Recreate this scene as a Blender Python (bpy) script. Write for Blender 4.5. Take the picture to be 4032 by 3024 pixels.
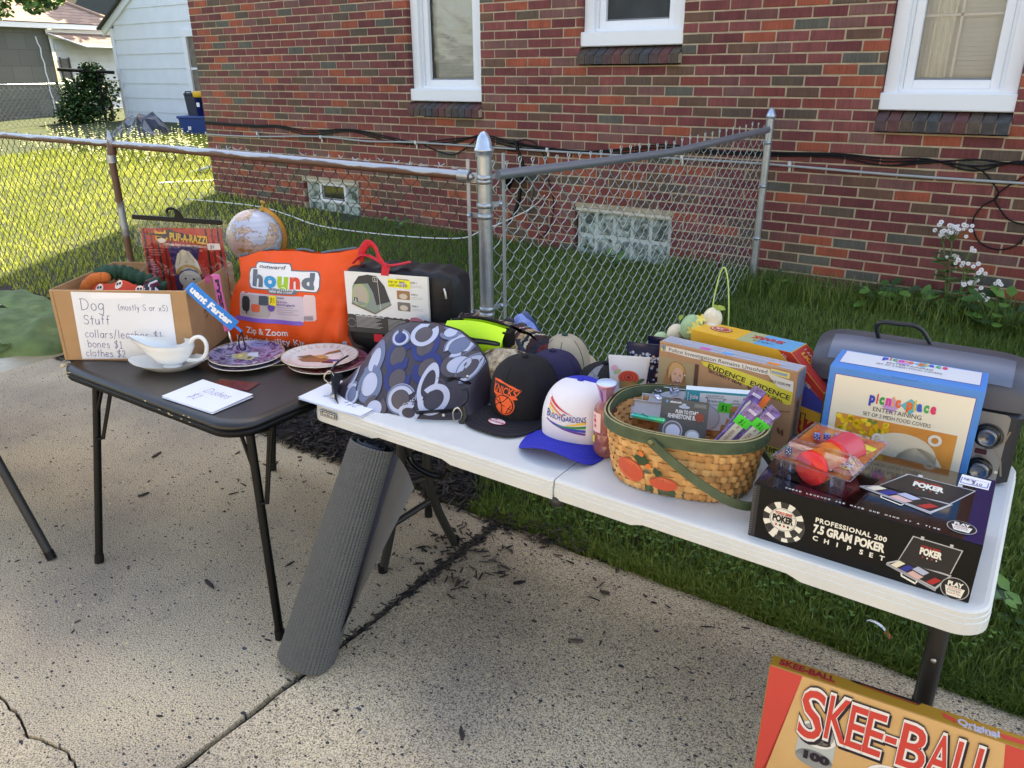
import bpy, math, random
import numpy as np
from mathutils import Vector, Matrix
from math import sin, cos, pi, radians, sqrt, atan2
R = random.Random(7)
for o in list(bpy.data.objects): bpy.data.objects.remove(o)
SC = bpy.context.scene
COL = SC.collection

# ------------------------------------------------------------------ camera
TH, YAW, ROLL = radians(22.0), radians(55.1), radians(-0.42)
fh = Vector((-cos(YAW), sin(YAW), 0)); rr = Vector((sin(YAW), cos(YAW), 0)); up = Vector((0, 0, 1))
fw = fh*cos(TH) - up*sin(TH); uu = fh*sin(TH) + up*cos(TH)
cr = rr*cos(ROLL) + uu*sin(ROLL); cu = -rr*sin(ROLL) + uu*cos(ROLL)
cd = bpy.data.cameras.new('camera'); cam = bpy.data.objects.new('camera', cd); COL.objects.link(cam)
cd.sensor_width = 36.0; cd.lens = 3054/4032*36.0; cd.clip_start = .05; cd.clip_end = 500
cam.matrix_world = Matrix(((cr.x, cu.x, -fw.x, 0), (cr.y, cu.y, -fw.y, 0), (cr.z, cu.z, -fw.z, 1.70), (0, 0, 0, 1)))
SC.camera = cam

# ------------------------------------------------------------------ sky, sun, exposure
SUN_EL, SUN_AZ = radians(50), radians(-12)          # the sun stands behind the brick house (+Y)
W = bpy.data.worlds.new('World'); SC.world = W; W.use_nodes = True
nt = W.node_tree; nt.nodes.clear()
sky = nt.nodes.new('ShaderNodeTexSky'); sky.sky_type = 'NISHITA'; sky.sun_disc = False
sky.sun_elevation = SUN_EL; sky.sun_rotation = SUN_AZ; sky.air_density = 1.0; sky.dust_density = 2.2; sky.ozone_density = 1.0
bg = nt.nodes.new('ShaderNodeBackground'); bg.inputs[1].default_value = .15
wo = nt.nodes.new('ShaderNodeOutputWorld'); nt.links.new(sky.outputs[0], bg.inputs[0]); nt.links.new(bg.outputs[0], wo.inputs[0])
sl = bpy.data.lights.new('sun', 'SUN'); sl.energy = 5.0; sl.angle = radians(.6); sl.color = (1, .93, .80)
so = bpy.data.objects.new('sun', sl); COL.objects.link(so)
sd = Vector((sin(SUN_AZ)*cos(SUN_EL), cos(SUN_AZ)*cos(SUN_EL), sin(SUN_EL)))
so.rotation_euler = sd.to_track_quat('Z', 'Y').to_euler()
SC.view_settings.view_transform = 'Standard'; SC.view_settings.look = 'None'
SC.view_settings.exposure = 2.0; SC.view_settings.gamma = 1.0
SC.view_settings.use_white_balance = True; SC.view_settings.white_balance_temperature = 7700; SC.view_settings.white_balance_tint = 10

# ------------------------------------------------------------------ helpers
def lin(c):
    return tuple(((v/255)/12.92 if v/255 <= .04045 else ((v/255+.055)/1.055)**2.4) for v in c)
MC = {}
def mat(name, rgb, rough=.6, metal=0.0, noise=0.0, nscale=30, bump=0.0, bscale=60, trans=0.0, alpha=1.0, coat=0.0, spec=.5, rgb2=None, linear=False):
    """principled procedural material; rgb in 0-255 sRGB"""
    if name in MC: return MC[name]
    m = bpy.data.materials.new(name); m.use_nodes = True; t = m.node_tree; b = t.nodes['Principled BSDF']
    col = rgb if linear else lin(rgb)
    b.inputs['Base Color'].default_value = (*col, 1); b.inputs['Roughness'].default_value = rough
    b.inputs['Metallic'].default_value = metal; b.inputs['Specular IOR Level'].default_value = spec
    b.inputs['Transmission Weight'].default_value = trans; b.inputs['Alpha'].default_value = alpha
    b.inputs['Coat Weight'].default_value = coat; b.inputs['Coat Roughness'].default_value = .08
    tc = t.nodes.new('ShaderNodeTexCoord')
    if noise > 0 or rgb2:
        n = t.nodes.new('ShaderNodeTexNoise'); n.inputs['Scale'].default_value = nscale; n.inputs['Detail'].default_value = 5
        t.links.new(tc.outputs['Object'], n.inputs['Vector'])
        r = t.nodes.new('ShaderNodeValToRGB'); r.color_ramp.elements[0].position = .3; r.color_ramp.elements[1].position = .7
        if rgb2: a, c2 = col, lin(rgb2)
        else: a, c2 = [v*(1-noise) for v in col], [min(1, v*(1+noise)) for v in col]
        r.color_ramp.elements[0].color = (*a, 1); r.color_ramp.elements[1].color = (*c2, 1)
        t.links.new(n.outputs[0], r.inputs[0]); t.links.new(r.outputs[0], b.inputs['Base Color'])
    if bump > 0:
        n = t.nodes.new('ShaderNodeTexNoise'); n.inputs['Scale'].default_value = bscale; n.inputs['Detail'].default_value = 4
        t.links.new(tc.outputs['Object'], n.inputs['Vector'])
        u = t.nodes.new('ShaderNodeBump'); u.inputs['Strength'].default_value = bump; u.inputs['Distance'].default_value = .01
        t.links.new(n.outputs[0], u.inputs['Height']); t.links.new(u.outputs[0], b.inputs['Normal'])
    MC[name] = m; return m
def ink(r, g, b, rough=.45):
    return mat('ink %d %d %d %d' % (r, g, b, rough*100), (r, g, b), rough)

def tag(o, label=None, cat=None, group=None, kind=None):
    if label: o['label'] = label
    if cat: o['category'] = cat
    if group: o['group'] = group
    if kind: o['kind'] = kind
    return o
def thing(name, label, cat, loc=(0, 0, 0), rz=0, group=None, rot=None):
    o = bpy.data.objects.new(name, None); COL.objects.link(o); o.empty_display_size = .1
    o.location = loc; o.rotation_euler = rot if rot else (0, 0, rz)
    return tag(o, label, cat, group)

class MB:
    """collects shapes; build() links them as one mesh object"""
    def __init__(s): s.v = []; s.f = []; s.m = []; s.mats = []; s.sm = []; s.X = None
    def mi(s, m):
        if m not in s.mats: s.mats.append(m)
        return s.mats.index(m)
    def add(s, vs, fs, m, smooth=False):
        k = len(s.v); i = s.mi(m)
        if s.X is not None: vs = [s.X @ Vector(p) for p in vs]
        s.v += [tuple(p) for p in vs]
        for f in fs: s.f.append([k+j for j in f]); s.m.append(i); s.sm.append(smooth)
    def poly(s, pts, m): s.add(pts, [list(range(len(pts)))], m)
    def box(s, c, d, m, rz=0, M=None):
        x, y, z = d[0]/2, d[1]/2, d[2]/2
        ps = [Vector((a*x, b*y, e*z)) for a, b, e in ((-1,-1,-1),(1,-1,-1),(1,1,-1),(-1,1,-1),(-1,-1,1),(1,-1,1),(1,1,1),(-1,1,1))]
        if M is None: M = Matrix.Rotation(rz, 3, 'Z')
        ps = [M @ p + Vector(c) for p in ps]
        s.add(ps, [(0,3,2,1),(4,5,6,7),(0,1,5,4),(1,2,6,5),(2,3,7,6),(3,0,4,7)], m)
    def bbox(s, c, d, m, b=.004, rz=0, M=None):
        """box with chamfered edges"""
        x, y, z = d[0]/2, d[1]/2, d[2]/2
        b = min(b, x*.49, y*.49, z*.49)
        if M is None: M = Matrix.Rotation(rz, 3, 'Z')
        rings = []
        for zz, e in ((-z, b), (-z+b, 0), (z-b, 0), (z, b)):
            X, Y = x-e, y-e; k = b
            rings.append([(-X+k,-Y,zz),(X-k,-Y,zz),(X,-Y+k,zz),(X,Y-k,zz),(X-k,Y,zz),(-X+k,Y,zz),(-X,Y-k,zz),(-X,-Y+k,zz)])
        vs = [M @ Vector(p) + Vector(c) for r in rings for p in r]; fs = []
        for i in range(3):
            for j in range(8): fs.append((i*8+j, i*8+(j+1)%8, (i+1)*8+(j+1)%8, (i+1)*8+j))
        fs.append(tuple(range(7, -1, -1))); fs.append(tuple(range(24, 32)))
        s.add(vs, fs, m)
    def tube(s, pts, r, m, n=8, cap=True, closed=False, smooth=True, flat=None):
        P = [Vector(p) for p in pts]; k = len(P)
        rs = r if isinstance(r, (list, tuple)) else [r]*k
        vs = []; fs = []; prev = None
        for i, p in enumerate(P):
            if closed: t = P[(i+1) % k]-P[i-1]
            else: t = P[min(i+1, k-1)]-P[max(i-1, 0)]
            t = t.normalized() if t.length > 1e-9 else Vector((0, 0, 1))
            if prev is None:
                a = Vector((0, 0, 1)) if abs(t.z) < .9 else Vector((0, 1, 0))
            else: a = prev
            nx = (a-t*a.dot(t)); nx = nx.normalized() if nx.length > 1e-6 else t.orthogonal().normalized(); ny = t.cross(nx); prev = nx
            for j in range(n):
                q = 2*pi*j/n
                vs.append(p+nx*cos(q)*rs[i]*(flat or 1)+ny*sin(q)*rs[i])
        L = k if closed else k-1
        for i in range(L):
            for j in range(n):
                a = i*n+j; b = i*n+(j+1) % n; c = ((i+1) % k)*n+(j+1) % n; d = ((i+1) % k)*n+j
                fs.append((a, b, c, d))
        s.add(vs, fs, m, smooth)
        if cap and not closed:
            s.add([vs[j] for j in range(n)], [list(range(n-1, -1, -1))], m)
            s.add([vs[(k-1)*n+j] for j in range(n)], [list(range(n))], m)
    def lathe(s, prof, m, n=24, c=(0, 0, 0), axis=None, smooth=True, sy=1.0):
        M = Matrix.Identity(3) if axis is None else Vector((0, 0, 1)).rotation_difference(Vector(axis)).to_matrix()
        vs = [M @ Vector((r*cos(2*pi*j/n), sy*r*sin(2*pi*j/n), z)) + Vector(c) for r, z in prof for j in range(n)]; fs = []
        for i in range(len(prof)-1):
            for j in range(n): fs.append((i*n+j, i*n+(j+1) % n, (i+1)*n+(j+1) % n, (i+1)*n+j))
        s.add(vs, fs, m, smooth)
    def grid(s, fn, nu, nv, m, cu=False, cv=False, smooth=True, mf=None):
        """fn(u,v) with u,v in 0..1; mf(u,v) may give a material per face"""
        NU = nu if cu else nu+1; NV = nv if cv else nv+1
        vs = [fn(i/nu, j/nv) for i in range(NU) for j in range(NV)]
        if s.X is not None: vs = [s.X @ Vector(p) for p in vs]
        k = len(s.v); s.v += [tuple(p) for p in vs]
        for i in range(nu):
            for j in range(nv):
                a = i*NV+j; b = ((i+1) % NU)*NV+j; c = ((i+1) % NU)*NV+(j+1) % NV; d = i*NV+(j+1) % NV
                s.f.append([k+a, k+b, k+c, k+d]); s.sm.append(smooth)
                s.m.append(s.mi(mf((i+.5)/nu, (j+.5)/nv) if mf else m))
    def blob(s, c, r, m, n=12, k=8, jit=0, rnd=None):
        c = Vector(c); r = (r, r, r) if not isinstance(r, (list, tuple)) else r
        def fn(u, v):
            a = 2*pi*u; b = pi*(v-.5); j = 1+(rnd.uniform(-jit, jit) if jit else 0)
            return c+Vector((r[0]*cos(a)*cos(b)*j, r[1]*sin(a)*cos(b)*j, r[2]*sin(b)*j))
        s.grid(fn, n, k, m, cu=True)
    def build(s, name, parent=None, loc=None):
        me = bpy.data.meshes.new(name); me.from_pydata(s.v, [], s.f)
        for m in s.mats: me.materials.append(m)
        me.polygons.foreach_set('material_index', s.m); me.polygons.foreach_set('use_smooth', s.sm); me.update()
        o = bpy.data.objects.new(name, me); COL.objects.link(o)
        if parent: o.parent = parent
        if loc: o.location = loc
        return o

# text as filled letters (built-in font)
_tx = {}
def glyphs(body, bold=0.0, sp=1.0, shear=0.0):
    k = (body, bold, sp, shear)
    if k not in _tx:
        cu_ = bpy.data.curves.new('t', 'FONT'); cu_.body = body; cu_.size = 1; cu_.offset = bold; cu_.resolution_u = 3; cu_.space_character = sp; cu_.shear = shear
        ob = bpy.data.objects.new('t', cu_); me = ob.to_mesh()
        vs = [(v.co.x, v.co.y) for v in me.vertices]; fs = [list(p.vertices) for p in me.polygons]
        ob.to_mesh_clear(); bpy.data.objects.remove(ob); bpy.data.curves.remove(cu_)
        xs = [p[0] for p in vs]; ys = [p[1] for p in vs]
        _tx[k] = (vs, fs, min(xs), max(xs), min(ys), max(ys))
    return _tx[k]
# simple single-stroke handwriting: letter -> (width, strokes)
HW = {
'D': (.75, ['0,1 .05,0', '-.08,.97 .35,.95 .65,.6 .5,.15 .05,0']), 'S': (.55, ['.5,.85 .3,1 .05,.85 .1,.6 .4,.45 .45,.15 .2,0 0,.15']),
'P': (.55, ['.05,0 .05,1', '.05,.98 .4,.95 .5,.75 .35,.52 .05,.5']), 'N': (.6, ['0,0 0,1 .5,0 .5,1']), 'E': (.5, ['.45,1 .02,1 0,0 .45,0', '0,.5 .4,.5']), 'W': (.8, ['0,1 .2,0 .38,.8 .55,0 .75,1']),
'X': (.5, ['0,.62 .42,0', '.42,.62 0,0']), 'r': (.38, ['.02,.6 .02,0', '.02,.4 .18,.6 .34,.55']), 'o': (.48, ['.22,.6 .02,.5 0,.2 .2,0 .4,.15 .4,.45 .22,.6']),
'g': (.48, ['.4,.55 .2,.6 0,.35 .15,.05 .4,.25 .42,.58 .4,-.2 .2,-.38 0,-.25']), '(': (.3, ['.22,1 .02,.6 .05,.2 .22,-.1']), ')': (.3, ['0,1 .2,.6 .18,.2 0,-.1']),
'm': (.7, ['0,.6 0,0', '0,.4 .15,.6 .28,.45 .28,0', '.28,.4 .45,.6 .58,.45 .6,0']), 's': (.4, ['.34,.5 .18,.6 .03,.48 .3,.25 .3,.06 .12,0 0,.08']),
't': (.4, ['.18,.95 .18,0', '0,.6 .36,.6']), 'l': (.18, ['.05,1 .05,0']), 'y': (.45, ['0,.6 .18,.15', '.38,.6 .1,-.35']), 'u': (.48, ['0,.6 .02,.12 .18,0 .36,.2 .38,.6 .4,0']),
'f': (.4, ['.38,.92 .25,1 .15,.85 .14,0', '0,.58 .32,.58']), 'c': (.42, ['.36,.5 .2,.6 .02,.4 .05,.1 .2,0 .36,.1']), 'a': (.48, ['.38,.5 .2,.6 0,.3 .15,0 .36,.2 .4,.6 .42,0']),
'/': (.4, ['.32,1.1 0,-.15']), 'e': (.46, ['.02,.3 .38,.36 .3,.58 .1,.55 0,.25 .15,0 .38,.1']), 'h': (.48, ['0,1 0,0', '0,.38 .2,.6 .36,.45 .38,0']), 'b': (.48, ['0,1 0,0', '0,.4 .2,.6 .4,.4 .32,.05 .02,.05']),
'n': (.48, ['0,.6 0,0', '0,.4 .2,.6 .36,.45 .38,0']), '$': (.5, ['.42,.78 .22,.9 .02,.72 .38,.4 .35,.15 .15,.05 0,.2', '.3,1.1 .14,-.15']), '1': (.45, ['.05,.78 .2,.95 .2,0', '.02,0 .38,0']),
'2': (.5, ['.02,.75 .2,.95 .38,.75 .25,.4 0,.02 .45,.02']), '5': (.5, ['.45,.95 .1,.95 .05,.55 .35,.55 .38,.15 .15,0 0,.12']), '4': (.5, ['.1,.95 .02,.45 .42,.45', '.36,.95 .34,0']), '3': (.5, ['.02,.85 .25,.95 .35,.72 .15,.52 .4,.3 .25,.02 0,.1']),
'0': (.45, ['.2,.95 .02,.7 .03,.2 .2,0 .38,.2 .38,.75 .2,.95']), '+': (.5, ['0,.4 .4,.4', '.2,.62 .2,.18']), 'p': (.46, ['0,.6 0,-.38', '0,.42 .22,.6 .38,.35 .22,.02 0,.1']), 'i': (.2, ['.05,.58 .05,0', '.05,.8 .06,.84']),
'w': (.6, ['0,.6 .14,0 .28,.5 .42,0 .56,.6']), 'k': (.42, ['0,1 0,0', '.34,.6 .02,.28 .36,0']), 'd': (.48, ['.38,.5 .18,.6 0,.3 .15,0 .36,.15 .4,1 .4,0']), '-': (.35, ['0,.35 .28,.35']), ' ': (.35, []), 'x': (.45, ['0,.6 .38,0', '.38,.6 0,0']),
'F': (.45, ['.45,1 0,1 0,0', '0,.5 .35,.5']), 'Z': (.5, ['0,1 .45,1 0,0 .45,0']), '9': (.45, ['.38,.75 .2,.98 .02,.72 .2,.5 .38,.75 .34,0']), 'H': (.55, ['0,0 0,1', '.42,0 .42,1', '0,.5 .42,.5']), '6': (.45, ['.35,.95 .08,.6 .02,.2 .2,0 .38,.2 .2,.48 .04,.3']), 'A': (.6, ['0,0 .28,1 .55,0', '.12,.4 .44,.4'])}
def spl(pts, k=4):
    out = []; n = len(pts)
    if n < 3: return pts
    for i in range(n-1):
        p0, p1, p2, p3 = pts[max(i-1, 0)], pts[i], pts[i+1], pts[min(i+2, n-1)]
        for j in range(k):
            t = j/k
            out.append(tuple(.5*((2*b)+(c-a)*t+(2*a-5*b+4*c-d)*t*t+(-a+3*b-3*c+d)*t**3) for a, b, c, d in zip(p0, p1, p2, p3)))
    out.append(pts[-1]); return out

class Pr:
    """prints flat shapes on a surface: P(u,v,k) -> point, k = layer number (each layer lies a hair above the last)"""
    def __init__(s, mb, P, K=.00035, sub=False): s.mb = mb; s.P = lambda u, v, k: P(u, v, k*K); s.k = 1; s.sub = sub
    def up(s): s.k += 1; return s
    def poly(s, pts, m):
        n = len(pts)
        if not s.sub: s.mb.add([s.P(u, v, s.k) for u, v in pts], [list(range(n))], m); return
        # on a curved surface: rings towards the centroid, so that the print follows the surface
        cx = sum(p[0] for p in pts)/n; cy = sum(p[1] for p in pts)/n; K = 4
        if n < 14:
            q = []
            for i in range(n):
                a, b = pts[i], pts[(i+1) % n]; q += [(a[0]+(b[0]-a[0])*j/4, a[1]+(b[1]-a[1])*j/4) for j in range(4)]
            pts = q; n = len(pts)
        vs = [s.P(cx+(p[0]-cx)*(1-i/K), cy+(p[1]-cy)*(1-i/K), s.k) for i in range(K) for p in pts]+[s.P(cx, cy, s.k)]
        s.mb.add(vs, [(i*n+j, i*n+(j+1) % n, (i+1)*n+(j+1) % n, (i+1)*n+j) for i in range(K-1) for j in range(n)]+[((K-1)*n+j, (K-1)*n+(j+1) % n, K*n) for j in range(n)], m)
    def rect(s, a, b, c, d, m, nu=1, nv=1):
        s.mb.grid(lambda u, v: s.P(a+(c-a)*u, b+(d-b)*v, s.k), nu, nv, m)
    def ell(s, x, y, rx, ry, m, n=28, rot=0, a0=0, a1=2*pi):
        pts = []
        for i in range(n):
            a = a0+(a1-a0)*i/(n if abs(a1-a0-2*pi) < 1e-6 else n-1); p, q = rx*cos(a), ry*sin(a)
            pts.append((x+p*cos(rot)-q*sin(rot), y+p*sin(rot)+q*cos(rot)))
        s.poly(pts, m)
    def ring(s, x, y, rx, ry, w, m, n=32, a0=0, a1=2*pi, rot=0, wy=None):
        wy = wy or w
        def fn(u, v):
            a = a0+(a1-a0)*u; p, q = (rx-w*v)*cos(a), (ry-wy*v)*sin(a)
            return s.P(x+p*cos(rot)-q*sin(rot), y+p*sin(rot)+q*cos(rot), s.k)
        s.mb.grid(fn, n, 1, m)
    def rrect(s, a, b, c, d, r, m, n=5):
        pts = []
        for cx, cy, q in ((c-r, d-r, 0), (a+r, d-r, 1), (a+r, b+r, 2), (c-r, b+r, 3)):
            for i in range(n+1):
                t = pi/2*(q+i/n); pts.append((cx+r*cos(t), cy+r*sin(t)))
        s.poly(pts, m)
    def text(s, body, x, y, h, m, w=None, bold=0.0, al='l', rot=0, sp=1.0, shear=0.0, ref=None):
        """cap height h; w fits the width"""
        vs, fs, x0, x1, y0, y1 = glyphs(body, bold, sp, shear); sy = h/.70
        if ref == 'x': sy = h/.50
        sx = sy if w is None else w/(x1-x0)
        W_ = (x1-x0)*sx; ox = {'l': 0, 'c': -W_/2, 'r': -W_}[al]; c_, s_ = cos(rot), sin(rot); out = []
        for p in vs:
            a = (p[0]-x0)*sx+ox; b = p[1]*sy; out.append(s.P(x+a*c_-b*s_, y+a*s_+b*c_, s.k))
        s.mb.add(out, fs, m)
    def line(s, pts, w, m):
        n = len(pts); L = []
        for i in range(n):
            a = pts[max(i-1, 0)]; b = pts[min(i+1, n-1)]; dx, dy = b[0]-a[0], b[1]-a[1]; l = sqrt(dx*dx+dy*dy) or 1
            nx, ny = -dy/l*w/2, dx/l*w/2; L.append(((pts[i][0]+nx, pts[i][1]+ny), (pts[i][0]-nx, pts[i][1]-ny)))
        s.mb.add([s.P(*q, s.k) for p in L for q in p], [(2*i, 2*i+1, 2*i+3, 2*i+2) for i in range(n-1)], m)
    def hand(s, body, x, y, h, w, m, rot=0, slant=.08, sx=1.0, rnd=None):
        c_, s_ = cos(rot), sin(rot); cx = 0; rnd = rnd or R
        for ch in body:
            wd, st = HW.get(ch, HW['o']); j = rnd.uniform(-.03, .03)
            for t in st:
                pts = [tuple(float(q) for q in p.split(',')) for p in t.split()]; pts = spl(pts) if len(pts) > 3 else pts
                out = []
                for px, py in pts:
                    a = (cx+px+py*slant)*h*sx; b = (py+j)*h; out.append((x+a*c_-b*s_, y+a*s_+b*c_))
                s.line(out, w, m)
            cx += wd+.14
def face(o, U, V):
    o, U, V = Vector(o), Vector(U).normalized(), Vector(V).normalized(); n = U.cross(V)
    return lambda u, v, k: o+U*u+V*v+n*k
def NT(m): return m.node_tree.nodes, m.node_tree.links, m.node_tree.nodes['Principled BSDF']
# ------------------------------------------------------------------ the ground
YW = 5.44
def gz(x, y):
    base = .27+.024*max(0, min(-x-1, 10))
    if y < 2.2: return -.012
    if y < YW: return base*(y-2.2)/(YW-2.2)
    return base+(min(y, 14)-YW)*.045
def ground_mat():
    m = mat('soil', (70, 62, 45), .95, noise=.35, nscale=18, bump=.6, bscale=40)
    return m
g = MB()
xs = [-90, -60, -40, -30, -24]+[-22+i*.5 for i in range(60)]+[9, 14, 30, 60]
ys = [-60, -30, -10, -4, 0, 1.5, 2.19, 2.2]+[2.2+i*.27 for i in range(1, 12)]+[YW+i*.6 for i in range(0, 15)]+[20, 40, 90]
vs = [(x, y, gz(x, y)-(.03 if y < 2.2 else 0)) for x in xs for y in ys]; n = len(ys)
g.add(vs, [(i*n+j, (i+1)*n+j, (i+1)*n+j+1, i*n+j+1) for i in range(len(xs)-1) for j in range(n-1)], mat('turf', (40, 44, 26), .95, rgb2=(70, 84, 40), nscale=9, bump=.8, bscale=50), True)
tag(g.build('lawn'), kind='structure')

# patio: two concrete slabs with a joint, and a crack across the left one
def concrete():
    m = bpy.data.materials.new('exposed_concrete'); m.use_nodes = True; N, L, b = NT(m); b.inputs['Roughness'].default_value = .9
    tc = N.new('ShaderNodeTexCoord'); mp = N.new('ShaderNodeMapping'); L.new(tc.outputs['Object'], mp.inputs[0])
    def noise(sc, det=4): q = N.new('ShaderNodeTexNoise'); q.inputs['Scale'].default_value = sc; q.inputs['Detail'].default_value = det; L.new(mp.outputs[0], q.inputs['Vector']); return q
    def ramp(src, *els):
        r = N.new('ShaderNodeValToRGB'); e = r.color_ramp.elements
        while len(e) < len(els): e.new(.5)
        for k, (p, c) in enumerate(els): e[k].position = p; e[k].color = (*c, 1) if len(c) == 3 else c
        L.new(src, r.inputs[0]); return r
    def mix(f, a, c, mode='MIX'):
        q = N.new('ShaderNodeMixRGB'); q.blend_type = mode
        if isinstance(f, float): q.inputs[0].default_value = f
        else: L.new(f, q.inputs[0])
        L.new(a, q.inputs[1]); L.new(c, q.inputs[2]); return q
    base = ramp(noise(1.6, 6).outputs[0], (.30, lin((160, 150, 134))), (.5, lin((188, 174, 150))), (.72, lin((206, 192, 164))))
    fine = ramp(noise(220, 6).outputs[0], (.36, (.34, .31, .27)), (.5, (.97, .97, .97)), (.66, (1.42, 1.40, 1.34)))
    c1 = mix(1.0, base.outputs[0], fine.outputs[0], 'MULTIPLY')
    cur = c1.outputs[0]; hs = None
    for sc, dens, seed in ((62, .36, 0), (100, .46, 3.1), (160, .52, 7.7), (38, .07, 5.5)):
        mp2 = N.new('ShaderNodeMapping'); mp2.inputs['Location'].default_value = (seed, seed*2, 0); mp2.inputs['Rotation'].default_value = (0, 0, seed); mp2.inputs['Scale'].default_value = (1, 1.5, .01)
        L.new(tc.outputs['Object'], mp2.inputs[0])
        vo = N.new('ShaderNodeTexVoronoi'); vo.inputs['Scale'].default_value = sc; L.new(mp2.outputs[0], vo.inputs['Vector'])
        sep = N.new('ShaderNodeSeparateColor'); L.new(vo.outputs['Color'], sep.inputs[0])
        pick = N.new('ShaderNodeMath'); pick.operation = 'LESS_THAN'; pick.inputs[1].default_value = dens
        # more stones show on the worn right slab
        sx = N.new('ShaderNodeSeparateXYZ'); L.new(tc.outputs['Object'], sx.inputs[0])
        mr = N.new('ShaderNodeMapRange'); mr.inputs[1].default_value = -2.6; mr.inputs[2].default_value = -.6; mr.inputs[3].default_value = 1.9; mr.inputs[4].default_value = .85; L.new(sx.outputs[0], mr.inputs[0])
        mu = N.new('ShaderNodeMath'); mu.operation = 'MULTIPLY'; L.new(sep.outputs[0], mu.inputs[0]); L.new(mr.outputs[0], mu.inputs[1]); L.new(mu.outputs[0], pick.inputs[0])
        rad = N.new('ShaderNodeMath'); rad.operation = 'MULTIPLY'; L.new(sep.outputs[1], rad.inputs[0]); rad.inputs[1].default_value = .42
        near = N.new('ShaderNodeMath'); near.operation = 'LESS_THAN'; L.new(vo.outputs['Distance'], near.inputs[0]); L.new(rad.outputs[0], near.inputs[1])
        both = N.new('ShaderNodeMath'); both.operation = 'MULTIPLY'; L.new(pick.outputs[0], both.inputs[0]); L.new(near.outputs[0], both.inputs[1])
        st = ramp(sep.outputs[2], (0, lin((52, 54, 58))), (.3, lin((88, 84, 80))), (.5, lin((120, 92, 70))), (.68, lin((150, 146, 140))), (.82, lin((205, 190, 150))), (.95, lin((70, 76, 88))))
        st.color_ramp.interpolation = 'CONSTANT'
        cur = mix(both.outputs[0], cur, st.outputs[0]).outputs[0]
    wear = ramp(noise(.9, 5).outputs[0], (.36, (.74, .75, .78)), (.48, (.93, .93, .94)), (.62, (1.06, 1.05, 1.03)))
    cur = mix(1.0, cur, wear.outputs[0], 'MULTIPLY').outputs[0]
    L.new(cur, b.inputs['Base Color'])
    bu = N.new('ShaderNodeBump'); bu.inputs['Strength'].default_value = .9; bu.inputs['Distance'].default_value = .004
    L.new(noise(160, 6).outputs[0], bu.inputs['Height']); L.new(bu.outputs[0], b.inputs['Normal'])
    return m
CON = concrete()
def slab(pts, z, name):
    mb = MB(); mb.add([(x, y, z) for x, y in pts], [list(range(len(pts)))], CON); k = len(pts)
    for i in range(k):
        a, b = pts[i], pts[(i+1) % k]; mb.add([(*a, z), (*b, z), (*b, -.12), (*a, -.12)], [(3, 2, 1, 0)], CON)
    return tag(mb.build(name), kind='structure')
rj = random.Random(3)
def jag(a, b, n, s): return [(a[0]+(b[0]-a[0])*i/n+rj.uniform(-s, s), a[1]+(b[1]-a[1])*i/n+rj.uniform(-s, s)) for i in range(1, n)]
crk = [(-6, .75), (-3.2, .70), (-2.6, .62), (-2.33, .60), (-2.21, .590), (-2.15, .587), (-2.05, .566), (-2.0, .583), (-1.94, .591), (-1.89, .60), (-1.82, .585), (-1.75, .55), (-1.68, .51), (-1.606, .49)]
crk = [crk[0]]+[q for i in range(1, len(crk)) for q in jag(crk[i-1], crk[i], 4, .004)+[crk[i]]]
JX = -1.606
slab([(-6, .75)]+[(x, y+.0035) for x, y in crk[1:]]+jag((JX, .49), (JX, 2.19), 60, .0025)+[(JX, 2.19)]+jag((JX, 2.19), (-6, 2.24), 60, .012)+[(-6, 2.24)], 0, 'patio')
slab([(-6, -4.6), (JX, -4.6), (JX, .484)]+[(x, y-.0035) for x, y in reversed(crk[:-1])], -.006, 'patio')
slab([(JX+.022, -4.6), (5, -4.6), (5, 2.21)]+jag((5, 2.21), (JX+.022, 2.19), 90, .014)+[(JX+.022, 2.19)]+jag((JX+.022, 2.19), (JX+.022, -4.6), 120, .004), -.003, 'patio')
b_ = MB(); b_.box((JX+.01, 0, -.05), (.3, 9, .06), mat('joint_dirt', (48, 42, 36), .95, bump=.5)); b_.box((-3.5, .6, -.05), (5, .5, .06), mat('joint_dirt', (48, 42, 36)))
tag(b_.build('soil'), kind='structure')

# bark mulch bed between patio and fence, and loose bark
BARK = [mat('bark %d' % i, c, .9, noise=.3, nscale=60) for i, c in enumerate([(38, 36, 38), (52, 48, 47), (66, 58, 52), (28, 26, 28), (84, 76, 70)])]
def chip(mb, x, y, z, l, w, t, rnd, tilt=.5):
    M = (Matrix.Rotation(rnd.uniform(0, 2*pi), 3, 'Z') @ Matrix.Rotation(rnd.uniform(-tilt, tilt), 3, 'Y') @ Matrix.Rotation(rnd.uniform(-tilt, tilt)*1.5, 3, 'X'))
    k1, k2 = rnd.uniform(.3, .9), rnd.uniform(.1, .8)
    ps = [(-l/2, -w/2*k1, -t/2), (-l*.1, -w/2, -t/2), (l/2, -w*.25*k2, -t/2), (l/2, w*.25*k2, -t/2), (l*.15, w/2, -t/2), (-l/2, w/2*k1, -t/2)]
    ps += [(a*.96, b*.9, c+t) for a, b, c in ps]
    vs = [M @ Vector(p)+Vector((x, y, z)) for p in ps]
    mb.add(vs, [(5, 4, 3, 2, 1, 0), (6, 7, 8, 9, 10, 11)]+[(i, (i+1) % 6, 6+(i+1) % 6, 6+i) for i in range(6)], BARK[min(4, int(rnd.random()*4.4))])
rm = random.Random(11); mul = MB(); cnt = 0
def mulch_in(x, y):
    if x > -1.7: return y < 2.24+.03*sin(x*9) and x < -1.0
    if x > -2.05: return y < 2.60-(x+2.05)*1.0
    return y < 2.72+.05*sin(x*5)
bed = MB()
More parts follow.
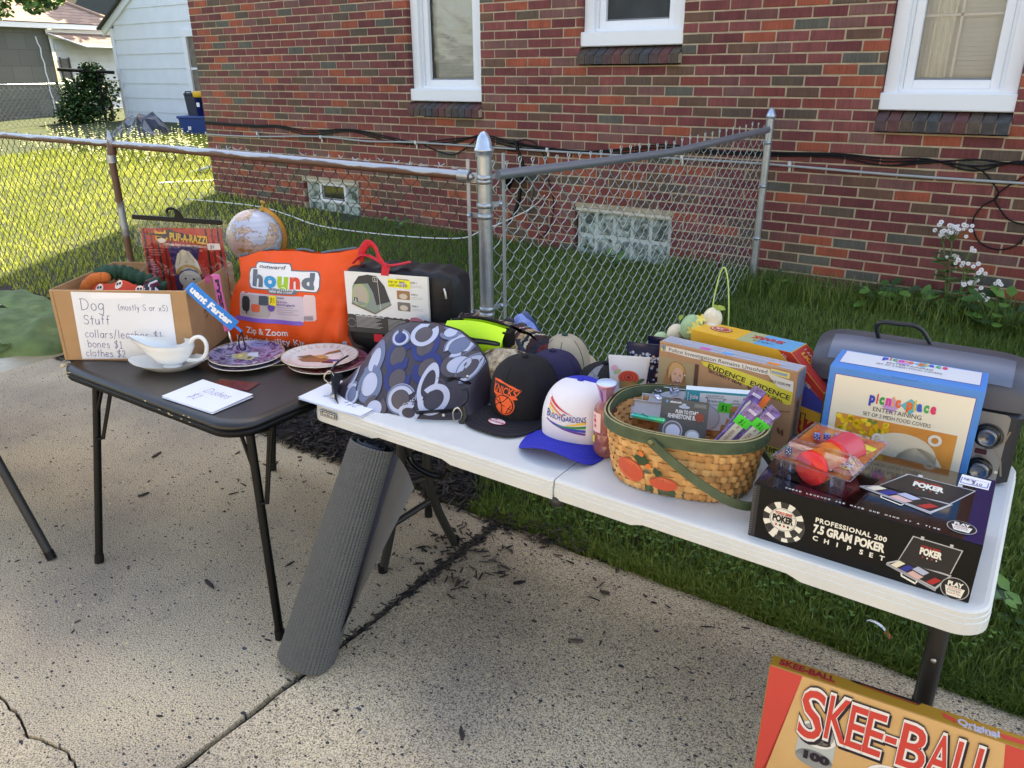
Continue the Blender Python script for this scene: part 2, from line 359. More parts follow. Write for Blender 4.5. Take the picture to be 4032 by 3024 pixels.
bed.grid(lambda u, v: (-8+6.25*u, 2.21+.55*v, gz(-8+6.25*u, 2.21+.55*v)+.012), 50, 6, BARK[3])
tag(bed.build('mulch_bed'), kind='structure')
while cnt < 6500:
    x = rm.uniform(-6.6, -1.2) if rm.random() < .8 else rm.uniform(-2.9, -1.3); y = rm.uniform(2.16, 2.75)
    if not mulch_in(x, y): continue
    chip(mul, x, y, gz(x, y)+rm.uniform(.012, .04), rm.uniform(.015, .065), rm.uniform(.005, .014), rm.uniform(.002, .005), rm, .5); cnt += 1
tag(mul.build('bark_mulch'), 'dark brown bark mulch lying between the patio and the rusty fence', 'mulch', kind='stuff')
lo = MB()
for i in range(520):                                   # bark packed in the joint
    y = 2.2-abs(rm.gauss(0, .40)); y = y if y > 1.05 else rm.uniform(1.6, 2.2)
    chip(lo, JX+.011+rm.gauss(0, .010), y, rm.uniform(-.012, .008), rm.uniform(.015, .045), rm.uniform(.005, .011), .003, rm, .35)
for cx, cy, n, s in ((-1.50, 1.78, 22, .05), (-1.72, 1.80, 9, .05), (-1.60, 1.95, 40, .09), (-1.45, 2.1, 26, .12), (-1.2, 2.12, 16, .12), (-2.2, 2.1, 34, .2), (-2.0, 2.0, 16, .2), (-2.6, 2.1, 30, .25), (-1.9, 1.8, 8, .2), (-.9, 2.1, 6, .2), (-1.65, 1.97, 26, .05)):
    for i in range(n): chip(lo, rm.gauss(cx, s), min(2.25, rm.gauss(cy, s*.8)), .004, rm.uniform(.008, .05), rm.uniform(.004, .011), .003, rm, .12)
for i in range(90): chip(lo, rm.uniform(-4.2, .1), rm.uniform(.8, 2.15), .003, rm.uniform(.006, .025), rm.uniform(.003, .008), .002, rm, .1)
for x, y, l in ((-2.21, 1.27, .07), (-3.3, 1.75, .07), (-3.0, 1.5, .05), (-1.05, 1.25, .05), (-.98, 1.75, .05), (-1.30, 1.9, .045), (-1.02, 2.02, .04), (-.75, 1.12, .05)):
    chip(lo, x, y, .006, l, .016, .006, rm, .1)
tag(lo.build('loose_bark'), 'loose dark bark chips scattered on the concrete and packed in its joint', 'bark chips', kind='stuff')

# grass blades
def grass_mat(name, c0, c1, c2):
    m = bpy.data.materials.new(name); m.use_nodes = True; N, L, b = NT(m); b.inputs['Roughness'].default_value = .5; b.inputs['Specular IOR Level'].default_value = .35
    a = N.new('ShaderNodeAttribute'); a.attribute_name = 'rnd'
    r = N.new('ShaderNodeValToRGB'); e = r.color_ramp.elements; e.new(.5); e[0].position = .05
    for k, c in enumerate((c0, c1, c2)): e[k].color = (*lin(c), 1)
    L.new(a.outputs['Fac'], r.inputs[0]); L.new(r.outputs[0], b.inputs['Base Color'])
    tr = N.new('ShaderNodeBsdfTranslucent'); L.new(r.outputs[0], tr.inputs[0]); mx = N.new('ShaderNodeMixShader'); mx.inputs[0].default_value = .35
    L.new(b.outputs[0], mx.inputs[1]); L.new(tr.outputs[0], mx.inputs[2]); L.new(mx.outputs[0], N['Material Output'].inputs[0])
    return m
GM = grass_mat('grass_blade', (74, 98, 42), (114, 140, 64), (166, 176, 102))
rg = np.random.default_rng(5)
def blades(name, px, py, h, w, label, m=GM, lean=.45, dead=.0):
    n = len(px); pz = np.array([gz(a, b) for a, b in zip(px, py)])
    ang = rg.uniform(0, 2*np.pi, n); la = rg.uniform(.1, lean, n)*h; ld = rg.uniform(0, 2*np.pi, n)
    wx, wy = np.cos(ang)*w/2, np.sin(ang)*w/2; lx, ly = np.cos(ld)*la, np.sin(ld)*la
    V = np.zeros((n, 5, 3))
    V[:, 0] = np.stack([px-wx, py-wy, pz-.01], 1); V[:, 1] = np.stack([px+wx, py+wy, pz-.01], 1)
    V[:, 2] = np.stack([px+wx*.8+lx*.4, py+wy*.8+ly*.4, pz+h*.55], 1); V[:, 3] = np.stack([px-wx*.8+lx*.4, py-wy*.8+ly*.4, pz+h*.55], 1)
    V[:, 4] = np.stack([px+lx*1.3, py+ly*1.3, pz+h*(1-la/h*.5)], 1)
    me = bpy.data.meshes.new(name); me.vertices.add(n*5); me.vertices.foreach_set('co', V.ravel())
    base = np.arange(n)*5; lp = np.stack([base, base+1, base+2, base+3, base+3, base+2, base+4], 1).ravel()
    me.loops.add(n*7); me.loops.foreach_set('vertex_index', lp.astype(np.int32))
    me.polygons.add(n*2); st = np.stack([np.arange(n)*7, np.arange(n)*7+4], 1).ravel(); me.polygons.foreach_set('loop_start', st.astype(np.int32))
    at = me.attributes.new('rnd', 'FLOAT', 'POINT'); q = np.clip(rg.normal(.42, .2, n)+.12*np.sin(px*3.1+1)*np.sin(py*2.3), 0, 1); at.data.foreach_set('value', np.repeat(q, 5).astype(np.float32))
    me.materials.append(m); me.update(); me.validate()
    o = bpy.data.objects.new(name, me); COL.objects.link(o); return tag(o, label, 'grass', kind='stuff')
def scatter(n, x0, x1, y0, y1, keep=None):
    x = rg.uniform(x0, x1, n); y = rg.uniform(y0, y1, n)
    if keep is not None: k = keep(x, y); x, y = x[k], y[k]
    return x, y
def near_keep(x, y):
    edge = np.where(x > -1.7, 2.2+.02*np.sin(x*8)+.012*np.sin(x*31), np.where(x > -2.05, 2.56-(x+2.05)*1.0, 2.70+.06*np.sin(x*5)))
    d = np.hypot(x*.9, y*.9)
    return (y > edge) & (rg.uniform(0, 1, len(x)) < np.clip(3.4/d, .25, 1))
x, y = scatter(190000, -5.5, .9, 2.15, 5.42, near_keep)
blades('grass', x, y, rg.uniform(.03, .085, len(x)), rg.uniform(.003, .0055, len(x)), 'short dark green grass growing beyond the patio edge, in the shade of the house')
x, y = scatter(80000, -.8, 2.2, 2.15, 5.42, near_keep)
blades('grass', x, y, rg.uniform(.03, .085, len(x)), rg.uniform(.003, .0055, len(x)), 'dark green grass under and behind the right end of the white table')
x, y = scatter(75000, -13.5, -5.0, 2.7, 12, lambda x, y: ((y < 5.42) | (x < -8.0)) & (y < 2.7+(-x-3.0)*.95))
blades('grass', x, y, rg.uniform(.035, .08, len(x)), rg.uniform(.006, .011, len(x)), 'grass of the back lawn behind the rusty fence, coloured as sunlit', grass_mat('grass_sunlit', (132, 148, 54), (184, 192, 80), (226, 224, 136)))  # sunlight put into the colour: paler, yellower than the shaded blades
x = rg.uniform(-1.75, .9, 16000); y = 2.19+np.abs(rg.normal(0, .035, 16000))
blades('grass', x, y, rg.uniform(.02, .06, len(x)), rg.uniform(.003, .005, len(x)), 'short grass fringe leaning over the edge of the concrete under the white table', lean=.8)
x, y = scatter(6000, -2.3, 1.5, 5.1, 5.42)
blades('tall_grass', x, y, rg.uniform(.06, .22, len(x)), rg.uniform(.004, .007, len(x)), 'longer grass tufts along the foot of the brick wall')
# clover and broad leaves among the grass
cl = MB(); rc = random.Random(21); CLM = [mat('clover %d' % i, c, .5, noise=.2) for i, c in enumerate([(66, 104, 44), (88, 128, 54), (50, 86, 36)])]
def leafq(mb, c, d, n, l, w, m):
    c, d, n = Vector(c), Vector(d).normalized(), Vector(n).normalized(); s_ = d.cross(n).normalized()
    mb.add([c, c+d*l*.35+s_*w/2+n*l*.05, c+d*l*.8+s_*w*.35+n*l*.02, c+d*l, c+d*l*.8-s_*w*.35+n*l*.02, c+d*l*.35-s_*w/2+n*l*.05], [(0, 1, 2, 3), (0, 3, 4, 5)], m)
for i in range(2600):
    k = rc.choice([(-1.0, 2.36, .45, .07), (-.5, 2.45, .4, .1), (-1.6, 3.0, .7, .4), (-.1, 2.7, .4, .4), (.3, 3.4, .4, .6), (-4.5, 5.25, 1.8, .12), (-3.4, 2.9, 1.0, .06)])
    x_, y_ = rc.gauss(k[0], k[2]), rc.gauss(k[1], k[3])
    if y_ < 2.24 or y_ > 5.4 or (x_ < -1.75 and y_ < 2.68): continue
    z_ = gz(x_, y_)+rc.uniform(.015, .055); m_ = rc.choice(CLM); a0 = rc.uniform(0, 6)
    for j in range(3):
        a = a0+j*2.09; leafq(cl, (x_, y_, z_), (cos(a), sin(a), .15), (0, 0, 1), rc.uniform(.006, .013), .009, m_)
tag(cl.build('clover'), 'clover leaves growing in patches among the grass', 'clover', kind='stuff')
# ------------------------------------------------------------------ brick house
house = thing('brick_house', 'house of mixed red, maroon, orange and olive brick filling the background', 'house', (-7.87, YW, .3))
HO = Vector((-7.87, YW, .3))
def hb(mb, name, parent=house):
    """vertices were given in world coordinates; house children are local to its base"""
    o = mb.build(name, parent); return o
class HMB(MB):
    def add(s, vs, fs, m, smooth=False): MB.add(s, [Vector(p)-HO for p in vs], fs, m, smooth)
    def grid(s, fn, *a, **k): MB.grid(s, lambda u, v: Vector(fn(u, v))-HO, *a, **k)
def brick_mat(name, cols, pos):
    m = bpy.data.materials.new(name); m.use_nodes = True; N, L, b = NT(m); b.inputs['Roughness'].default_value = .85
    a = N.new('ShaderNodeAttribute'); a.attribute_name = 'brick'
    r = N.new('ShaderNodeValToRGB'); r.color_ramp.interpolation = 'CONSTANT'; e = r.color_ramp.elements
    while len(e) < len(cols): e.new(.5)
    for k, c in enumerate(cols): e[k].position = pos[k]; e[k].color = (*lin(c), 1)
    tc = N.new('ShaderNodeTexCoord'); n1 = N.new('ShaderNodeTexNoise'); n1.inputs['Scale'].default_value = 9; n1.inputs['Detail'].default_value = 7; L.new(tc.outputs['Object'], n1.inputs['Vector'])
    r2 = N.new('ShaderNodeValToRGB'); r2.color_ramp.elements[0].position = .3; r2.color_ramp.elements[0].color = (.80, .79, .82, 1); r2.color_ramp.elements[1].position = .7; r2.color_ramp.elements[1].color = (1.16, 1.13, 1.1, 1)
    L.new(n1.outputs[0], r2.inputs[0]); L.new(a.outputs['Fac'], r.inputs[0])
    mx = N.new('ShaderNodeMixRGB'); mx.blend_type = 'MULTIPLY'; mx.inputs[0].default_value = 1; L.new(r.outputs[0], mx.inputs[1]); L.new(r2.outputs[0], mx.inputs[2])
    # combed (raked) brick face: fine upright scratches
    mp = N.new('ShaderNodeMapping'); mp.inputs['Scale'].default_value = (220, 220, 9); L.new(tc.outputs['Object'], mp.inputs[0])
    n2 = N.new('ShaderNodeTexNoise'); n2.inputs['Scale'].default_value = 1; n2.inputs['Detail'].default_value = 3; L.new(mp.outputs[0], n2.inputs['Vector'])
    r3 = N.new('ShaderNodeValToRGB'); r3.color_ramp.elements[0].position = .35; r3.color_ramp.elements[0].color = (.72, .72, .72, 1); r3.color_ramp.elements[1].position = .6; r3.color_ramp.elements[1].color = (1.1, 1.1, 1.1, 1)
    L.new(n2.outputs[0], r3.inputs[0]); m2 = N.new('ShaderNodeMixRGB'); m2.blend_type = 'MULTIPLY'; m2.inputs[0].default_value = .8; L.new(mx.outputs[0], m2.inputs[1]); L.new(r3.outputs[0], m2.inputs[2])
    n5 = N.new('ShaderNodeTexNoise'); n5.inputs['Scale'].default_value = .9; n5.inputs['Detail'].default_value = 5; L.new(tc.outputs['Object'], n5.inputs['Vector']); r5 = N.new('ShaderNodeValToRGB'); r5.color_ramp.elements[0].position = .35; r5.color_ramp.elements[0].color = (.76, .76, .80, 1); r5.color_ramp.elements[1].position = .6; r5.color_ramp.elements[1].color = (1.04, 1.03, 1.0, 1)
    L.new(n5.outputs[0], r5.inputs[0]); m5 = N.new('ShaderNodeMixRGB'); m5.blend_type = 'MULTIPLY'; m5.inputs[0].default_value = 1; L.new(m2.outputs[0], m5.inputs[1]); L.new(r5.outputs[0], m5.inputs[2]); L.new(m5.outputs[0], b.inputs['Base Color'])
    bu = N.new('ShaderNodeBump'); bu.inputs['Strength'].default_value = .5; bu.inputs['Distance'].default_value = .003; L.new(n2.outputs[0], bu.inputs['Height']); L.new(bu.outputs[0], b.inputs['Normal'])
    return m
BR = brick_mat('brick', [(126, 66, 64), (138, 76, 72), (114, 58, 58), (112, 82, 66), (166, 86, 62), (128, 88, 82), (100, 84, 70), (140, 70, 60), (98, 96, 86), (120, 74, 70)], [0, .18, .34, .46, .58, .70, .78, .84, .91, .955])
MORT = mat('mortar', (184, 166, 140), .95, noise=.18, nscale=14, bump=.4, bscale=200)
# openings: x0,x1,z0,z1 (z0 = underside of the sill bricks)
OPS = [(-4.86, -4.08, 1.33, 2.9), (-3.16, -2.35, 1.73, 2.9), (-1.035, -.315, 1.33, 2.9), (-6.37, -5.58, .15, .703), (-3.17, -2.335, .10, .690)]
CH, CL, JT = .0667, .2125, .0105
x_l, x_r, z_b = -7.87, 2.2, 1.33-CH*20
bv, bf, bc = [], [], []
rb = random.Random(77)
def addbrick(x0, x1, z0, z1, y=YW, prot=0.0, val=None, depth=.09):
    e = .0015; y0 = y-prot; k = len(bv)
    j = lambda: rb.uniform(-.0018, .0018)
    P = [(x0+j(), y0+e, z0+j()), (x1+j(), y0+e, z0+j()), (x1+j(), y0+e, z1+j()), (x0+j(), y0+e, z1+j()),
         (x0+2*e, y0-e, z0+2*e), (x1-2*e, y0-e, z0+2*e), (x1-2*e, y0-e, z1-2*e), (x0+2*e, y0-e, z1-2*e),
         (x0, y0+depth, z0), (x1, y0+depth, z0), (x1, y0+depth, z1), (x0, y0+depth, z1)]
    bv.extend(Vector(p)-HO for p in P)
    F = [(4, 5, 6, 7), (0, 1, 5, 4), (1, 2, 6, 5), (2, 3, 7, 6), (3, 0, 4, 7), (1, 9, 10, 2), (8, 0, 3, 11), (3, 2, 10, 11), (8, 9, 1, 0)]
    bf.extend([tuple(k+q for q in f) for f in F]); bc.append(rb.random() if val is None else val)
row = 0; z = z_b
while z < 7.6:
    zt = z+CH-JT; off = (row % 2)*CL/2+.03*sin(row*2.3)*.1; x = x_l-off if row % 2 else x_l
    while x < x_r:
        segs = [(max(x, x_l), min(x+CL-JT, x_r))]
        if z < 3.0:
            for ox0, ox1, oz0, oz1 in OPS:
                if zt > oz0+.003 and z < oz1-.003:
                    ns = []
                    for a, b in segs:
                        if b <= ox0 or a >= ox1: ns.append((a, b))
                        else:
                            if a < ox0: ns.append((a, ox0))
                            if b > ox1: ns.append((ox1, b))
                    segs = ns
        for a, b in segs:
            if b-a > .02: addbrick(a, b, z, zt)
        x += CL
    row += 1; z += CH
# return bricks round the left corner of the house
z = z_b; row = 0
nb = len(bc)
for row in range(112):
    zz = z_b+row*CH; yy = YW+.1-(0 if row % 2 else CL/2)
    while yy < 12:
        k = len(bv); y1 = min(yy+CL-JT, 12); y0 = max(yy, YW+.002)
        P = [(x_l-.0015, y0, zz), (x_l-.0015, y1, zz), (x_l-.0015, y1, zz+CH-JT), (x_l-.0015, y0, zz+CH-JT)]
        bv.extend(Vector(p)-HO for p in P); bf.append((k+3, k+2, k+1, k)); bc.append(-rb.random()); yy += CL
me = bpy.data.meshes.new('brickwork'); me.from_pydata([tuple(v) for v in bv], [], bf); me.materials.append(BR)
at = me.attributes.new('brick', 'FLOAT', 'POINT'); vals = []
for i, c in enumerate(bc): vals += [abs(c)]*(12 if i < nb else 4)
at.data.foreach_set('value', vals)
o = bpy.data.objects.new('brickwork', me); COL.objects.link(o); o.parent = house
# mortar backing with the same openings
mo = HMB(); yb = YW+.0035
cuts_x = sorted({x_l+.004, x_r, *[q for a in OPS for q in a[:2]]}); cuts_z = sorted({z_b, 7.6, *[q for a in OPS for q in a[2:]]})
for i in range(len(cuts_x)-1):
    for j in range(len(cuts_z)-1):
        a, b, c, d = cuts_x[i], cuts_x[i+1], cuts_z[j], cuts_z[j+1]; mx, mz = (a+b)/2, (c+d)/2
        if any(o_[0] < mx < o_[1] and o_[2] < mz < o_[3] for o_ in OPS): continue
        mo.poly([(a, yb, c), (b, yb, c), (b, yb, d), (a, yb, d)], MORT)
for a, b, c, d in OPS:
    for q in (((a-.002, yb, c), (a-.002, yb+.2, c), (a-.002, yb+.2, d), (a-.002, yb, d)), ((b+.002, yb, c), (b+.002, yb+.2, c), (b+.002, yb+.2, d), (b+.002, yb, d)), ((a, yb, d+.002), (b, yb, d+.002), (b, yb+.2, d+.002), (a, yb+.2, d+.002))): mo.poly(q, MORT)
mo.poly([(x_l+.004, yb, z_b), (x_l+.004, 12, z_b), (x_l+.004, 12, 7.6), (x_l+.004, yb, 7.6)], MORT)
mo.poly([(x_r, yb, z_b), (x_r, 12, z_b), (x_r, 12, 7.6), (x_r, yb, 7.6)], MORT)
mo.build('mortar_wall', house)
rf = HMB(); RS = mat('dark_shingle', (70, 64, 62), .9, noise=.3, nscale=8)  # unseen roof and upper wall, raised so their shade covers the patio
rf.poly([(-8.3, 5.05, 7.6), (2.6, 5.05, 7.6), (2.6, 8.7, 9.2), (-8.3, 8.7, 9.2)], RS); rf.poly([(-8.3, 12.4, 7.6), (2.6, 12.4, 7.6), (2.6, 8.7, 9.2), (-8.3, 8.7, 9.2)], RS)
rf.poly([(-8.3, 5.05, 7.58), (2.6, 5.05, 7.58), (2.6, 12.4, 7.58), (-8.3, 12.4, 7.58)], mat('soffit', (220, 220, 215), .7))
rf.build('roof', house)
# windows
WH = mat('white_vinyl', (235, 237, 240), .35, bump=.05, bscale=8); GLD = mat('dark_glass', (38, 42, 46), .06, spec=.8)
CURT = mat('curtain', (236, 244, 246), .8, noise=.05, nscale=6)
def glassmat():
    m = bpy.data.materials.new('window_glass'); m.use_nodes = True; N, L, b = NT(m)
    tr = N.new('ShaderNodeBsdfTransparent'); tr.inputs[0].default_value = (.95, .98, 1, 1); gl = N.new('ShaderNodeBsdfGlossy'); gl.inputs['Roughness'].default_value = .02
    tc = N.new('ShaderNodeTexCoord'); n = N.new('ShaderNodeTexNoise'); n.inputs['Scale'].default_value = 7; L.new(tc.outputs['Object'], n.inputs['Vector'])
    bu = N.new('ShaderNodeBump'); bu.inputs['Strength'].default_value = .25; bu.inputs['Distance'].default_value = .02; L.new(n.outputs[0], bu.inputs['Height']); L.new(bu.outputs[0], gl.inputs['Normal'])
    fr = N.new('ShaderNodeFresnel'); fr.inputs[0].default_value = 1.9; mx = N.new('ShaderNodeMixShader'); L.new(fr.outputs[0], mx.inputs[0]); L.new(tr.outputs[0], mx.inputs[1]); L.new(gl.outputs[0], mx.inputs[2]); L.new(mx.outputs[0], N['Material Output'].inputs[0])
    return m
GLASS = glassmat()
SB = [mat('sill brick %d' % i, c, .8, noise=.3, nscale=25, bump=.3) for i, c in enumerate([(82, 62, 62), (72, 64, 62), (98, 60, 58), (68, 68, 70), (86, 72, 62)])]
def window(x0, x1, zs, label, blinds, ztop=2.9, cur=0):
    """zs: top of the brick sill at the wall face"""
    f = HMB(); y = YW+.055; cw = .085
    zb = zs+.10
    f.bbox(((x0+x1)/2-.0, y+.005, zs+.055), (x1-x0+.012, .10, .10), WH, .006)            # stool
    for xa, xb in ((x0+.005, x0+cw), (x1-cw, x1-.005)): f.bbox(((xa+xb)/2, y+.02, (zb+ztop)/2), (xb-xa, .05, ztop-zb), WH, .004)
    f.box(((x0+x1)/2, y+.05, zb+.012), (x1-x0-.02, .06, .03), WH)
    for xa, xb in ((x0+cw-.002, x0+cw+.018), (x1-cw-.018, x1-cw+.002)): f.box(((xa+xb)/2, y+.055, (zb+ztop)/2), (.02, .05, ztop-zb-.01), WH)
    fo = f.build('window', house); tag(fo, label)
    s_ = HMB(); ia, ib = x0+cw+.018, x1-cw-.018
    for xa in (ia+.026, ib-.026): s_.bbox((xa, y+.065, (zb+ztop)/2), (.052, .04, ztop-zb-.03), WH, .005)
    s_.bbox(((ia+ib)/2, y+.065, zb+.05), (ib-ia-.10, .04, .052), WH, .005)
    s_.box(((ia+ib)/2, y+.078, zb+.082), (ib-ia-.10, .01, .012), mat('grey_gasket', (120, 122, 124), .5))
    so_ = s_.build('sash', fo)
    if blinds == 2:
        g_ = HMB(); g_.poly([(ia+.05, y+.075, zb+.07), (ib-.05, y+.075, zb+.07), (ib-.05, y+.075, ztop), (ia+.05, y+.075, ztop)], mat('insect_screen', (62, 65, 66), .7, noise=.2, nscale=7, spec=.2)); g_.build('screen', fo)
    else:
        g_ = HMB(); g_.poly([(ia+.05, y+.080, zb+.07), (ib-.05, y+.080, zb+.07), (ib-.05, y+.080, ztop), (ia+.05, y+.080, ztop)], GLASS); g_.build('pane', fo)
        b_ = HMB(); zz = zb+.08
        while zz < ztop:
            b_.poly([(ia+.075, y+.125, zz+.024), (ib, y+.125, zz+.024), (ib, y+.145, zz), (ia+.075, y+.145, zz)], CURT); zz += .0255
        b_.poly([(ia+.02, y+.165, zb), (ib, y+.165, zb), (ib, y+.165, ztop), (ia+.02, y+.165, ztop)], mat('blind backing', (222, 232, 236), .9)); b_.build('blind', fo)  # plain pale sheet closing the blind behind its slats
        if cur:
            c_ = HMB()
            c_.grid(lambda u, v: (ia+.10+.05*v*v+.11*u, y+.118+.008*sin(u*22), zb+.06+(ztop-zb)*v), 24, 6, mat('net_curtain', (230, 234, 226), .8)); c_.build('curtain', fo)
            c_ = HMB(); c_.box((ia+.245, y+.10, (zb+ztop)/2), (.014, .006, ztop-zb), WH); c_.box(((ia+ib)/2, y+.1, 1.985), (ib-ia, .006, .014), WH); c_.build('muntin', fo)
    # sloping rowlock sill of single bricks
    sb_ = HMB(); n = int(round((x1-x0)/.0735)); w = (x1-x0)/n
    for i in range(n):
        xa, xb = x0+i*w+.004, x0+(i+1)*w-.004; m_ = SB[(i*7+int(x0*10)) % 5]; pr = .048+.003*rb.random()
        P = [(xa, YW-pr, zs-.115), (xb, YW-pr, zs-.115), (xb, YW-pr, zs-.052), (xa, YW-pr, zs-.052), (xa, YW+.09, zs-.115), (xb, YW+.09, zs-.115), (xb, YW+.055, zs), (xa, YW+.055, zs)]
        sb_.add(P, [(0, 1, 2, 3), (3, 2, 6, 7), (1, 5, 6, 2), (4, 0, 3, 7), (4, 5, 1, 0)], m_)
    P = [(x0, YW-.04, zs-.112), (x1, YW-.04, zs-.112), (x1, YW-.04, zs-.06), (x0, YW-.04, zs-.06), (x1, YW+.09, zs-.008), (x0, YW+.09, zs-.008), (x0, YW+.09, zs-.112), (x1, YW+.09, zs-.112)]
    sb_.add(P, [(0, 1, 2, 3), (3, 2, 4, 5), (1, 7, 4, 2), (6, 0, 3, 5), (6, 7, 1, 0)], MORT)
    sb_.build('brick_sill', fo)
window(-4.86, -4.08, 1.455, 'white window with pale blinds behind wavy glass, left of the three', 1)
window(-3.16, -2.35, 1.855, 'highest and smallest white window with a dark insect screen', 2)
window(-1.035, -.315, 1.455, 'white window with blinds and a net curtain, at the top right', 1, cur=1)
# dark wells behind windows
for a, b, c, d in OPS: dk = HMB(); dk.box(((a+b)/2, YW+.28, (c+d)/2), (b-a+.1, .1, d-c+.1), mat('interior_dark', (40, 42, 44), .9)); dk.build('inner_wall', house)
# glass block basement windows
def gblock():
    m = bpy.data.materials.new('glass_block'); m.use_nodes = True; N, L, b = NT(m); b.inputs['Roughness'].default_value = .18
    tc = N.new('ShaderNodeTexCoord'); n = N.new('ShaderNodeTexNoise'); n.inputs['Scale'].default_value = 11; n.inputs['Detail'].default_value = 2; n.inputs['Distortion'].default_value = 1.2; L.new(tc.outputs['Object'], n.inputs['Vector'])
    r = N.new('ShaderNodeValToRGB'); r.color_ramp.elements[0].position = .36; r.color_ramp.elements[0].color = (*lin((74, 86, 82)), 1); r.color_ramp.elements[1].position = .64; r.color_ramp.elements[1].color = (*lin((176, 190, 182)), 1)
    L.new(n.outputs[0], r.inputs[0]); L.new(r.outputs[0], b.inputs['Base Color'])
    bu = N.new('ShaderNodeBump'); bu.inputs['Strength'].default_value = .6; bu.inputs['Distance'].default_value = .02; L.new(n.outputs[0], bu.inputs['Height']); L.new(bu.outputs[0], b.inputs['Normal']); return m
GB = gblock(); GJ = mat('block_joint', (190, 198, 192), .7)
def blocks(x0, x1, z0, z1, nx, nz, vent, label):
    f = HMB(); f.box(((x0+x1)/2, YW+.075, (z0+z1)/2-.012), (x1-x0-.03, .074, z1-z0-.03), GJ); f.box(((x0+x1)/2, YW+.05, z1-.014), (x1-x0-.02, .10, .022), mat('lintel_grout', (206, 198, 178), .9, noise=.15))
    fo = f.build('basement_window', house); tag(fo, label); w = (x1-x0-.05)/nx; h = (z1-z0-.05)/nz
    for i in range(nx):
        for j in range(nz):
            if vent and j == nz-1 and 0 < i < nx-1: continue
            if z0+.02+(j+1)*h < .26: continue
            k = HMB(); k.bbox((x0+.025+w*(i+.5), YW+.055, z0+.02+h*(j+.5)), (w-.018, .05, h-.018), GB, .016); k.build('glass_block', fo)
    if vent:
        a, b, c, d = x0+.025+w, x1-.025-w, z0+.02+h*(nz-1), z0+.02+h*nz
        v_ = HMB(); t = .028
        for q in (((a+b)/2, c+t/2, b-a, t), ((a+b)/2, d-t/2, b-a, t)): v_.bbox((q[0], YW+.045, q[1]), (q[2], .05, q[3]), WH, .004)
        for q in (a+t/2, b-t/2): v_.bbox((q, YW+.0455, (c+d)/2), (t, .049, d-c-.004), WH, .004)
        v_.build('vent_frame', fo)
        p_ = HMB(); p_.box(((a+b)/2, YW+.033, (c+d)/2), (b-a-.05, .01, d-c-.05), GLD); p_.box(((a+b)/2, YW+.030, c+.04), (b-a-.07, .01, .012), mat('grey_alu', (140, 142, 140), .4)); p_.box((a+.05, YW+.0295, (c+d)/2), (.012, .01, d-c-.06), mat('grey_alu', (140, 142, 140), .4)); p_.build('pane', fo)
blocks(-6.37, -5.58, .27, .703, 4, 2, True, 'glass block basement window with a small white framed vent')
blocks(-3.17, -2.335, .26, .690, 5, 2, False, 'glass block basement window of five columns without a vent')
# cables, conduit, hose coil on the wall
BLK = mat('black_rubber', (12, 12, 14), .55, spec=.3)
def sag(pts, k=6): return spl([tuple(p) for p in pts], k)
t = thing('wall_cable', 'bundle of thin black cables sagging along the whole brick wall', 'cable', (-7.86, YW-.01, 1.19))
y = YW-.014
def wl(pts): return [(p[0]+7.86, (p[2] if len(p) > 2 else y)-(YW-.01), p[1]-1.19) for p in pts]
for dz, dy in ((0, 0), (.009, .004), (-.012, .002)):
    c_ = MB(); c_.tube(spl(wl([(-7.86, 1.195+dz), (-7.04, 1.185+dz), (-6.64, 1.194+dz), (-6.2, 1.15+dz*2), (-5.63, 1.19+dz), (-5.2, 1.14+dz*2), (-4.87, 1.108+dz), (-4.45, 1.13-dz*2), (-4.09, 1.192+dz), (-3.8, 1.15+dz*2), (-3.5, 1.125+dz), (-3.0, 1.115+dz), (-2.46, 1.176+dz*2), (-2.05, 1.165+dz), (-1.67, 1.17+dz), (-1.24, 1.183+dz), (-.95, 1.16+dz*2), (-.7, 1.178+dz), (-.45, 1.16-dz*3), (-.2, 1.195+dz), (.3, 1.2), (2.1, 1.19)]), 5), .0055, BLK, 6); c_.build('cable', t)
c_ = MB(); c_.tube(spl(wl([(-4.75, 1.11), (-4.6, 1.06), (-4.4, 1.03), (-4.25, 1.09), (-4.09, 1.19), (-3.95, 1.12), (-3.75, 1.09), (-3.68, 1.13)]), 6), .005, BLK, 6); c_.build('cable', t)
c_ = MB(); c_.tube(spl(wl([(-3.7, 1.10), (-3.72, 1.15), (-3.65, 1.185), (-3.55, 1.165), (-3.48, 1.10), (-3.44, 1.02), (-3.42, .9), (-3.36, .7), (-3.40, .5), (-3.5, .4)]), 6), .0045, BLK, 6); c_.build('cable', t)
c_ = MB(); c_.tube(spl(wl([(-.55, 1.17), (-.42, 1.14), (-.345, 1.074), (-.30, 1.0), (-.37, .93), (-.40, .84), (-.35, .73), (-.25, .689), (-.16, .72), (-.10, .8), (.0, .86)]), 6), .0045, BLK, 6)
c_.tube(spl(wl([(-.05, 1.19), (-.2, 1.11), (-.31, 1.0), (-.28, .93), (-.2, .86), (-.05, .85), (.2, .87)]), 6), .0045, BLK, 6); c_.tube(spl(wl([(-.85, 1.15), (-.75, 1.165), (-.62, 1.175)]), 4), .005, BLK, 6); c_.build('cable', t)
t = thing('wall_conduit', 'grey conduit running along the brick wall below the black cables', 'conduit', (-7.86, YW-.02, 1.09))
c_ = MB(); CG = mat('conduit_grey', (158, 160, 158), .5)
c_.tube([(p[0], p[1]-.003, p[2]+.10) for p in spl(wl([(-7.86, 1.075), (-7.06, 1.08), (-6.06, 1.118), (-5.4, 1.10), (-4.81, 1.114), (-3.57, 1.107), (-2.26, 1.106), (-1.66, 1.104), (-.91, 1.085), (-.19, 1.08), (2.1, 1.075)]), 4)], .0085, CG, 8); c_.build('conduit', t)
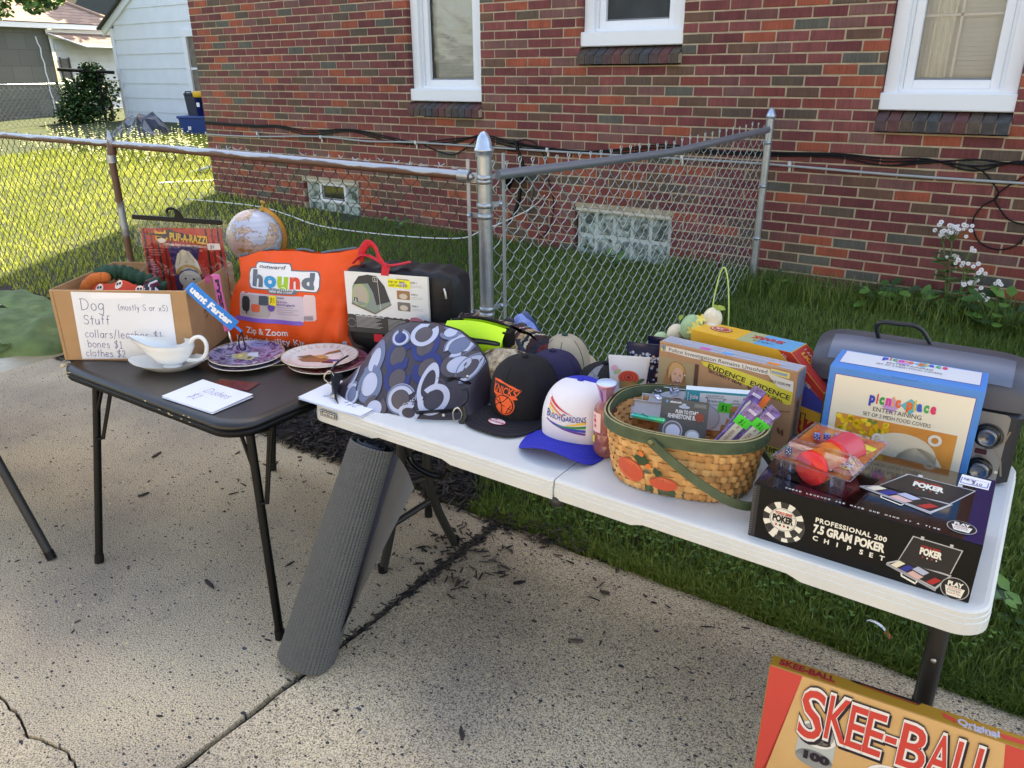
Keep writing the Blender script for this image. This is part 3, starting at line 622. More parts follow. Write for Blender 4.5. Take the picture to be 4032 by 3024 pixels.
for xx in (-6.97, -6.02, -4.8, -3.42, -2.28, -1.52):
    k = MB(); k.bbox((xx+7.86, -.006, .025), (.022, .022, .034), mat('clip_steel', (205, 212, 220), .3, metal=.6), .003); k.bbox((xx+7.86, .008, -.01), (.016, .01, .04), mat('clip_steel', (205, 212, 220)), .003); k.build('clip', t)
t = thing('hose_coil', 'coiled dark hose hanging on the brick wall beside the steel post', 'hose', (-3.65, YW-.06, .80))
HG = mat('hose_grey', (70, 80, 76), .45)
for i in range(5):
    k = MB(); k.tube([(.135*cos(a)*(1+i*.04)-.0, -.02-.010*i, .13*sin(a)*(1+i*.035)) for a in [pi*1.05-pi*1.25*j/24 for j in range(25)]], .011, HG, 7); k.build('hose_loop', t)
k = MB(); k.tube([(-.15, .02, 0), (-.10, -.02, .09), (-.02, -.02, .11), (.02, -.02, .05)], [.03, .045, .045, .03], BLK, 10); k.tube([(.0, 0, .02), (-.01, -.02, -.10), (-.04, -.03, -.2), (-.10, -.03, -.27)], [.014, .02, .018, .012], BLK, 8)
k.tube([(-.12, .03, .36), (-.04, -.01, .37), (-.02, -.01, .30), (.02, -.01, .22), (.03, 0, .15)], .014, BLK, 8); k.build('hanger', t)
# ------------------------------------------------------------------ the rusty fence (left) and the galvanised fence (right)
GALV = mat('galvanised', (172, 178, 184), .38, metal=.75, noise=.12, nscale=25, bump=.08, bscale=120)
GALV2 = mat('dull_galvanised', (176, 178, 178), .5, metal=.5, noise=.1, nscale=30)
def rustmat(name, thr, zdep=True):
    m = bpy.data.materials.new(name); m.use_nodes = True; N, L, b = NT(m)
    tc = N.new('ShaderNodeTexCoord'); n = N.new('ShaderNodeTexNoise'); n.inputs['Scale'].default_value = 5; n.inputs['Detail'].default_value = 8; L.new(tc.outputs['Object'], n.inputs['Vector'])
    src = n.outputs[0]
    if zdep:       # sky highlight painted into the silver top; rust below
        ge = N.new('ShaderNodeNewGeometry'); sx = N.new('ShaderNodeSeparateXYZ'); L.new(ge.outputs['Normal'], sx.inputs[0])
        mu = N.new('ShaderNodeMath'); mu.operation = 'MULTIPLY_ADD'; L.new(sx.outputs[2], mu.inputs[0]); mu.inputs[1].default_value = .42; L.new(n.outputs[0], mu.inputs[2]); src = mu.outputs[0]
    r = N.new('ShaderNodeValToRGB'); r.color_ramp.elements[0].position = thr-.05; r.color_ramp.elements[0].color = (*lin((104, 72, 56)), 1); r.color_ramp.elements[1].position = thr+.05; r.color_ramp.elements[1].color = (*lin((176, 180, 186)), 1)
    L.new(src, r.inputs[0]); L.new(r.outputs[0], b.inputs['Base Color']); mt = N.new('ShaderNodeMath'); mt.operation = 'GREATER_THAN'; L.new(src, mt.inputs[0]); mt.inputs[1].default_value = thr
    m3 = N.new('ShaderNodeMath'); m3.operation = 'MULTIPLY'; L.new(mt.outputs[0], m3.inputs[0]); m3.inputs[1].default_value = .6; L.new(m3.outputs[0], b.inputs['Metallic']); b.inputs['Roughness'].default_value = .45; return m
RUST = rustmat('rusty_pipe', .62); RUSTP = rustmat('rusty_post', .485, False)
WIRE_D = mat('dark_wire', (44, 36, 32), .5, metal=.2, rgb2=(84, 78, 70), nscale=4); WIRE_S = mat('zinc_wire', (186, 194, 190), .35, metal=.55)
def chain(P0, P1, zb, zt, mt, knuck, r=.0019, pw=.043, ph=.0855, nseg=5, bulge=0):
    """woven wire from P0 to P1; zb(t), zt(t) give its foot and top"""
    P0, P1 = Vector(P0), Vector(P1); L = (P1-P0).length; d = (P1-P0)/L; nrm = Vector((d.y, -d.x)); mb = MB(); n = int(L/pw); rw = random.Random(int(L*100))
    for i in range(n):
        t0 = (i+.5)/n; zt_, zb_ = zt(t0), zb(t0); k = int((zt_-zb_)/(ph/2)); pts = []; sgn0 = i % 2
        for j in range(k+1):
            z = zt_-j*ph/2; side = (j+sgn0) % 2; u = (i+side)*pw; base = P0+d*u; off = .0028*(1 if side else -1)
            # the wire hooks round its neighbour at each knot, and runs straight between
            pts.append((base.x+nrm.x*off-d.x*.001*(1 if side else -1), base.y+nrm.y*off-d.y*.001, z+.006)); pts.append((base.x-nrm.x*off, base.y-nrm.y*off, z-.006))
            if j < k:
                u2 = (i+.5)*pw+(.5-side)*(-.006); q = P0+d*u2; pts.append((q.x, q.y, z-ph/4))
        mb.tube(pts, r, mt, nseg, cap=False)
        b0 = Vector(pts[0]); side = sgn0 % 2; D3 = Vector((d.x, d.y, 0)); N3 = Vector((nrm.x, nrm.y, 0))
        if knuck:       # closed knuckles
            if i % 2 == 0:
                h = rw.uniform(.018, .034); mb.tube([b0, b0+Vector((0, 0, h*.5))+D3*.012, b0+Vector((0, 0, h*.9))+D3*.013, b0+Vector((0, 0, h))-D3*.002+N3*.004, b0+Vector((0, 0, h*.75))-D3*.014+N3*.006, b0+Vector((0, 0, h*.3))-D3*.010+N3*.006], r*1.05, mt, nseg)
        elif i % 2 == 0:            # twisted barbs
            h = rw.uniform(.012, .026); s_ = rw.uniform(.014, .024); mb.tube([b0-D3*s_+Vector((0, 0, h*.6))+N3*rw.uniform(-.015, .015), b0+Vector((0, 0, h*.4)), b0+D3*s_+Vector((0, 0, h))+N3*rw.uniform(-.015, .015)], r*1.25, GALV2, nseg)
            mb.tube([b0+D3*s_*.8+Vector((0, 0, h*.4)), b0+Vector((0, 0, h*.5)), b0-D3*s_*.9+Vector((0, 0, h*1.1))+N3*rw.uniform(-.015, .015)], r*1.25, GALV2, nseg)
    return mb
YF = 2.65
lf = thing('chain_link_fence', 'old rusty chain link fence running left from the steel post', 'fence', (-2.0, YF, .06))
def loc(mb, o): mb.v = [(p[0]-o.location.x, p[1]-o.location.y, p[2]-o.location.z) for p in mb.v]; return mb
m_ = chain((-8.5, YF), (-2.075, YF), lambda t: gz(-8.5+7.6*t, YF)+.01, lambda t: 1.305, WIRE_D, False)
loc(m_, lf).build('wire_mesh', lf)
k = MB(); k.tube([(-8.5, YF-.022, 1.30), (-6.2, YF-.022, 1.305), (-4.75, YF-.022, 1.307), (-3.2, YF-.022, 1.300), (-2.04, YF-.015, 1.293)], .0205, RUST, 14); loc(k, lf).build('top_rail', lf)
for px in (-4.75, -9.2):
    k = MB(); k.tube([(px-.012, YF-.045, -.2), (px, YF-.045, 1.24)], .021, RUSTP, 14); k.tube([(px, YF-.045, 1.20), (px, YF-.045, 1.245)], .028, GALV, 14); k.tube([(px, YF-.04, 1.245), (px, YF-.03, 1.30), (px, YF-.03, 1.335)], [.026, .026, .018], RUST, 14)
    k.lathe([(.020, 0), (.021, .008), (.015, .02), (.011, .04), (.004, .052), (0, .054)], GALV, 12, (px, YF-.03, 1.333)); loc(k, lf).build('line_post', lf)
k = MB(); k.bbox((-2.056, YF-.012, .70), (.018, .006, 1.32), GALV2, .002); loc(k, lf).build('tension_bar', lf)
k = MB(); k.tube([(-2.10, YF-.015, 1.294), (-2.045, YF-.012, 1.292)], .027, GALV, 14); k.bbox((-2.03, YF-.012, 1.29), (.05, .012, .035), GALV, .004); k.lathe([(.012, 0), (.012, .006), (.006, .010), (0, .011)], GALV, 10, (-2.035, YF-.022, 1.29), (0, -1, 0)); loc(k, lf).build('rail_end', lf)
# terminal post
tp = thing('terminal_post', 'thick galvanised steel post with a domed cap between the two fences', 'fence post', (-1.98, YF, .04))
k = MB(); k.tube([(0, 0, -.3), (0, 0, 1.345)], .0302, GALV, 24); k.build('post', tp)
k = MB(); k.lathe([(.034, 1.335), (.036, 1.352), (.041, 1.356), (.041, 1.362), (.0345, 1.372), (.031, 1.392), (.024, 1.412), (.013, 1.428), (0, 1.434)], mat('cast_alu', (186, 198, 214), .3, metal=.7), 28); k.build('cap', tp)
def band(z, dx, dy, ln=.055):
    k = MB(); k.lathe([(.0303, z-.011), (.0335, z-.010), (.0335, z+.010), (.0303, z+.011)], GALV, 24)
    d = Vector((dx, dy, 0)).normalized(); M = Matrix(((d.x, -d.y, 0), (d.y, d.x, 0), (0, 0, 1)))
    k.bbox(tuple(d*(.03+ln/2)+Vector((-d.y, d.x, 0))*-.006+Vector((0, 0, z))), (ln, .005, .022), GALV, .002, M=M)
    c = d*(.03+ln*.8)+Vector((0, 0, z)); sgn = Vector((d.y, -d.x, 0)); sgn = sgn if sgn.y < 0 else -sgn
    k.lathe([(.009, 0), (.009, .004), (.006, .009), (0, .010)], mat('cast_alu', (1, 1, 1)), 12, tuple(c+sgn*.008), tuple(sgn)); k.build('band', tp)
for z, s_ in ((1.235, -1), (1.09, -1), (.66, -1), (.30, -1)): band(z, -1, -.15)
for z in (1.25, 1.135, .685, .32): band(z, .25, 1.0, .06)
# galvanised panel running to the house
sf = thing('chain_link_fence', 'shiny galvanised chain link fence running from the post to the brick wall', 'fence', (-1.95, 2.73, .06))
A, B = Vector((-1.972, 2.70)), Vector((-1.667, 5.27))
RZ = [(0, 1.297), (.25, 1.288), (.55, 1.283), (.75, 1.305), (1, 1.333)]
def rz_(t):
    for (a, b), (c, d) in zip(RZ, RZ[1:]):
        if t <= c: return b+(d-b)*(t-a)/(c-a)
    return RZ[-1][1]
m_ = chain(A, B, lambda t: gz(A.x+(B.x-A.x)*t, A.y+(B.y-A.y)*t)+.01, lambda t: rz_(t)+.024, WIRE_S, True, r=.0021); loc(m_, sf).build('wire_mesh', sf)
k = MB(); k.tube([(A.x+(B.x-A.x)*t+.022, A.y+(B.y-A.y)*t, rz_(t)) for t in (-.0, .15, .3, .45, .53, .6, .8, 1)], .021, mat('grey_pipe', (150, 156, 166), .42, metal=.6), 14)
loc(k, sf).build('top_rail', sf)
k = MB(); q = A+(B-A)*.022; k.bbox((q.x+.006, q.y, .70), (.007, .02, 1.36), GALV2, .002); loc(k, sf).build('tension_bar', sf)
ep = thing('end_post', 'slim galvanised post with a round cap standing against the brick wall', 'fence post', (-1.655, 5.33, .27))
k = MB(); k.tube([(0, 0, -.3), (.004, 0, 1.135)], .0245, GALV, 20); k.build('post', ep)
k = MB(); k.lathe([(.028, 1.13), (.032, 1.142), (.032, 1.15), (.026, 1.165), (.018, 1.185), (0, 1.20)], mat('cast_alu', (1, 1, 1)), 20, (.004, 0, 0)); k.build('cap', ep)
for z in (.98, .70, .35): k = MB(); k.lathe([(.0248, z-.011), (.028, z-.01), (.028, z+.01), (.0248, z+.011)], GALV, 20); k.bbox((-.006, -.045, z), (.006, .05, .02), GALV, .002); k.build('band', ep)
t = thing('ground_cord', 'thin white cord lying along the shaded lawn behind the fence', 'cord', (-6, 4.5, .3))
k = MB(); k.tube(spl([(-7.6, 4.9, .46), (-6.63, 5.0, .46), (-6.0, 4.9, .44), (-5.38, 4.75, .42), (-4.68, 4.92, .385), (-4.11, 5.1, .39), (-3.94, 5.2, .45), (-3.75, 5.3, .54), (-3.53, 5.36, .66), (-3.41, 5.37, .77)], 8), .005, mat('white_cord', (220, 224, 220), .6), 6); loc(k, t).build('cord', t)
# ------------------------------------------------------------------ the yard behind: garage, block garage, shed, fence, bush, bins
SID2 = mat('shed_siding', (196, 200, 206), .6, noise=.08, nscale=3); SID = mat('white_siding', (226, 230, 236), .55, noise=.04, nscale=3); TRIM = mat('white_trim', (236, 238, 242), .5)
gx, gy = -17.66, 10.23
ga = thing('white_garage', 'white lap sided garage with a gable, left of the brick house', 'garage', (gx, gy, .6))
k = MB(); top = lambda x: 2.03+.52*x if x < 4.2 else 2.03+.52*8.4-.52*x        # eave line above the base
z = .02; i = 0
while z < 4.25:
    # clip each lap to the gable outline
    zt = z+.292
    xl = 0 if z < 2.0 else (z-2.0)/.52; xr = 8.4-xl; xl2 = 0 if zt < 2.0 else (zt-2.0)/.52; xr2 = 8.4-xl2
    if xr2 < xl2: break
    k.add([(xl, -.022, z), (xr, -.022, z), (xr2, -.004, zt), (xl2, -.004, zt), (xl, 0, z), (xr, 0, z)], [(0, 1, 2, 3), (4, 5, 1, 0)], SID); z = zt
k.build('siding', ga)
k = MB(); k.poly([(0, 0, -.4), (0, 7, -.4), (0, 7, 2.0), (0, 0, 2.0)], SID); k.poly([(8.4, 0, -.4), (8.4, 7, -.4), (8.4, 7, 2.0), (8.4, 0, 2.0)], SID); k.poly([(0, 0.001, -.4), (8.4, .001, -.4), (8.4, .001, .05), (0, .001, .05)], mat('footing', (150, 150, 146), .9)); k.build('wall', ga)
k = MB(); k.box((.04, -.03, .95), (.11, .03, 2.1), TRIM)
for s_ in (1, -1):
    a, b = (-.28, 1.86), (4.2, 4.19)
    xs_ = [a[0], b[0], b[0], a[0]] if s_ == 1 else [8.4-a[0], 8.4-b[0], 8.4-b[0], 8.4-a[0]]
    k.add([(xs_[0], -.06, a[1]), (xs_[1], -.06, b[1]), (xs_[2], -.06, b[1]+.17), (xs_[3], -.06, a[1]+.17), (xs_[0], -.003, a[1]), (xs_[1], -.003, b[1])], [(0, 1, 2, 3), (0, 4, 5, 1)], TRIM)
k.build('trim', ga)
k = MB(); SH2 = mat('dark_roofing', (72, 74, 70), .9, noise=.2)
for s_ in (1, -1):
    X_ = (lambda x: x) if s_ == 1 else (lambda x: 8.4-x)
    k.add([(X_(-.34), -.14, 1.98), (X_(4.2), -.14, 4.345), (X_(4.2), 7, 4.345), (X_(-.34), 7, 1.98), (X_(-.34), -.14, 2.02), (X_(4.2), -.14, 4.40), (X_(4.2), 7, 4.40), (X_(-.34), 7, 2.02)], [(0, 1, 5, 4), (4, 5, 6, 7), (0, 4, 7, 3), (0, 3, 2, 1)], SH2)
k.build('roof', ga)
k = MB(); WB_ = mat('brown_blind', (120, 112, 100), .8, noise=.3, nscale=9)
for q in ((2.66, .07), (3.55, .07)): k.box((q[0], -.05, 1.17), (.13, .04, 1.36), TRIM)
k.box((3.1, -.05, .5), (1.08, .06, .08), TRIM); k.box((3.1, -.05, 1.83), (1.06, .045, .12), TRIM); w = k.build('window', ga)
k = MB(); k.box((3.1, -.02, 1.15), (.78, .02, 1.25), WB_); k.box((3.1, -.034, 1.18), (.78, .02, .04), TRIM); k.build('pane', w)
# long block garage with brown shingle roof
dx, dy = -.244, .970
def Q(s, o, z): return (-21.35+dx*s-dy*o, 10.58+dy*s+dx*o, z)      # s along the wall, o back from it
bl = thing('block_garage', 'grey concrete block garage under a brown shingle roof, at the top left', 'garage', (-21.35, 10.58, .4))
BO = Vector((-21.35, 10.58, .4))
class BMB(MB):
    def add(s, vs, fs, m, smooth=False): MB.add(s, [Vector(p)-s.o for p in vs], fs, m, smooth)
    o = BO
blkm = bpy.data.materials.new('grey_block'); blkm.use_nodes = True; N, L, b = NT(blkm); b.inputs['Roughness'].default_value = .95
tc = N.new('ShaderNodeTexCoord'); sx = N.new('ShaderNodeSeparateXYZ'); L.new(tc.outputs['Object'], sx.inputs[0]); cx = N.new('ShaderNodeCombineXYZ'); L.new(sx.outputs[1], cx.inputs[0]); L.new(sx.outputs[2], cx.inputs[1])
bt = N.new('ShaderNodeTexBrick'); bt.inputs['Scale'].default_value = 1; bt.inputs['Brick Width'].default_value = .5; bt.inputs['Row Height'].default_value = .37; bt.inputs['Mortar Size'].default_value = .006
for i_, c_ in ((1, (112, 113, 108)), (2, (98, 99, 96)), (3, (84, 85, 82))): bt.inputs[i_].default_value = (*lin(c_), 1)
L.new(cx.outputs[0], bt.inputs[0]); L.new(bt.outputs[0], b.inputs['Base Color'])
k = BMB(); k.poly([Q(-7, 0, 0), Q(.16, 0, 0), Q(.16, 0, 2.75), Q(-7, 0, 2.75)], blkm); k.poly([Q(.16, 0, 0), Q(.16, 5, 0), Q(.16, 5, 2.75), Q(.16, 0, 2.75)], blkm); k.build('block_wall', bl)
k = BMB(); wp = mat('patch_white', (208, 214, 220), .8); pts = [(-.22, 2.55), (-.20, 2.40), (-.15, 2.3), (-.17, 2.1), (-.13, 1.95), (-.15, 1.75), (-.12, 1.55), (-.14, 1.3), (-.10, 1.1), (-.11, .8)]
for a_, b_2 in zip(pts, pts[1:]): k.poly([Q(a_[0]-.02, -.01, a_[1]), Q(a_[0]+.02, -.01, a_[1]), Q(b_2[0]+.018, -.01, b_2[1]), Q(b_2[0]-.018, -.01, b_2[1])], wp)
k.build('filled_crack', bl)
k = BMB(); k.add([Q(-7, -.18, 2.68), Q(2.6, -.18, 2.76), Q(2.6, -.18, 2.87), Q(-7, -.18, 2.80), Q(-7, .0, 2.68), Q(2.6, 0, 2.76)], [(0, 1, 2, 3), (0, 4, 5, 1)], TRIM)
k.add([Q(.05, -.05, 2.60), Q(2.6, -.05, 2.63), Q(2.6, -.05, 2.77), Q(.05, -.05, 2.72)], [(0, 1, 2, 3)], TRIM); k.build('fascia', bl)
shm = bpy.data.materials.new('brown_shingle'); shm.use_nodes = True; N, L, b = NT(shm); b.inputs['Roughness'].default_value = .95
tc = N.new('ShaderNodeTexCoord'); sx = N.new('ShaderNodeSeparateXYZ'); L.new(tc.outputs['Object'], sx.inputs[0]); cx = N.new('ShaderNodeCombineXYZ'); L.new(sx.outputs[1], cx.inputs[0]); L.new(sx.outputs[2], cx.inputs[1])
bt = N.new('ShaderNodeTexBrick'); bt.inputs['Scale'].default_value = 1; bt.inputs['Brick Width'].default_value = .3; bt.inputs['Row Height'].default_value = .082; bt.inputs['Mortar Size'].default_value = .006
for i_, c_ in ((1, (150, 128, 116)), (2, (128, 110, 102)), (3, (78, 66, 64))): bt.inputs[i_].default_value = (*lin(c_), 1)
L.new(cx.outputs[0], bt.inputs[0]); L.new(bt.outputs[0], b.inputs['Base Color'])
k = BMB(); k.poly([Q(-7, -.2, 2.82), Q(2.45, -.2, 2.89), Q(.4, 4.2, 4.75), Q(-7, 4.2, 4.75)], shm); k.poly([Q(2.45, -.2, 2.89), Q(2.6, 8, 2.89), Q(.4, 4.2, 4.75)], shm)
k.build('roof', bl)
k = BMB(); k.tube([Q(2.45, -.2, 2.91), Q(.4, 4.2, 4.78)], .05, mat('ridge_cap', (168, 140, 122), .9), 6); k.build('ridge', bl)
# white lean-to shed against it
sh = thing('lean_to_shed', 'white lean-to shed with a shingle roof beside the grey block wall', 'shed', Q(.25, 0, .4))
BMB.o = Vector(Q(.25, 0, .4))
k = BMB(); z = .3
while z < 2.28:
    k.add([Q(.2, -.085, z), Q(3.0, -.085, z), Q(3.0, -.055, z+.245), Q(.2, -.055, z+.245), Q(.2, -.05, z), Q(3, -.05, z)], [(0, 1, 2, 3), (4, 5, 1, 0)], SID2); z += .245
k.poly([Q(.12, -.05, 2.2), Q(1.0, -.05, 2.3), Q(.1, -.05, 2.62)], TRIM); k.build('siding', sh)
k = BMB(); k.add([Q(.06, -.06, 2.66), Q(3, -.06, 2.66), Q(3, -.55, 2.36), Q(.75, -.55, 2.36), Q(.06, -.06, 2.62), Q(.75, -.55, 2.32), Q(3, -.55, 2.32)], [(0, 3, 2, 1), (0, 4, 5, 3), (3, 5, 6, 2)], shm); k.build('roof', sh)
k = BMB(); k.tube([Q(.72, -.56, 2.335), Q(3, -.56, 2.335)], .022, TRIM, 6); k.tube([Q(.04, -.07, 2.64), Q(.72, -.56, 2.335)], .02, TRIM, 6); k.build('gutter', sh)
k = BMB(); k.poly([Q(.29, -.09, 1.5), Q(.52, -.09, 1.5), Q(.52, -.09, 2.06), Q(.29, -.09, 2.06)], mat('shed_window', (86, 84, 84), .3, noise=.3))
for a_ in (.27, .53): k.box(Q(a_, -.10, 1.78), (.03, .03, .62), mat('brown_frame', (96, 84, 74), .8))
k.build('window', sh)
# more roofs far behind
fh_ = thing('tan_house', 'tan house with a dark gabled roof seen far behind, at the very top', 'house', (-30, 20, 1)); BMB.o = Vector((-30, 20, 1))
k = BMB(); k.box((-31.5, 21.5, 3.5), (10, 6, 7), mat('tan_siding', (176, 148, 118), .8, noise=.05)); k.build('wall', fh_)
k = BMB(); k.box((-28.8, 18.45, 4.5), (1.6, .1, 1.1), TRIM); k.box((-28.8, 18.38, 4.5), (1.4, .1, .9), mat('teal_glass', (96, 128, 120), .2)); k.build('window', fh_)
k = BMB(); k.poly([(-31, 16, 3.1), (-27.2, 18.2, 3.3), (-27.6, 18.4, 3.9), (-30.6, 17.2, 4.9)], mat('dark_roofing', (72, 74, 70))); k.poly([(-31, 16, 3.0), (-27.2, 18.2, 3.2), (-27.2, 18.2, 3.3), (-31, 16, 3.1)], TRIM); k.build('porch_roof', fh_)
# leaves
LFM = [mat('leaf %d' % i, c, .55, noise=.15) for i, c in enumerate([(60, 96, 40), (88, 126, 52), (42, 72, 34), (150, 176, 72)])]  # the last, palest leaf colour paints highlights into the tree crowns
def leaves(mb, rnd, cs, n, s, mats=LFM[:3]):
    for i in range(n):
        c = rnd.choice(cs); r = c[3]*rnd.random()**.4; th = rnd.uniform(0, 2*pi); ph = math.acos(rnd.uniform(-1, 1))
        p = Vector((c[0]+r*sin(ph)*cos(th), c[1]+r*sin(ph)*sin(th), c[2]+r*cos(ph)*.85)); d = Vector((rnd.uniform(-1, 1), rnd.uniform(-1, 1), rnd.uniform(-.9, .4))); nn = Vector((rnd.uniform(-1, 1), rnd.uniform(-1, 1), 1))
        l = s*rnd.uniform(.6, 1.3); leafq(mb, p, d, nn, l, l*.75, mats[int(rnd.random()*len(mats))])
BK = mat('tree_bark', (86, 74, 62), .95, noise=.3, nscale=12, bump=.6)
rt = random.Random(31)
def tree(loc_, h, name, label, cs, n, s, limbs):
    t = thing(name, label, 'tree' if 'tree' in name else 'bush', loc_); k = MB(); k.tube([(0, 0, -.3), (.05, .02, h*.4), (.1, -.05, h*.75)], [h*.035, h*.028, h*.015], BK, 10)
    for l_ in limbs: k.tube(spl([(.05, .02, h*.4), (l_[0]*.4, l_[1]*.4, (h*.4+l_[2])/2+.3), l_], 4), [h*.015]+[h*.012*(1-i/9)+.008 for i in range(8)], BK, 6)
    k.build('trunk', t); k = MB(); leaves(k, rt, cs, n, s, LFM if 'tree' in name else [LFM[0], LFM[2], LFM[2], LFM[2]]); k.build('crown', t); return t
tree((-19.6, 6.6, .6), 6, 'maple_tree', 'leafy tree whose low branches hang into the top left corner', [(1.2, 1.6, 2.55, .5), (.2, 1.6, 2.7, .55), (2.0, 2.2, 2.62, .45), (-.8, 1.2, 2.8, .6), (0, 0, 4.5, 1.5), (.8, 2.6, 2.75, .4)], 2600, .12, [(1.4, 1.6, 2.5), (2.2, 2.4, 2.6), (-.8, 1.2, 2.9), (.3, 1.6, 2.7)])
tree((-25.5, 16.5, .6), 9, 'backyard_tree', 'tall tree behind the block garage that dapples its roof', [(.6, -1, 7.2, .8), (-1.5, -2.5, 6.8, .8), (1.5, 1, 7.5, 1.0), (-2, 1, 7.5, .9), (2.8, -1.5, 6.4, .7), (0, 0, 8.5, 1.2)], 1500, .3, [(.6, -1, 7), (-1.5, -2.5, 6.6), (2.8, -1.5, 6.2)])
bu_ = tree((-17.9, 10.0, .6), 1.2, 'ivy_bush', 'dark leafy bush against the corner of the white garage', [(-.1, -.3, .35, .5), (-.35, -.55, .15, .5), (.0, -.1, .75, .42), (-.45, -.5, .75, .32), (-.1, -.25, 1.0, .28), (-.2, -.4, .1, .5), (-.2, -.3, .6, .45), (-.5, -.6, .35, .38), (.0, -.25, 1.15, .25)], 4600, .08, [(-.2, -.2, 1.1), (-.5, -.6, .8)])
t = thing('clothes_post', 'black metal T post standing in the bush beside the white garage', 'post', (-17.7, 9.75, .6)); k = MB(); k.tube([(0, 0, -.2), (0, 0, 1.12)], .03, BLK, 8); k.build('pole', t); k = MB(); k.tube([(-.42, -.62, 1.19), (.2, .28, 1.12)], .035, BLK, 8); k.build('crossbar', t)
bf_ = thing('chain_link_fence', 'distant silver chain link fence in front of the grey block garage', 'fence', (-18.6, 8.9, .6))
m_ = chain((-18.1, 6.0), (-19.0, 10.3), lambda t: .6, lambda t: 1.49, WIRE_S, False, r=.004, pw=.06, ph=.12, nseg=3); loc(m_, bf_).build('wire_mesh', bf_)
k = MB(); k.tube([(-18.1, 6.0, 1.5), (-19.0, 10.3, 1.49)], .022, mat('galvanised', (1, 1, 1)), 8); loc(k, bf_).build('top_rail', bf_)
for q in ((-18.47, 7.78), (-18.95, 10.05)): k = MB(); k.tube([(q[0], q[1], .3), (q[0], q[1], 1.5)], .026, mat('galvanised', (1, 1, 1)), 8); loc(k, bf_).build('line_post', bf_)
# bins, bucket, tarp, planks
BL1 = mat('blue_plastic', (28, 62, 132), .4, noise=.06, nscale=5); BL2 = mat('navy_plastic', (26, 34, 62), .4); YEL = mat('yellow_plastic', (226, 176, 30), .4)
def tub(loc_, rz, w, d, h, m, label, cat='tub'):
    t = thing('storage_tub', label, cat, loc_, rz); k = MB(); a, b = w/2, d/2; s = .82
    k.add([(-a*s, -b*s, 0), (a*s, -b*s, 0), (a*s, b*s, 0), (-a*s, b*s, 0), (-a, -b, h), (a, -b, h), (a, b, h), (-a, b, h)], [(3, 2, 1, 0), (0, 1, 5, 4), (1, 2, 6, 5), (2, 3, 7, 6), (3, 0, 4, 7)], m); k.build('body', t)
    k = MB(); k.bbox((0, 0, h+.005), (w*1.08, d*1.08, .045), m, .012); k.build('rim', t); return t
t = tub((-13.05, 8.95, .60), .35, .66, .42, .36, BL1, 'big blue plastic tub on the grass by the white garage'); k = MB(); k.box((-.12, -.20, .18), (.06, .012, .06), TRIM); k.build('sticker', t)
t = tub((-13.22, 8.98, .98), .3, .24, .22, .36, BL2, 'dark navy bin standing on the big blue tub'); k = MB(); k.tube([(-.07, -.11, .36), (-.07, -.12, .41), (.05, -.12, .41), (.05, -.11, .36)], .012, BLK, 5); k.build('handle', t)
t = thing('bucket', 'dark blue bucket with a yellow lid standing on the big blue tub', 'bucket', (-12.96, 8.98, .98), .1); k = MB(); k.lathe([(.0, 0), (.125, 0), (.142, .34), (.145, .34)], mat('bucket_blue', (30, 40, 110), .35), 24); k.build('body', t)
k = MB(); k.lathe([(.15, .32), (.16, .335), (.16, .405), (.145, .42), (0, .42)], YEL, 24); k.build('lid', t); k = MB(); Pr(k, lambda u, v, q: ((.137+q)*sin(u/.137)-0, -(.137+q)*cos(u/.137), v), .002).rect(-.02, .16, .05, .23, TRIM, 3, 1); k.build('sticker', t)
t = thing('tarp_pile', 'crumpled black and grey plastic heaped against the white garage', 'tarp', (-14.1, 8.55, .56)); TPM = [mat('black_plastic', (34, 36, 44), .3), mat('grey_plastic', (120, 124, 132), .35), mat('navy_film', (52, 56, 76), .3)]
rp = random.Random(4); H = [[0]*15 for _ in range(15)]
for i in range(1, 14):
    for j in range(1, 14): H[i][j] = max(.03, (.50*math.exp(-((i-8.5)**2/9+(j-7)**2/14))+.42*math.exp(-((i-3.5)**2/8+(j-6)**2/12)))*rp.uniform(.78, 1.1))
def tf(u, v): i, j = int(round(u*14)), int(round(v*14)); return (-.75+1.5*u+.04*sin(v*25), -.6+1.1*v, H[i][j])
k = MB(); k.grid(tf, 14, 14, TPM[0], smooth=False, mf=lambda u, v: TPM[int(rp.random()*3) if u > .4 else int(rp.random()*1.7)]); k.build('sheet', t)
t = thing('plank', 'long white board lying on the sunny lawn behind the fence', 'board', (-8.75, 5.75, .44), .95); k = MB(); k.bbox((0, 0, .02), (.75, .10, .04), mat('weathered_white', (206, 212, 206), .7, noise=.1), .006); k.build('board', t)
t = thing('plank', 'short white board propped behind the longer one on the sunny lawn', 'board', (-9.3, 6.2, .46), .25); k = MB(); k.bbox((0, 0, .06), (.7, .06, .03), mat('weathered_white', (1, 1, 1)), .006, M=Matrix.Rotation(-.25, 3, 'Y')); k.build('board', t)
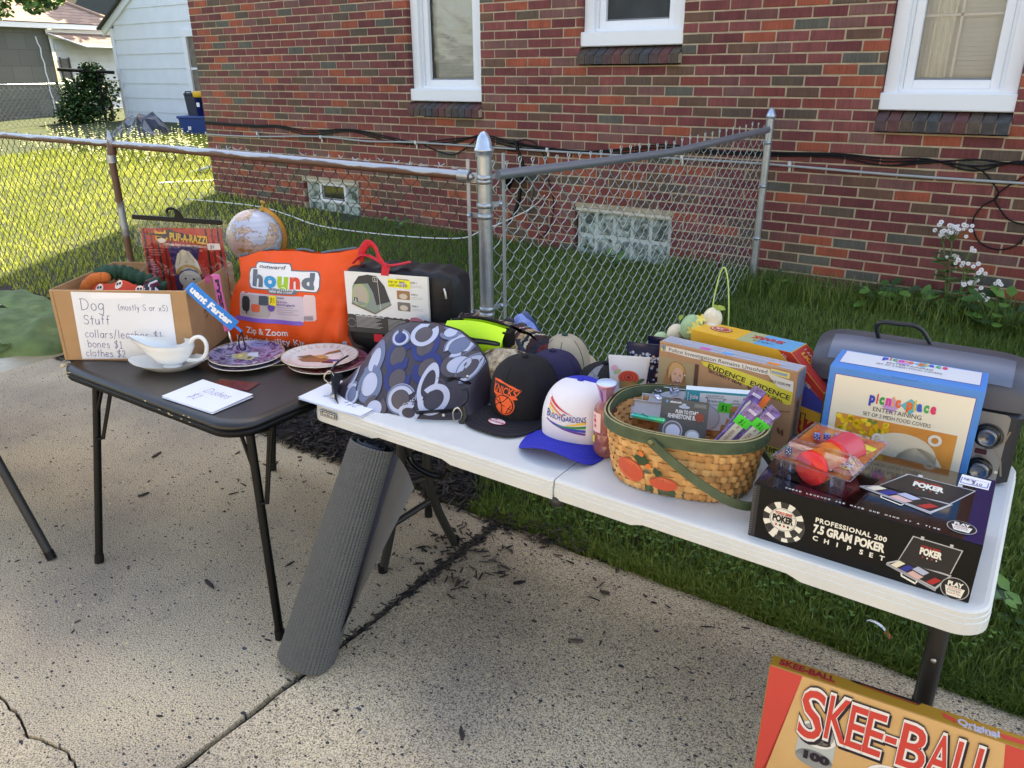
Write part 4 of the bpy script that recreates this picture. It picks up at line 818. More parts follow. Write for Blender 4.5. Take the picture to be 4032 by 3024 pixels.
# wild flowers with whitish tops
k = MB(); rw = random.Random(8); WFM = [mat('flower_white %d' % i, c, .7) for i, c in enumerate([(196, 194, 160), (176, 180, 126), (150, 166, 100)])]; WST = mat('stalk_green', (110, 136, 62), .7)
for i in range(420):
    s_ = rw.random(); x_ = -9.6-4.2*s_+rw.gauss(0, .3); y_ = 6.7+.4*s_+rw.gauss(0, .4)+(rw.random()**3)*-1.2
    if x_ > -8.15: continue
    h = rw.uniform(.12, .42); z0 = gz(x_, y_); lx, ly = rw.gauss(0, .03), rw.gauss(0, .03)
    k.add([(x_-.005, y_, z0), (x_+.005, y_, z0), (x_+lx, y_+ly, z0+h)], [(0, 1, 2)], WST)
    for j in range(7):
        q = h*(.55+.07*j); r_ = .022*(1-j*.08); a = rw.uniform(0, 6); c = Vector((x_+lx*q/h, y_+ly*q/h, z0+q)); e1 = Vector((cos(a), sin(a), .2))*r_; e2 = Vector((-sin(a), cos(a), .3))*r_
        k.add([c-e1, c-e2, c+e1, c+e2], [(0, 1, 2, 3)], WFM[int(rw.random()*3)])
tag(k.build('wildflowers'), 'tall pale flower spikes growing across the sunny back lawn', 'wildflowers', kind='stuff')
# weeds along the wall on the right
def daisy(mb, c, r, n=9, m=None):
    c = Vector(c); up_ = Vector((rw.uniform(-.4, .4), -1.0, rw.uniform(.2, .9))).normalized(); e1 = up_.orthogonal().normalized(); e2 = up_.cross(e1)
    for j in range(n):
        a = 2*pi*j/n; d = e1*cos(a)+e2*sin(a); s_ = up_.cross(d)*r*.34; mb.add([c, c+d*r*.6+s_, c+d*r, c+d*r*.6-s_], [(0, 1, 2, 3)], m)
    mb.blob(c+up_*.002, r*.34, mat('flower_eye', (214, 200, 110), .8), 6, 4)
PET = mat('petal', (236, 232, 240), .6); STM = mat('weed_stem', (86, 116, 56), .6)
def fleabane(loc_, label, heads, bow):
    t = thing('fleabane', label, 'wildflower', loc_); k = MB(); f = MB(); l_ = MB()
    for hx, hy, hz, n, sp_ in heads:
        k.tube(spl([(0, 0, -.03), (hx*.25+bow*.2, hy*.3, hz*.4), (hx*.7, hy*.8, hz*.8), (hx, hy, hz)], 5), [.006]*6+[.004]*10, STM, 5)
        f = MB()
        for i in range(n):
            p = Vector((hx+rw.gauss(0, sp_), hy+rw.gauss(0, sp_*.6), hz+rw.gauss(.02, sp_*.42))); k.tube([(hx*.92, hy*.9, hz*.9), p], .0015, STM, 4, cap=False); daisy(f, p, rw.uniform(.011, .017), 9, PET)
        f.build('flower', t)
        for j in range(9):
            q = rw.uniform(.12, .8); leafq(l_, (hx*q, hy*q, hz*q), (rw.choice((-1, 1)), rw.uniform(-.6, .3), rw.uniform(-.3, .4)), (0, -.4, 1), rw.uniform(.04, .09), .025, LFM[0 if rw.random() < .6 else 2])
    k.build('stem', t); l_.build('foliage', t); return t
G_ = 'white flowered weeds along the brick wall'
tag(fleabane((-.43, 5.25, .27), 'tallest white flowered weed against the brick wall, at the right', [(-.05, -.02, .53, 26, .05), (-.10, 0, .50, 8, .025), (-.03, 0, .36, 3, .02)], .0), group=G_)
tag(fleabane((-.40, 5.22, .27), 'leaning white flowered weed right of the tallest one', [(.05, -.02, .34, 9, .03), (.03, .0, .42, 3, .02), (.12, -.02, .31, 3, .02), (.10, .0, .23, 9, .035), (.15, 0, .16, 9, .03)], .1), group=G_)
tag(fleabane((-.17, 5.25, .27), 'smallest white flowered weed, farthest right at the brick wall', [(-.02, -.02, .24, 4, .015)], .0), group=G_)
def weed(loc_, label, n, r, L_, m=LFM[:3], hgt=.12):
    t = thing('broadleaf_weed', label, 'weed', loc_); l_ = MB(); s_ = MB()
    for i in range(n):
        a = rw.uniform(0, 2*pi); q = r*rw.random()**.5; h = rw.uniform(.02, hgt); p = (q*cos(a), q*sin(a)*.6, h); s_.tube([(q*.3*cos(a), q*.2*sin(a), -.02), p], .0018, STM, 4, cap=False)
        leafq(l_, p, (cos(a), sin(a)-.3, rw.uniform(-.2, .7)), (0, -.5, 1), L_*rw.uniform(.6, 1.2), L_*.55, m[int(rw.random()*len(m))])
    s_.build('stem', t); l_.build('foliage', t); return t
GW = 'broad leaved weeds in the grass'
for (x_, y_, n_, r_, L_, h_, lb) in ((-.80, 5.25, 30, .16, .10, .16, 'leafy weed clump left of the white flowers at the wall'), (-.60, 5.25, 30, .14, .10, .15, 'leafy weed clump touching the foot of the tallest white flowers'), (-.10, 5.2, 40, .2, .11, .22, 'large leafy weed clump at the far right of the wall'), (-1.52, 5.28, 10, .10, .07, .17, 'heart leaved weed beside the slim end post'), (-2.75, 5.2, 14, .12, .09, .14, 'leafy weed below the cables under the hose coil'), (-5.0, 5.2, 12, .2, .08, .1, 'low leafy weed between the two basement windows'),
      (-.25, 2.55, 10, .08, .06, .07, 'pale leafy weed under the front edge of the white table'), (.2, 2.6, 14, .10, .07, .09, 'leafy weed by the right leg of the white table'), (.12, 2.95, 9, .07, .05, .08, 'small pale weed right of the white table')):
    t = weed((x_, y_, gz(x_, y_)), lb, n_, r_, L_, hgt=h_); tag(t, group=GW)
# ------------------------------------------------------------------ tables
HDPE = mat('white_hdpe', (214, 215, 211), .42, noise=.035, nscale=9, bump=.12, bscale=420)
SEAM = mat('table_seam', (120, 118, 110), .7); DST = mat('dark_steel', (44, 44, 44), .45); BST = mat('black_steel', (6, 6, 7), .45, spec=.25)
def rr(x0, x1, y0, y1, r, n=6, which=(1, 1, 1, 1)):
    out = []
    for k_, (cx, cy, q) in enumerate(((x1-r, y1-r, 0), (x0+r, y1-r, 1), (x0+r, y0+r, 2), (x1-r, y0+r, 3))):
        if which[k_]:
            for i in range(n+1): t = pi/2*(q+i/n); out.append((cx+r*cos(t), cy+r*sin(t)))
        else: out.append((x1 if q in (0, 3) else x0, y1 if q in (0, 1) else y0))
    return out
def tabletop(mb, x0, x1, y0, y1, zt, r, which, depth, m, ctr):
    """moulded top with a ribbed skirt; depth(x) is the skirt's height"""
    o = rr(x0, x1, y0, y1, r, 7, which); P = []
    for i in range(len(o)):         # subdivide long sides
        a, b = o[i], o[(i+1) % len(o)]; L_ = sqrt((a[0]-b[0])**2+(a[1]-b[1])**2); n_ = max(1, int(L_/.03)); P += [(a[0]+(b[0]-a[0])*j/n_, a[1]+(b[1]-a[1])*j/n_) for j in range(n_)]
    prof = [(.012, 0), (.004, .0015), (.0, .006), (.0, .015), (-.0018, .0165), (-.0018, .027), (-.0035, .0285), (-.0035, None), (.004, None)]
    n_ = len(P); V = []
    def inset(p, d):
        q = []
        for ax, (lo_, hi_) in ((0, (x0, x1)), (1, (y0, y1))): q.append(p[ax])
        dx_ = (1 if p[0] > hi_x else 0)-(1 if p[0] < lo_x else 0); dy_ = (1 if p[1] > y1-r else 0)-(1 if p[1] < y0+r else 0)
        cx_, cy_ = min(max(p[0], lo_x), hi_x), min(max(p[1], y0+r), y1-r); vx, vy = p[0]-cx_, p[1]-cy_; l_ = sqrt(vx*vx+vy*vy) or 1
        return (p[0]-vx/l_*d, p[1]-vy/l_*d)
    lo_x = x0+(r if which[1] else -1); hi_x = x1-(r if which[0] else -1)
    for d, dz in prof:
        for p in P:
            q = inset(p, d); V.append((*q, zt-(depth(p[0]) if dz is None else dz)))
    F = [(i*n_+j, (i+1)*n_+j, (i+1)*n_+(j+1) % n_, i*n_+(j+1) % n_) for i in range(len(prof)-1) for j in range(n_)]
    mb.add(V, F, m, False); mb.add([V[j] for j in range(n_)], [list(range(n_))], m)
    mb.add([(p[0], p[1], zt-.014) for p in [inset(p, .03) for p in P]], [list(range(n_-1, -1, -1))], m)
WZ = .737
wt = thing('folding_table', 'long white folding table holding the bags, caps, basket and boxes', 'table', (-.905, 1.86, 0))
def sk(x):
    if -.62 < x < -.335 or .225 < x < .60: return .044
    return .054
k = MB(); tabletop(k, -.905, -.0015, -.382, .38, WZ, .055, (0, 1, 1, 0), sk, HDPE, 0); k.build('table_top', wt)
k = MB(); tabletop(k, .0015, .960, -.378, .384, WZ, .06, (1, 0, 0, 1), sk, HDPE, 0); k.build('table_top', wt)
k = MB(); k.box((0, 0, WZ-.012), (.012, .74, .008), SEAM); k.lathe([(.018, -.02), (.020, 0), (.014, .012), (0, .014)], DST, 14, (.005, -.372, WZ-.062), (0, -1, 0)); k.build('hinge', wt)
def badge(mb):
    p = Pr(mb, lambda u, v, q: (-.905+.052+u, -.3885-q, WZ-.030+v)); K_ = ink(24, 24, 24); W_ = ink(232, 230, 222)
    p.rect(0, -.001, .074, .021, K_); p.up().rect(.002, .001, .072, .019, W_); p.up().rect(.004, .003, .070, .017, K_); p.up().text('LIFETIME', .008, .0058, .0082, W_, w=.058, bold=.03)
k = MB(); badge(k); k.build('badge', wt)
def wleg(pts, r=.0165):
    k = MB(); k.tube(spl(pts, 5) if len(pts) > 2 else pts, r, DST, 12); return k
for n_, pts in enumerate([[(-.72, -.03, .70), (-.735, -.03, .33), (-.745, .11, .0)], [(-.74, -.12, .70), (-.79, -.14, .33), (-.85, -.18, .0)]]):
    k = wleg(pts); k.tube([tuple(pts[-1]), (pts[-1][0], pts[-1][1], .03)], .018, BLK, 12); k.build('leg', wt)
k = MB(); k.tube([(-.785, -.14, .36), (-.735, -.03, .36)], .012, DST, 10); k.tube([(-.81, -.16, .20), (-.738, -.0, .26)], .012, DST, 10); k.tube([(-.74, -.08, .52), (-.45, -.05, .685)], .012, DST, 10); k.tube([(-.72, -.33, .68), (-.72, .33, .68)], .015, DST, 10); k.build('brace', wt)
for pts in ([(.885, -.13, .70), (.888, -.15, .40), (.89, -.17, .0)], [(.875, .21, .70), (.875, .21, .40), (.875, .21, .0)]):
    k = wleg(pts, .0195); k.tube([pts[-1], (pts[-1][0], pts[-1][1], .03)], .021, BLK, 12)
    if pts[0][1] < 0: k.lathe([(.006, 0), (.005, .003), (0, .004)], mat('rivet', (190, 186, 176), .3, metal=.8), 12, (.888, -.172, .452), (0, -1, 0))
    k.build('leg', wt)
k = MB(); k.tube([(.882, -.14, .50), (.70, -.09, .70)], .011, DST, 10); k.tube([(.885, -.33, .68), (.885, .33, .68)], .015, DST, 10); k.build('brace', wt)
# carrying handle hanging under the front edge
k = MB(); hp = spl([(-.575, -.30, .675), (-.572, -.30, .62), (-.555, -.30, .585), (-.50, -.30, .568), (-.435, -.30, .575), (-.41, -.30, .615), (-.405, -.30, .665)], 6); k.tube(hp[8:30], [.0105+.001*(i % 2) for i in range(22)], mat('black_vinyl', (20, 20, 22), .25), 10)
for s_ in ((0, 9), (28, 37)): k.tube(hp[s_[0]:s_[1]], .016, mat('black_web', (30, 30, 30), .8), 6, flat=.25)
k.build('carry_handle', wt)
# card table
CT = mat('black_vinyl_top', (18, 17, 19), .36, noise=.15, nscale=6, bump=.05, bscale=300, spec=.6); ZC = .735
ct = thing('card_table', 'square black card table with a padded vinyl top and tubular legs', 'table', (-2.35, 1.72, 0), radians(.5))
k = MB(); h_ = .51
def pad(d, r_): return rr(-h_+d, h_-d, -h_+d*1.0, h_-d, r_, 8)
rings = [(.03, -0.0, .09), (.012, -.003, .10), (.003, -.010, .105), (0, -.018, .108), (.003, -.024, .105), (.012, -.027, .10)]
V = []; n_ = len(pad(0, .1))
for d, dz, r_ in rings: V += [(x_, y_, ZC+dz) for x_, y_ in pad(d, r_)]
k.add(V, [(i*n_+j, (i+1)*n_+j, (i+1)*n_+(j+1) % n_, i*n_+(j+1) % n_) for i in range(len(rings)-1) for j in range(n_)], CT, True); k.add([V[j] for j in range(n_)], [list(range(n_))], CT)
k.add([(x_, y_, ZC-.026) for x_, y_ in pad(.012, .1)], [list(range(n_-1, -1, -1))], CT); k.build('table_top', ct)
k = MB(); V = []; rings = [(.014, -.024), (.002, -.027), (.0, -.034), (.002, -.046), (.010, -.050)]
for d, dz in rings: V += [(x_, y_, ZC+dz) for x_, y_ in pad(d, .105)]
k.add(V, [(i*n_+j, (i+1)*n_+j, (i+1)*n_+(j+1) % n_, i*n_+(j+1) % n_) for i in range(len(rings)-1) for j in range(n_)], BST, True)
CH_ = mat('chipped_cream', (206, 190, 150), .8); rcx = random.Random(2)
for i in range(26):                       # chipped vinyl along the front rim and corner
    q = rcx.choice(pad(-.0006, .108)[18:27]) if i % 3 else (rcx.uniform(-.1, .3), -h_-.0006); a_ = rcx.uniform(0, .03); k.box((q[0]+rcx.uniform(-.02, .02)*(i % 3 == 0), q[1], ZC+rcx.choice((-.014, -.030, -.026))), (rcx.uniform(.004, .014), .002, rcx.uniform(.001, .0025)), CH_, rz=0 if not i % 3 else .8)
k.blob((-h_+.012, -h_+.03, ZC-.016), (.010, .014, .006), CH_, 8, 5); k.build('rim', ct)
for sx_, sy_, top_, foot in ((-1, -1, (-.395, -.425), (-.332, -.595)), (1, -1, (.462, -.425), (.568, -.498)), (-1, 1, (-.41, .40), (-.368, .25)), (1, 1, (.42, .43), (.49, .34))):
    k = MB(); a_, b_ = Vector((*top_, .69)), Vector((*foot, 0)); k.tube([a_, a_.lerp(b_, .3), b_+Vector((0, 0, .0))], .0135, BST, 12); k.tube([a_.lerp(b_, .955), b_], .0165, BLK, 12)
    q = a_.lerp(b_, .30); k.tube([a_+Vector((-sx_*.055*1, 0, 0)), a_.lerp(b_, .22)+Vector((0, 0, 0))], .0065, BST, 8); k.tube([a_+Vector((.05, .035, 0)), q+Vector((.03, .0, -.02)), q+Vector((.012, -.012, -.02))], .0075, BST, 8, flat=.6); k.tube([a_+Vector((.062, .035, 0)), q+Vector((.038, .0, -.02))], .004, BST, 6)
    k.build('leg', ct)
# second white table at the left edge
t2 = thing('folding_table', 'white folding table cut off by the left edge, with a green garment on it', 'table', (-3.7, 1.1, 0))
k = MB(); tabletop(k, -.8, .64, -.38, .42, WZ, .05, (1, 1, 1, 1), lambda x_: .05, HDPE, 0); k.build('table_top', t2)
k = MB(); k.tube([(.60, -.10, .70), (.66, -.10, .44), (.852, -.066, .0)], .0165, DST, 12); k.tube([(.838, -.068, .03), (.853, -.066, 0)], .0175, BLK, 12); k.build('leg', t2)
k = MB(); k.tube([(.655, -.09, .45), (.52, -.02, .62)], .012, DST, 10); k.build('brace', t2)
# cloth helper: a crumpled heap drawn as a height field over an ellipse-like outline
def wr(x_, y_, s=1, ph=0):
    return (sin(x_*31*s+ph+2.2*sin(y_*17*s))*.45+sin(y_*43*s+1.7*ph+1.8*sin(x_*23*s+ph))*.32+sin((x_+y_)*61*s+ph)*.16)
VEL = mat('green_suede', (72, 94, 58), .9, rgb2=(108, 130, 80), nscale=14, bump=.5, bscale=25)
gs = thing('green_garment', 'folded green suede garment heaped on the left white table', 'garment', (-3.30, 1.27, WZ))
def heap(rx, ry, h, amp, ph, pw=.5, up_=1.0):
    def fn(u, v):
        a = 2*pi*u; q = v; rim = 1+.07*sin(3*a+ph)+.05*sin(7*a+ph*2); x_, y_ = rx*q*cos(a)*rim, ry*q*sin(a)*rim
        z_ = h*(max(0, 1-q**2.6))**pw+amp*wr(x_, y_, 1, ph)*(1-q**6)*(.3+q)
        return (x_, y_, max(.002, z_))
    return fn
k = MB(); k.grid(heap(.34, .24, .088, .016, 1, .55), 64, 28, VEL, cu=True); k.build('body', gs)
k = MB(); k.grid(lambda u, v: (-.30+.55*u, -.20-.06*sin(u*5)-.03*cos(v*5)+.008*sin(u*40), .02+.05*v*(1+.3*sin(u*17))), 40, 6, VEL); k.grid(lambda u, v: (-.34+.50*u, .05+.16*v, .095+.010*sin(v*3.1)-.05*u*u+.004*sin(u*20+v*6)), 30, 8, VEL); k.build('fold', gs)
k = MB(); k.tube([(-.12+.20*q, -.05-.15*q, .094-.07*q*q) for q in [i/10 for i in range(11)]], .0022, mat('seam_green', (146, 168, 110), .9), 5); k.build('seam', gs)
# ------------------------------------------------------------------ things on the card table
WP = mat('white_paper', (232, 234, 240), .7); PEN = ink(58, 48, 120, .5); KRA = mat('kraft_card', (176, 138, 98), .8, noise=.05, nscale=20, bump=.08, bscale=90); KRD = mat('kraft_inside', (150, 116, 84), .85, noise=.06, nscale=14)
# cardboard box
cx_, cy_, crz = -2.854, 1.248, radians(31.7)
cb = thing('cardboard_box', 'open brown cardboard box marked Dog Stuff, standing on the card table', 'box', (cx_, cy_, ZC), crz)
w_, d_, h_ = .491, .425, .260; k = MB(); t_ = .0045
k.box((w_/2, t_/2, h_/2), (w_, t_, h_), KRA); k.box((w_/2, d_-t_/2, h_/2+.003), (w_, t_, h_), KRA); k.box((t_/2, d_/2, h_/2+.001), (t_, d_-2*t_-.001, h_), KRA); k.box((w_-t_/2, d_/2, h_/2+.001), (t_, d_-2*t_-.001, h_), KRA); k.box((w_/2, d_/2, t_/2), (w_-.01, d_-.01, t_), KRA)
for z_ in (h_+.0005,): k.box((w_/2, t_/2, z_), (w_-.002, t_-.001, .001), mat('cut_card', (206, 178, 140), .8))
k.box((.012, -.0012, h_/2), (.001, .001, h_-.01), KRD); k.build('body', cb)
k = MB(); P_ = Pr(k, face((w_, 0, 0), (0, 1, 0), (0, 0, 1))); P_.hand('2HF69' if 'H' in HW else '2hF69', .115, .215, .030, .0022, ink(56, 34, 26), rot=-pi/2); P_.rect(.19, .0, .193, h_-.002, KRD); k.build('pen_mark', cb)
k = MB(); P_ = Pr(k, face((0, -.0006, 0), (1, 0, 0), (0, 0, 1)), .0007)
P_.poly([(.079, .256), (.436, .250), (.426, .012), (.066, .004)], WP); P_.up()
for s_, x_, y_, h2, wd in (('Dog', .104, .190, .042, .0019), ('(mostly S or XS)', .240, .191, .022, .0014), ('Stuff', .104, .138, .034, .0019), ('collars/leashes $1', .098, .088, .030, .0017), ('bones $1', .100, .050, .028, .0017), ('clothes $2', .086, .016, .027, .0017)):
    P_.hand(s_, x_, y_, h2, wd, PEN, rot=-.02, sx=1.0 if h2 > .025 else .92)
P_.poly([(.145, .254), (.33, .253), (.345, .235), (.15, .228)], mat('clear_tape', (236, 238, 246), .12)); k.build('paper_sign', cb)
def inbox(lx, ly, lz): return (cx_+lx*cos(crz)-ly*sin(crz), cy_+lx*sin(crz)+ly*cos(crz), ZC+lz)
# dog toys and clothes in the box
GV = mat('green_velvet', (22, 62, 44), .8, noise=.3, nscale=30, bump=.3); ORF = mat('orange_fleece', (196, 104, 46), .95, bump=.4, bscale=200); RDP = mat('red_print', (208, 66, 40), .8)
t = thing('plush_horn', 'orange fleece plush horn lying at the left inside the cardboard box', 'plush toy', inbox(.09, .12, .2), crz)
k = MB(); k.tube(spl([(-.035, 0, -.02), (-.022, 0, .035), (.01, 0, .068), (.045, .0, .076)], 6), [.028]*4+[.027]*5+[.024]*5+[.021]*5, ORF, 14); k.blob((.05, 0, .076), .021, ORF); k.build('horn', t)
t = thing('velvet_collar', 'dark green velvet dog garment lying in the cardboard box', 'dog clothing', inbox(.19, .16, .2), crz)
k = MB(); k.tube(spl([(-.09, .0, .07), (-.05, -.01, .088), (0, 0, .085), (.05, -.01, .07), (.10, 0, .05), (.14, .01, .02)], 8), [.026+.006*sin(i*1.7) for i in range(41)], GV, 16); k.build('cloth', t)
t = thing('red_owl_cloth', 'red dog garment printed with pale owls at the front of the cardboard box', 'dog clothing', inbox(.20, .08, .2), crz)
def owl(u, v, q=0): return (-.10+.21*u, -.03+.05*v, .045+.022*sin(pi*u)-.06*(1-v)+.006*sin(u*14)+q)
k = MB(); k.grid(owl, 24, 6, RDP); P_ = Pr(k, lambda u, v, q: (-.10+.21*u, -.03+.05*v-q, .045+.022*sin(pi*u)-.06*(1-v)+.006*sin(u*14)+q*.7), .001); CRM = ink(236, 216, 196)
for u_, v_ in ((.15, .75), (.36, .3), (.5, .8), (.72, .35), (.85, .8), (.12, .2)):
    P_.k = 1; P_.ell(u_, v_, .07, .22, CRM, 12); P_.up(); P_.ell(u_-.025, v_+.04, .02, .07, ink(50, 40, 44), 8); P_.ell(u_+.025, v_+.04, .02, .07, ink(50, 40, 44), 8)
k.build('cloth', t)
t = thing('striped_collar', 'purple and white striped dog collar lying in the cardboard box', 'dog collar', inbox(.30, .13, .2), crz); STP = [mat('stripe_white', (214, 206, 226), .8), mat('stripe_plum', (96, 40, 66), .8), GV]
k = MB(); k.grid(lambda u, v: (-.035+.07*u+.03*v, -.02+.012*sin(u*6), .02+.05*sin(pi*(u*.9+.05))+(.028*v)*.4), 16, 3, STP[0], mf=lambda u, v: STP[int(u*9) % 3]); k.grid(lambda u, v: (-.03+.08*u, -.05+.02*v, .0+.03*sin(pi*u)+.03*v), 14, 3, STP[0], mf=lambda u, v: STP[int(u*9+v*2) % 3]); k.build('strap', t)
# costume in its clear bag on a black hanger
co = thing('dog_costume_pack', 'clear bag holding a red dog costume card, on a black hanger in the cardboard box', 'costume', inbox(.12, .36, .225), crz)
k = MB(); F_ = face((0, 0, 0), (1, 0, .0), (0, 0, 1)); P_ = Pr(k, lambda u, v, q: (u, -q+.012*sin(u*9)*.4, v), .0006)
RED = ink(190, 32, 30); RDK = ink(120, 14, 20); PUR = ink(44, 30, 104); BK_ = ink(20, 14, 18); GLD_ = ink(232, 178, 52); WHI = ink(236, 232, 228)
k.grid(lambda u, v: (.052+.322*u, .004+.012*sin((.052+.322*u)*9)*.4, -.19+.375*v), 12, 2, RED); P_.rect(.055, -.19, .372, .183, RED, 10, 1)
P_.up()
for i in range(13):
    u_ = .062+i*.0245; 
    if .145 < u_ < .29 and i != 4: continue
    P_.poly([(u_, .183), (u_+.008, .183), (u_+.010-.004, -.19), (u_-.004, -.19)], RDK if i % 2 else BK_)
P_.up(); P_.poly([(.150, .115), (.278, .115), (.262, .06), (.285, -.19), (.152, -.19), (.160, .0)], PUR)
P_.up(); P_.poly([(.062, .166), (.30, .126), (.315, .142), (.20, .170), (.17, .18), (.12, .168)], BK_)
P_.up(); P_.ell(.132, .150, .024, .022, GLD_, 16); P_.poly([(.108, .160), (.112, .182), (.126, .168)], GLD_); P_.poly([(.140, .168), (.152, .180), (.156, .158)], GLD_); P_.up(); P_.ell(.132, .138, .016, .010, WHI, 12); P_.rect(.114, .146, .130, .153, BK_); P_.rect(.134, .146, .150, .153, BK_); P_.ell(.132, .136, .005, .003, BK_, 8)
P_.up(); P_.text('PUP-A-RAZZI', .166, .138, .030, ink(120, 40, 20), w=.148, bold=.05, rot=-.10); P_.up(); P_.text('PUP-A-RAZZI', .165, .1395, .030, ink(238, 190, 40), w=.148, bold=.03, rot=-.10)
P_.text('COSTUMES THAT ARE SIMPLY RIDOGULOUS', .134, .121, .0075, WHI, w=.18, bold=.03, rot=-.06)
P_.poly([(.168, .012), (.170, .045), (.185, .085), (.207, .104), (.235, .095), (.262, .055), (.272, .012), (.222, .03)], ink(226, 218, 200))       # tall hat
P_.up(); P_.ring(.220, -.004, .054, .048, .012, ink(206, 158, 66), 18, .25, pi-.25); P_.line([(.198, .10), (.194, .07), (.188, .045)], .003, ink(206, 170, 96)); P_.line([(.222, .10), (.234, .07), (.252, .05)], .003, ink(206, 170, 96)); P_.rect(.211, .052, .225, .055, GLD_); P_.rect(.2165, .047, .2195, .061, GLD_)
P_.up(); P_.ell(.222, -.015, .046, .036, ink(214, 206, 190), 22); P_.ell(.215, -.055, .030, .028, ink(206, 198, 180), 18); P_.up(); P_.ell(.214, -.062, .009, .006, BK_, 10); P_.ell(.203, -.012, .005, .004, BK_, 8); P_.ell(.236, -.014, .005, .004, BK_, 8)
P_.poly([(.155, -.19), (.168, -.09), (.196, -.085), (.20, -.19)], ink(130, 60, 50)); P_.poly([(.20, -.19), (.20, -.085), (.24, -.08), (.25, -.19)], WHI)
yy = .11
for wds in ('INCLUDES', 'Printed Mitre Headpiece', 'Printed Costume with', 'Removable Collar', 'SIZES', 'X-Small', 'Small', 'Medium', 'Large', 'MATERIALS', 'Polyester', 'CARE', 'Hand wash', 'Line dry'):
    P_.text(wds, .066+(.012 if wds[0] != wds[0].upper() or len(wds) > 3 and wds[1].islower() else 0), yy, .0042, ink(226, 170, 170), bold=.02); yy -= .0095
P_.up(); P_.rrect(.310, .102, .366, .131, .003, ink(206, 70, 50)); P_.up(); P_.rrect(.3125, .1045, .3635, .1285, .003, WHI); P_.up(); P_.hand('$4', .324, .108, .014, .0016, ink(40, 36, 80)); k.build('card', co)
def clearm(name, rgb=(1, 1, 1), a=.18, rough=.12, bs=.9):
    if name in MC: return MC[name]
    m = bpy.data.materials.new(name); m.use_nodes = True; N, L, b = NT(m)
    tr = N.new('ShaderNodeBsdfTransparent'); tr.inputs[0].default_value = (*rgb, 1); gl = N.new('ShaderNodeBsdfGlossy'); gl.inputs['Roughness'].default_value = rough; gl.inputs[0].default_value = (.9, .92, 1, 1)
    tc = N.new('ShaderNodeTexCoord'); n = N.new('ShaderNodeTexNoise'); n.inputs['Scale'].default_value = 18; n.inputs['Distortion'].default_value = 1.5; L.new(tc.outputs['Object'], n.inputs['Vector']); bu = N.new('ShaderNodeBump'); bu.inputs['Strength'].default_value = bs; bu.inputs['Distance'].default_value = .03; L.new(n.outputs[0], bu.inputs['Height']); L.new(bu.outputs[0], gl.inputs['Normal'])
    fr = N.new('ShaderNodeLayerWeight'); fr.inputs[0].default_value = .35; ma = N.new('ShaderNodeMath'); ma.operation = 'MULTIPLY_ADD'; ma.inputs[1].default_value = .6; ma.inputs[2].default_value = a; L.new(fr.outputs['Fresnel'], ma.inputs[0])
    mx = N.new('ShaderNodeMixShader'); L.new(ma.outputs[0], mx.inputs[0]); L.new(tr.outputs[0], mx.inputs[1]); L.new(gl.outputs[0], mx.inputs[2]); L.new(mx.outputs[0], N['Material Output'].inputs[0]); MC[name] = m; return m
CLR = clearm('clear_film', (.98, .99, 1), .03, .12, .5)
k = MB(); k.grid(lambda u, v: (.035+.36*u, -.014-.012*sin(u*14+v*3)*sin(pi*v)-.006*sin(v*19), -.19+.42*v), 30, 24, CLR); k.grid(lambda u, v: (.035+.36*u, .014+.008*sin(u*11+v*3)*sin(pi*v), -.19+.42*v), 12, 12, CLR); k.build('clear_bag', co)
k = MB(); k.bbox((.222, -.030, .224), (.345, .012, .017), BLK, .002, M=Matrix.Rotation(.062, 3, 'Y')); k.tube(spl([(.228, -.03, .228), (.226, -.03, .243), (.218, -.03, .262), (.205, -.03, .266), (.19, -.03, .262), (.188, -.03, .248)], 4), .0055, BLK, 8); k.poly([(.212, -.034, .23), (.252, -.034, .227), (.236, -.034, .25), (.225, -.034, .262)], BLK); k.poly([(.212, -.026, .23), (.252, -.026, .227), (.236, -.026, .25), (.225, -.026, .262)], BLK); k.build('hanger', co)
# leashes over the side of the box
t = thing('blue_leash', 'blue padded leash reading Frequent Farter, hanging over the cardboard box', 'leash', (-2.45, 1.52, .99)); LB = mat('blue_strap', (22, 126, 206), .6)
A_, B_ = Vector((-2.440, 1.530, 1.004)), Vector((-2.315, 1.600, .865)); dl = (B_-A_).normalized(); fn_ = fw; sd_ = dl.cross(-fn_).normalized(); nn_ = sd_.cross(dl).normalized(); nn_ = -nn_ if nn_.dot(fw) > 0 else nn_; Ls = (B_-A_).length
def strap(u, v, q): c = .012*sin(pi*min(1, max(0, u/Ls))); return A_-Vector(t.location)+dl*u+sd_*(-v if sd_.z < 0 else v)+nn_*(q+c)
k = MB(); k.grid(lambda u, v: strap(u*Ls, -.021+.042*v, .003), 12, 2, LB); k.grid(lambda u, v: strap(u*Ls, -.021+.042*v, -.003), 12, 2, LB)
for e in (-.021, .021): k.grid(lambda u, v: strap(u*Ls, e, -.003+.006*v), 12, 1, LB)
k.grid(lambda u, v: tuple(Vector(strap(0, -.021+.042*v, .003))+Vector((-.05*sin(u*1.6), .01*u, -.05*u*u))), 8, 2, LB); P_ = Pr(k, lambda u, v, q: strap(u, v, .003+q), .0006); P_.text('uent Farter', .006, -.010, .022, WHI, w=Ls-.02, bold=.05); k.build('strap', t)
k = MB(); e_ = strap(Ls, 0, 0); k.tube([e_, e_+dl*.03], .008, LB, 8, flat=.4); k.tube(spl([e_+dl*.03, e_+Vector((.010, .0, -.05)), e_+Vector((.012, .0, -.085)), e_+Vector((.026, .01, -.085)), e_+Vector((.024, .01, -.05)), e_+dl*.03], 4), .0025, mat('carabiner', (30, 30, 34), .3, metal=.6), 6); k.build('clip', t)
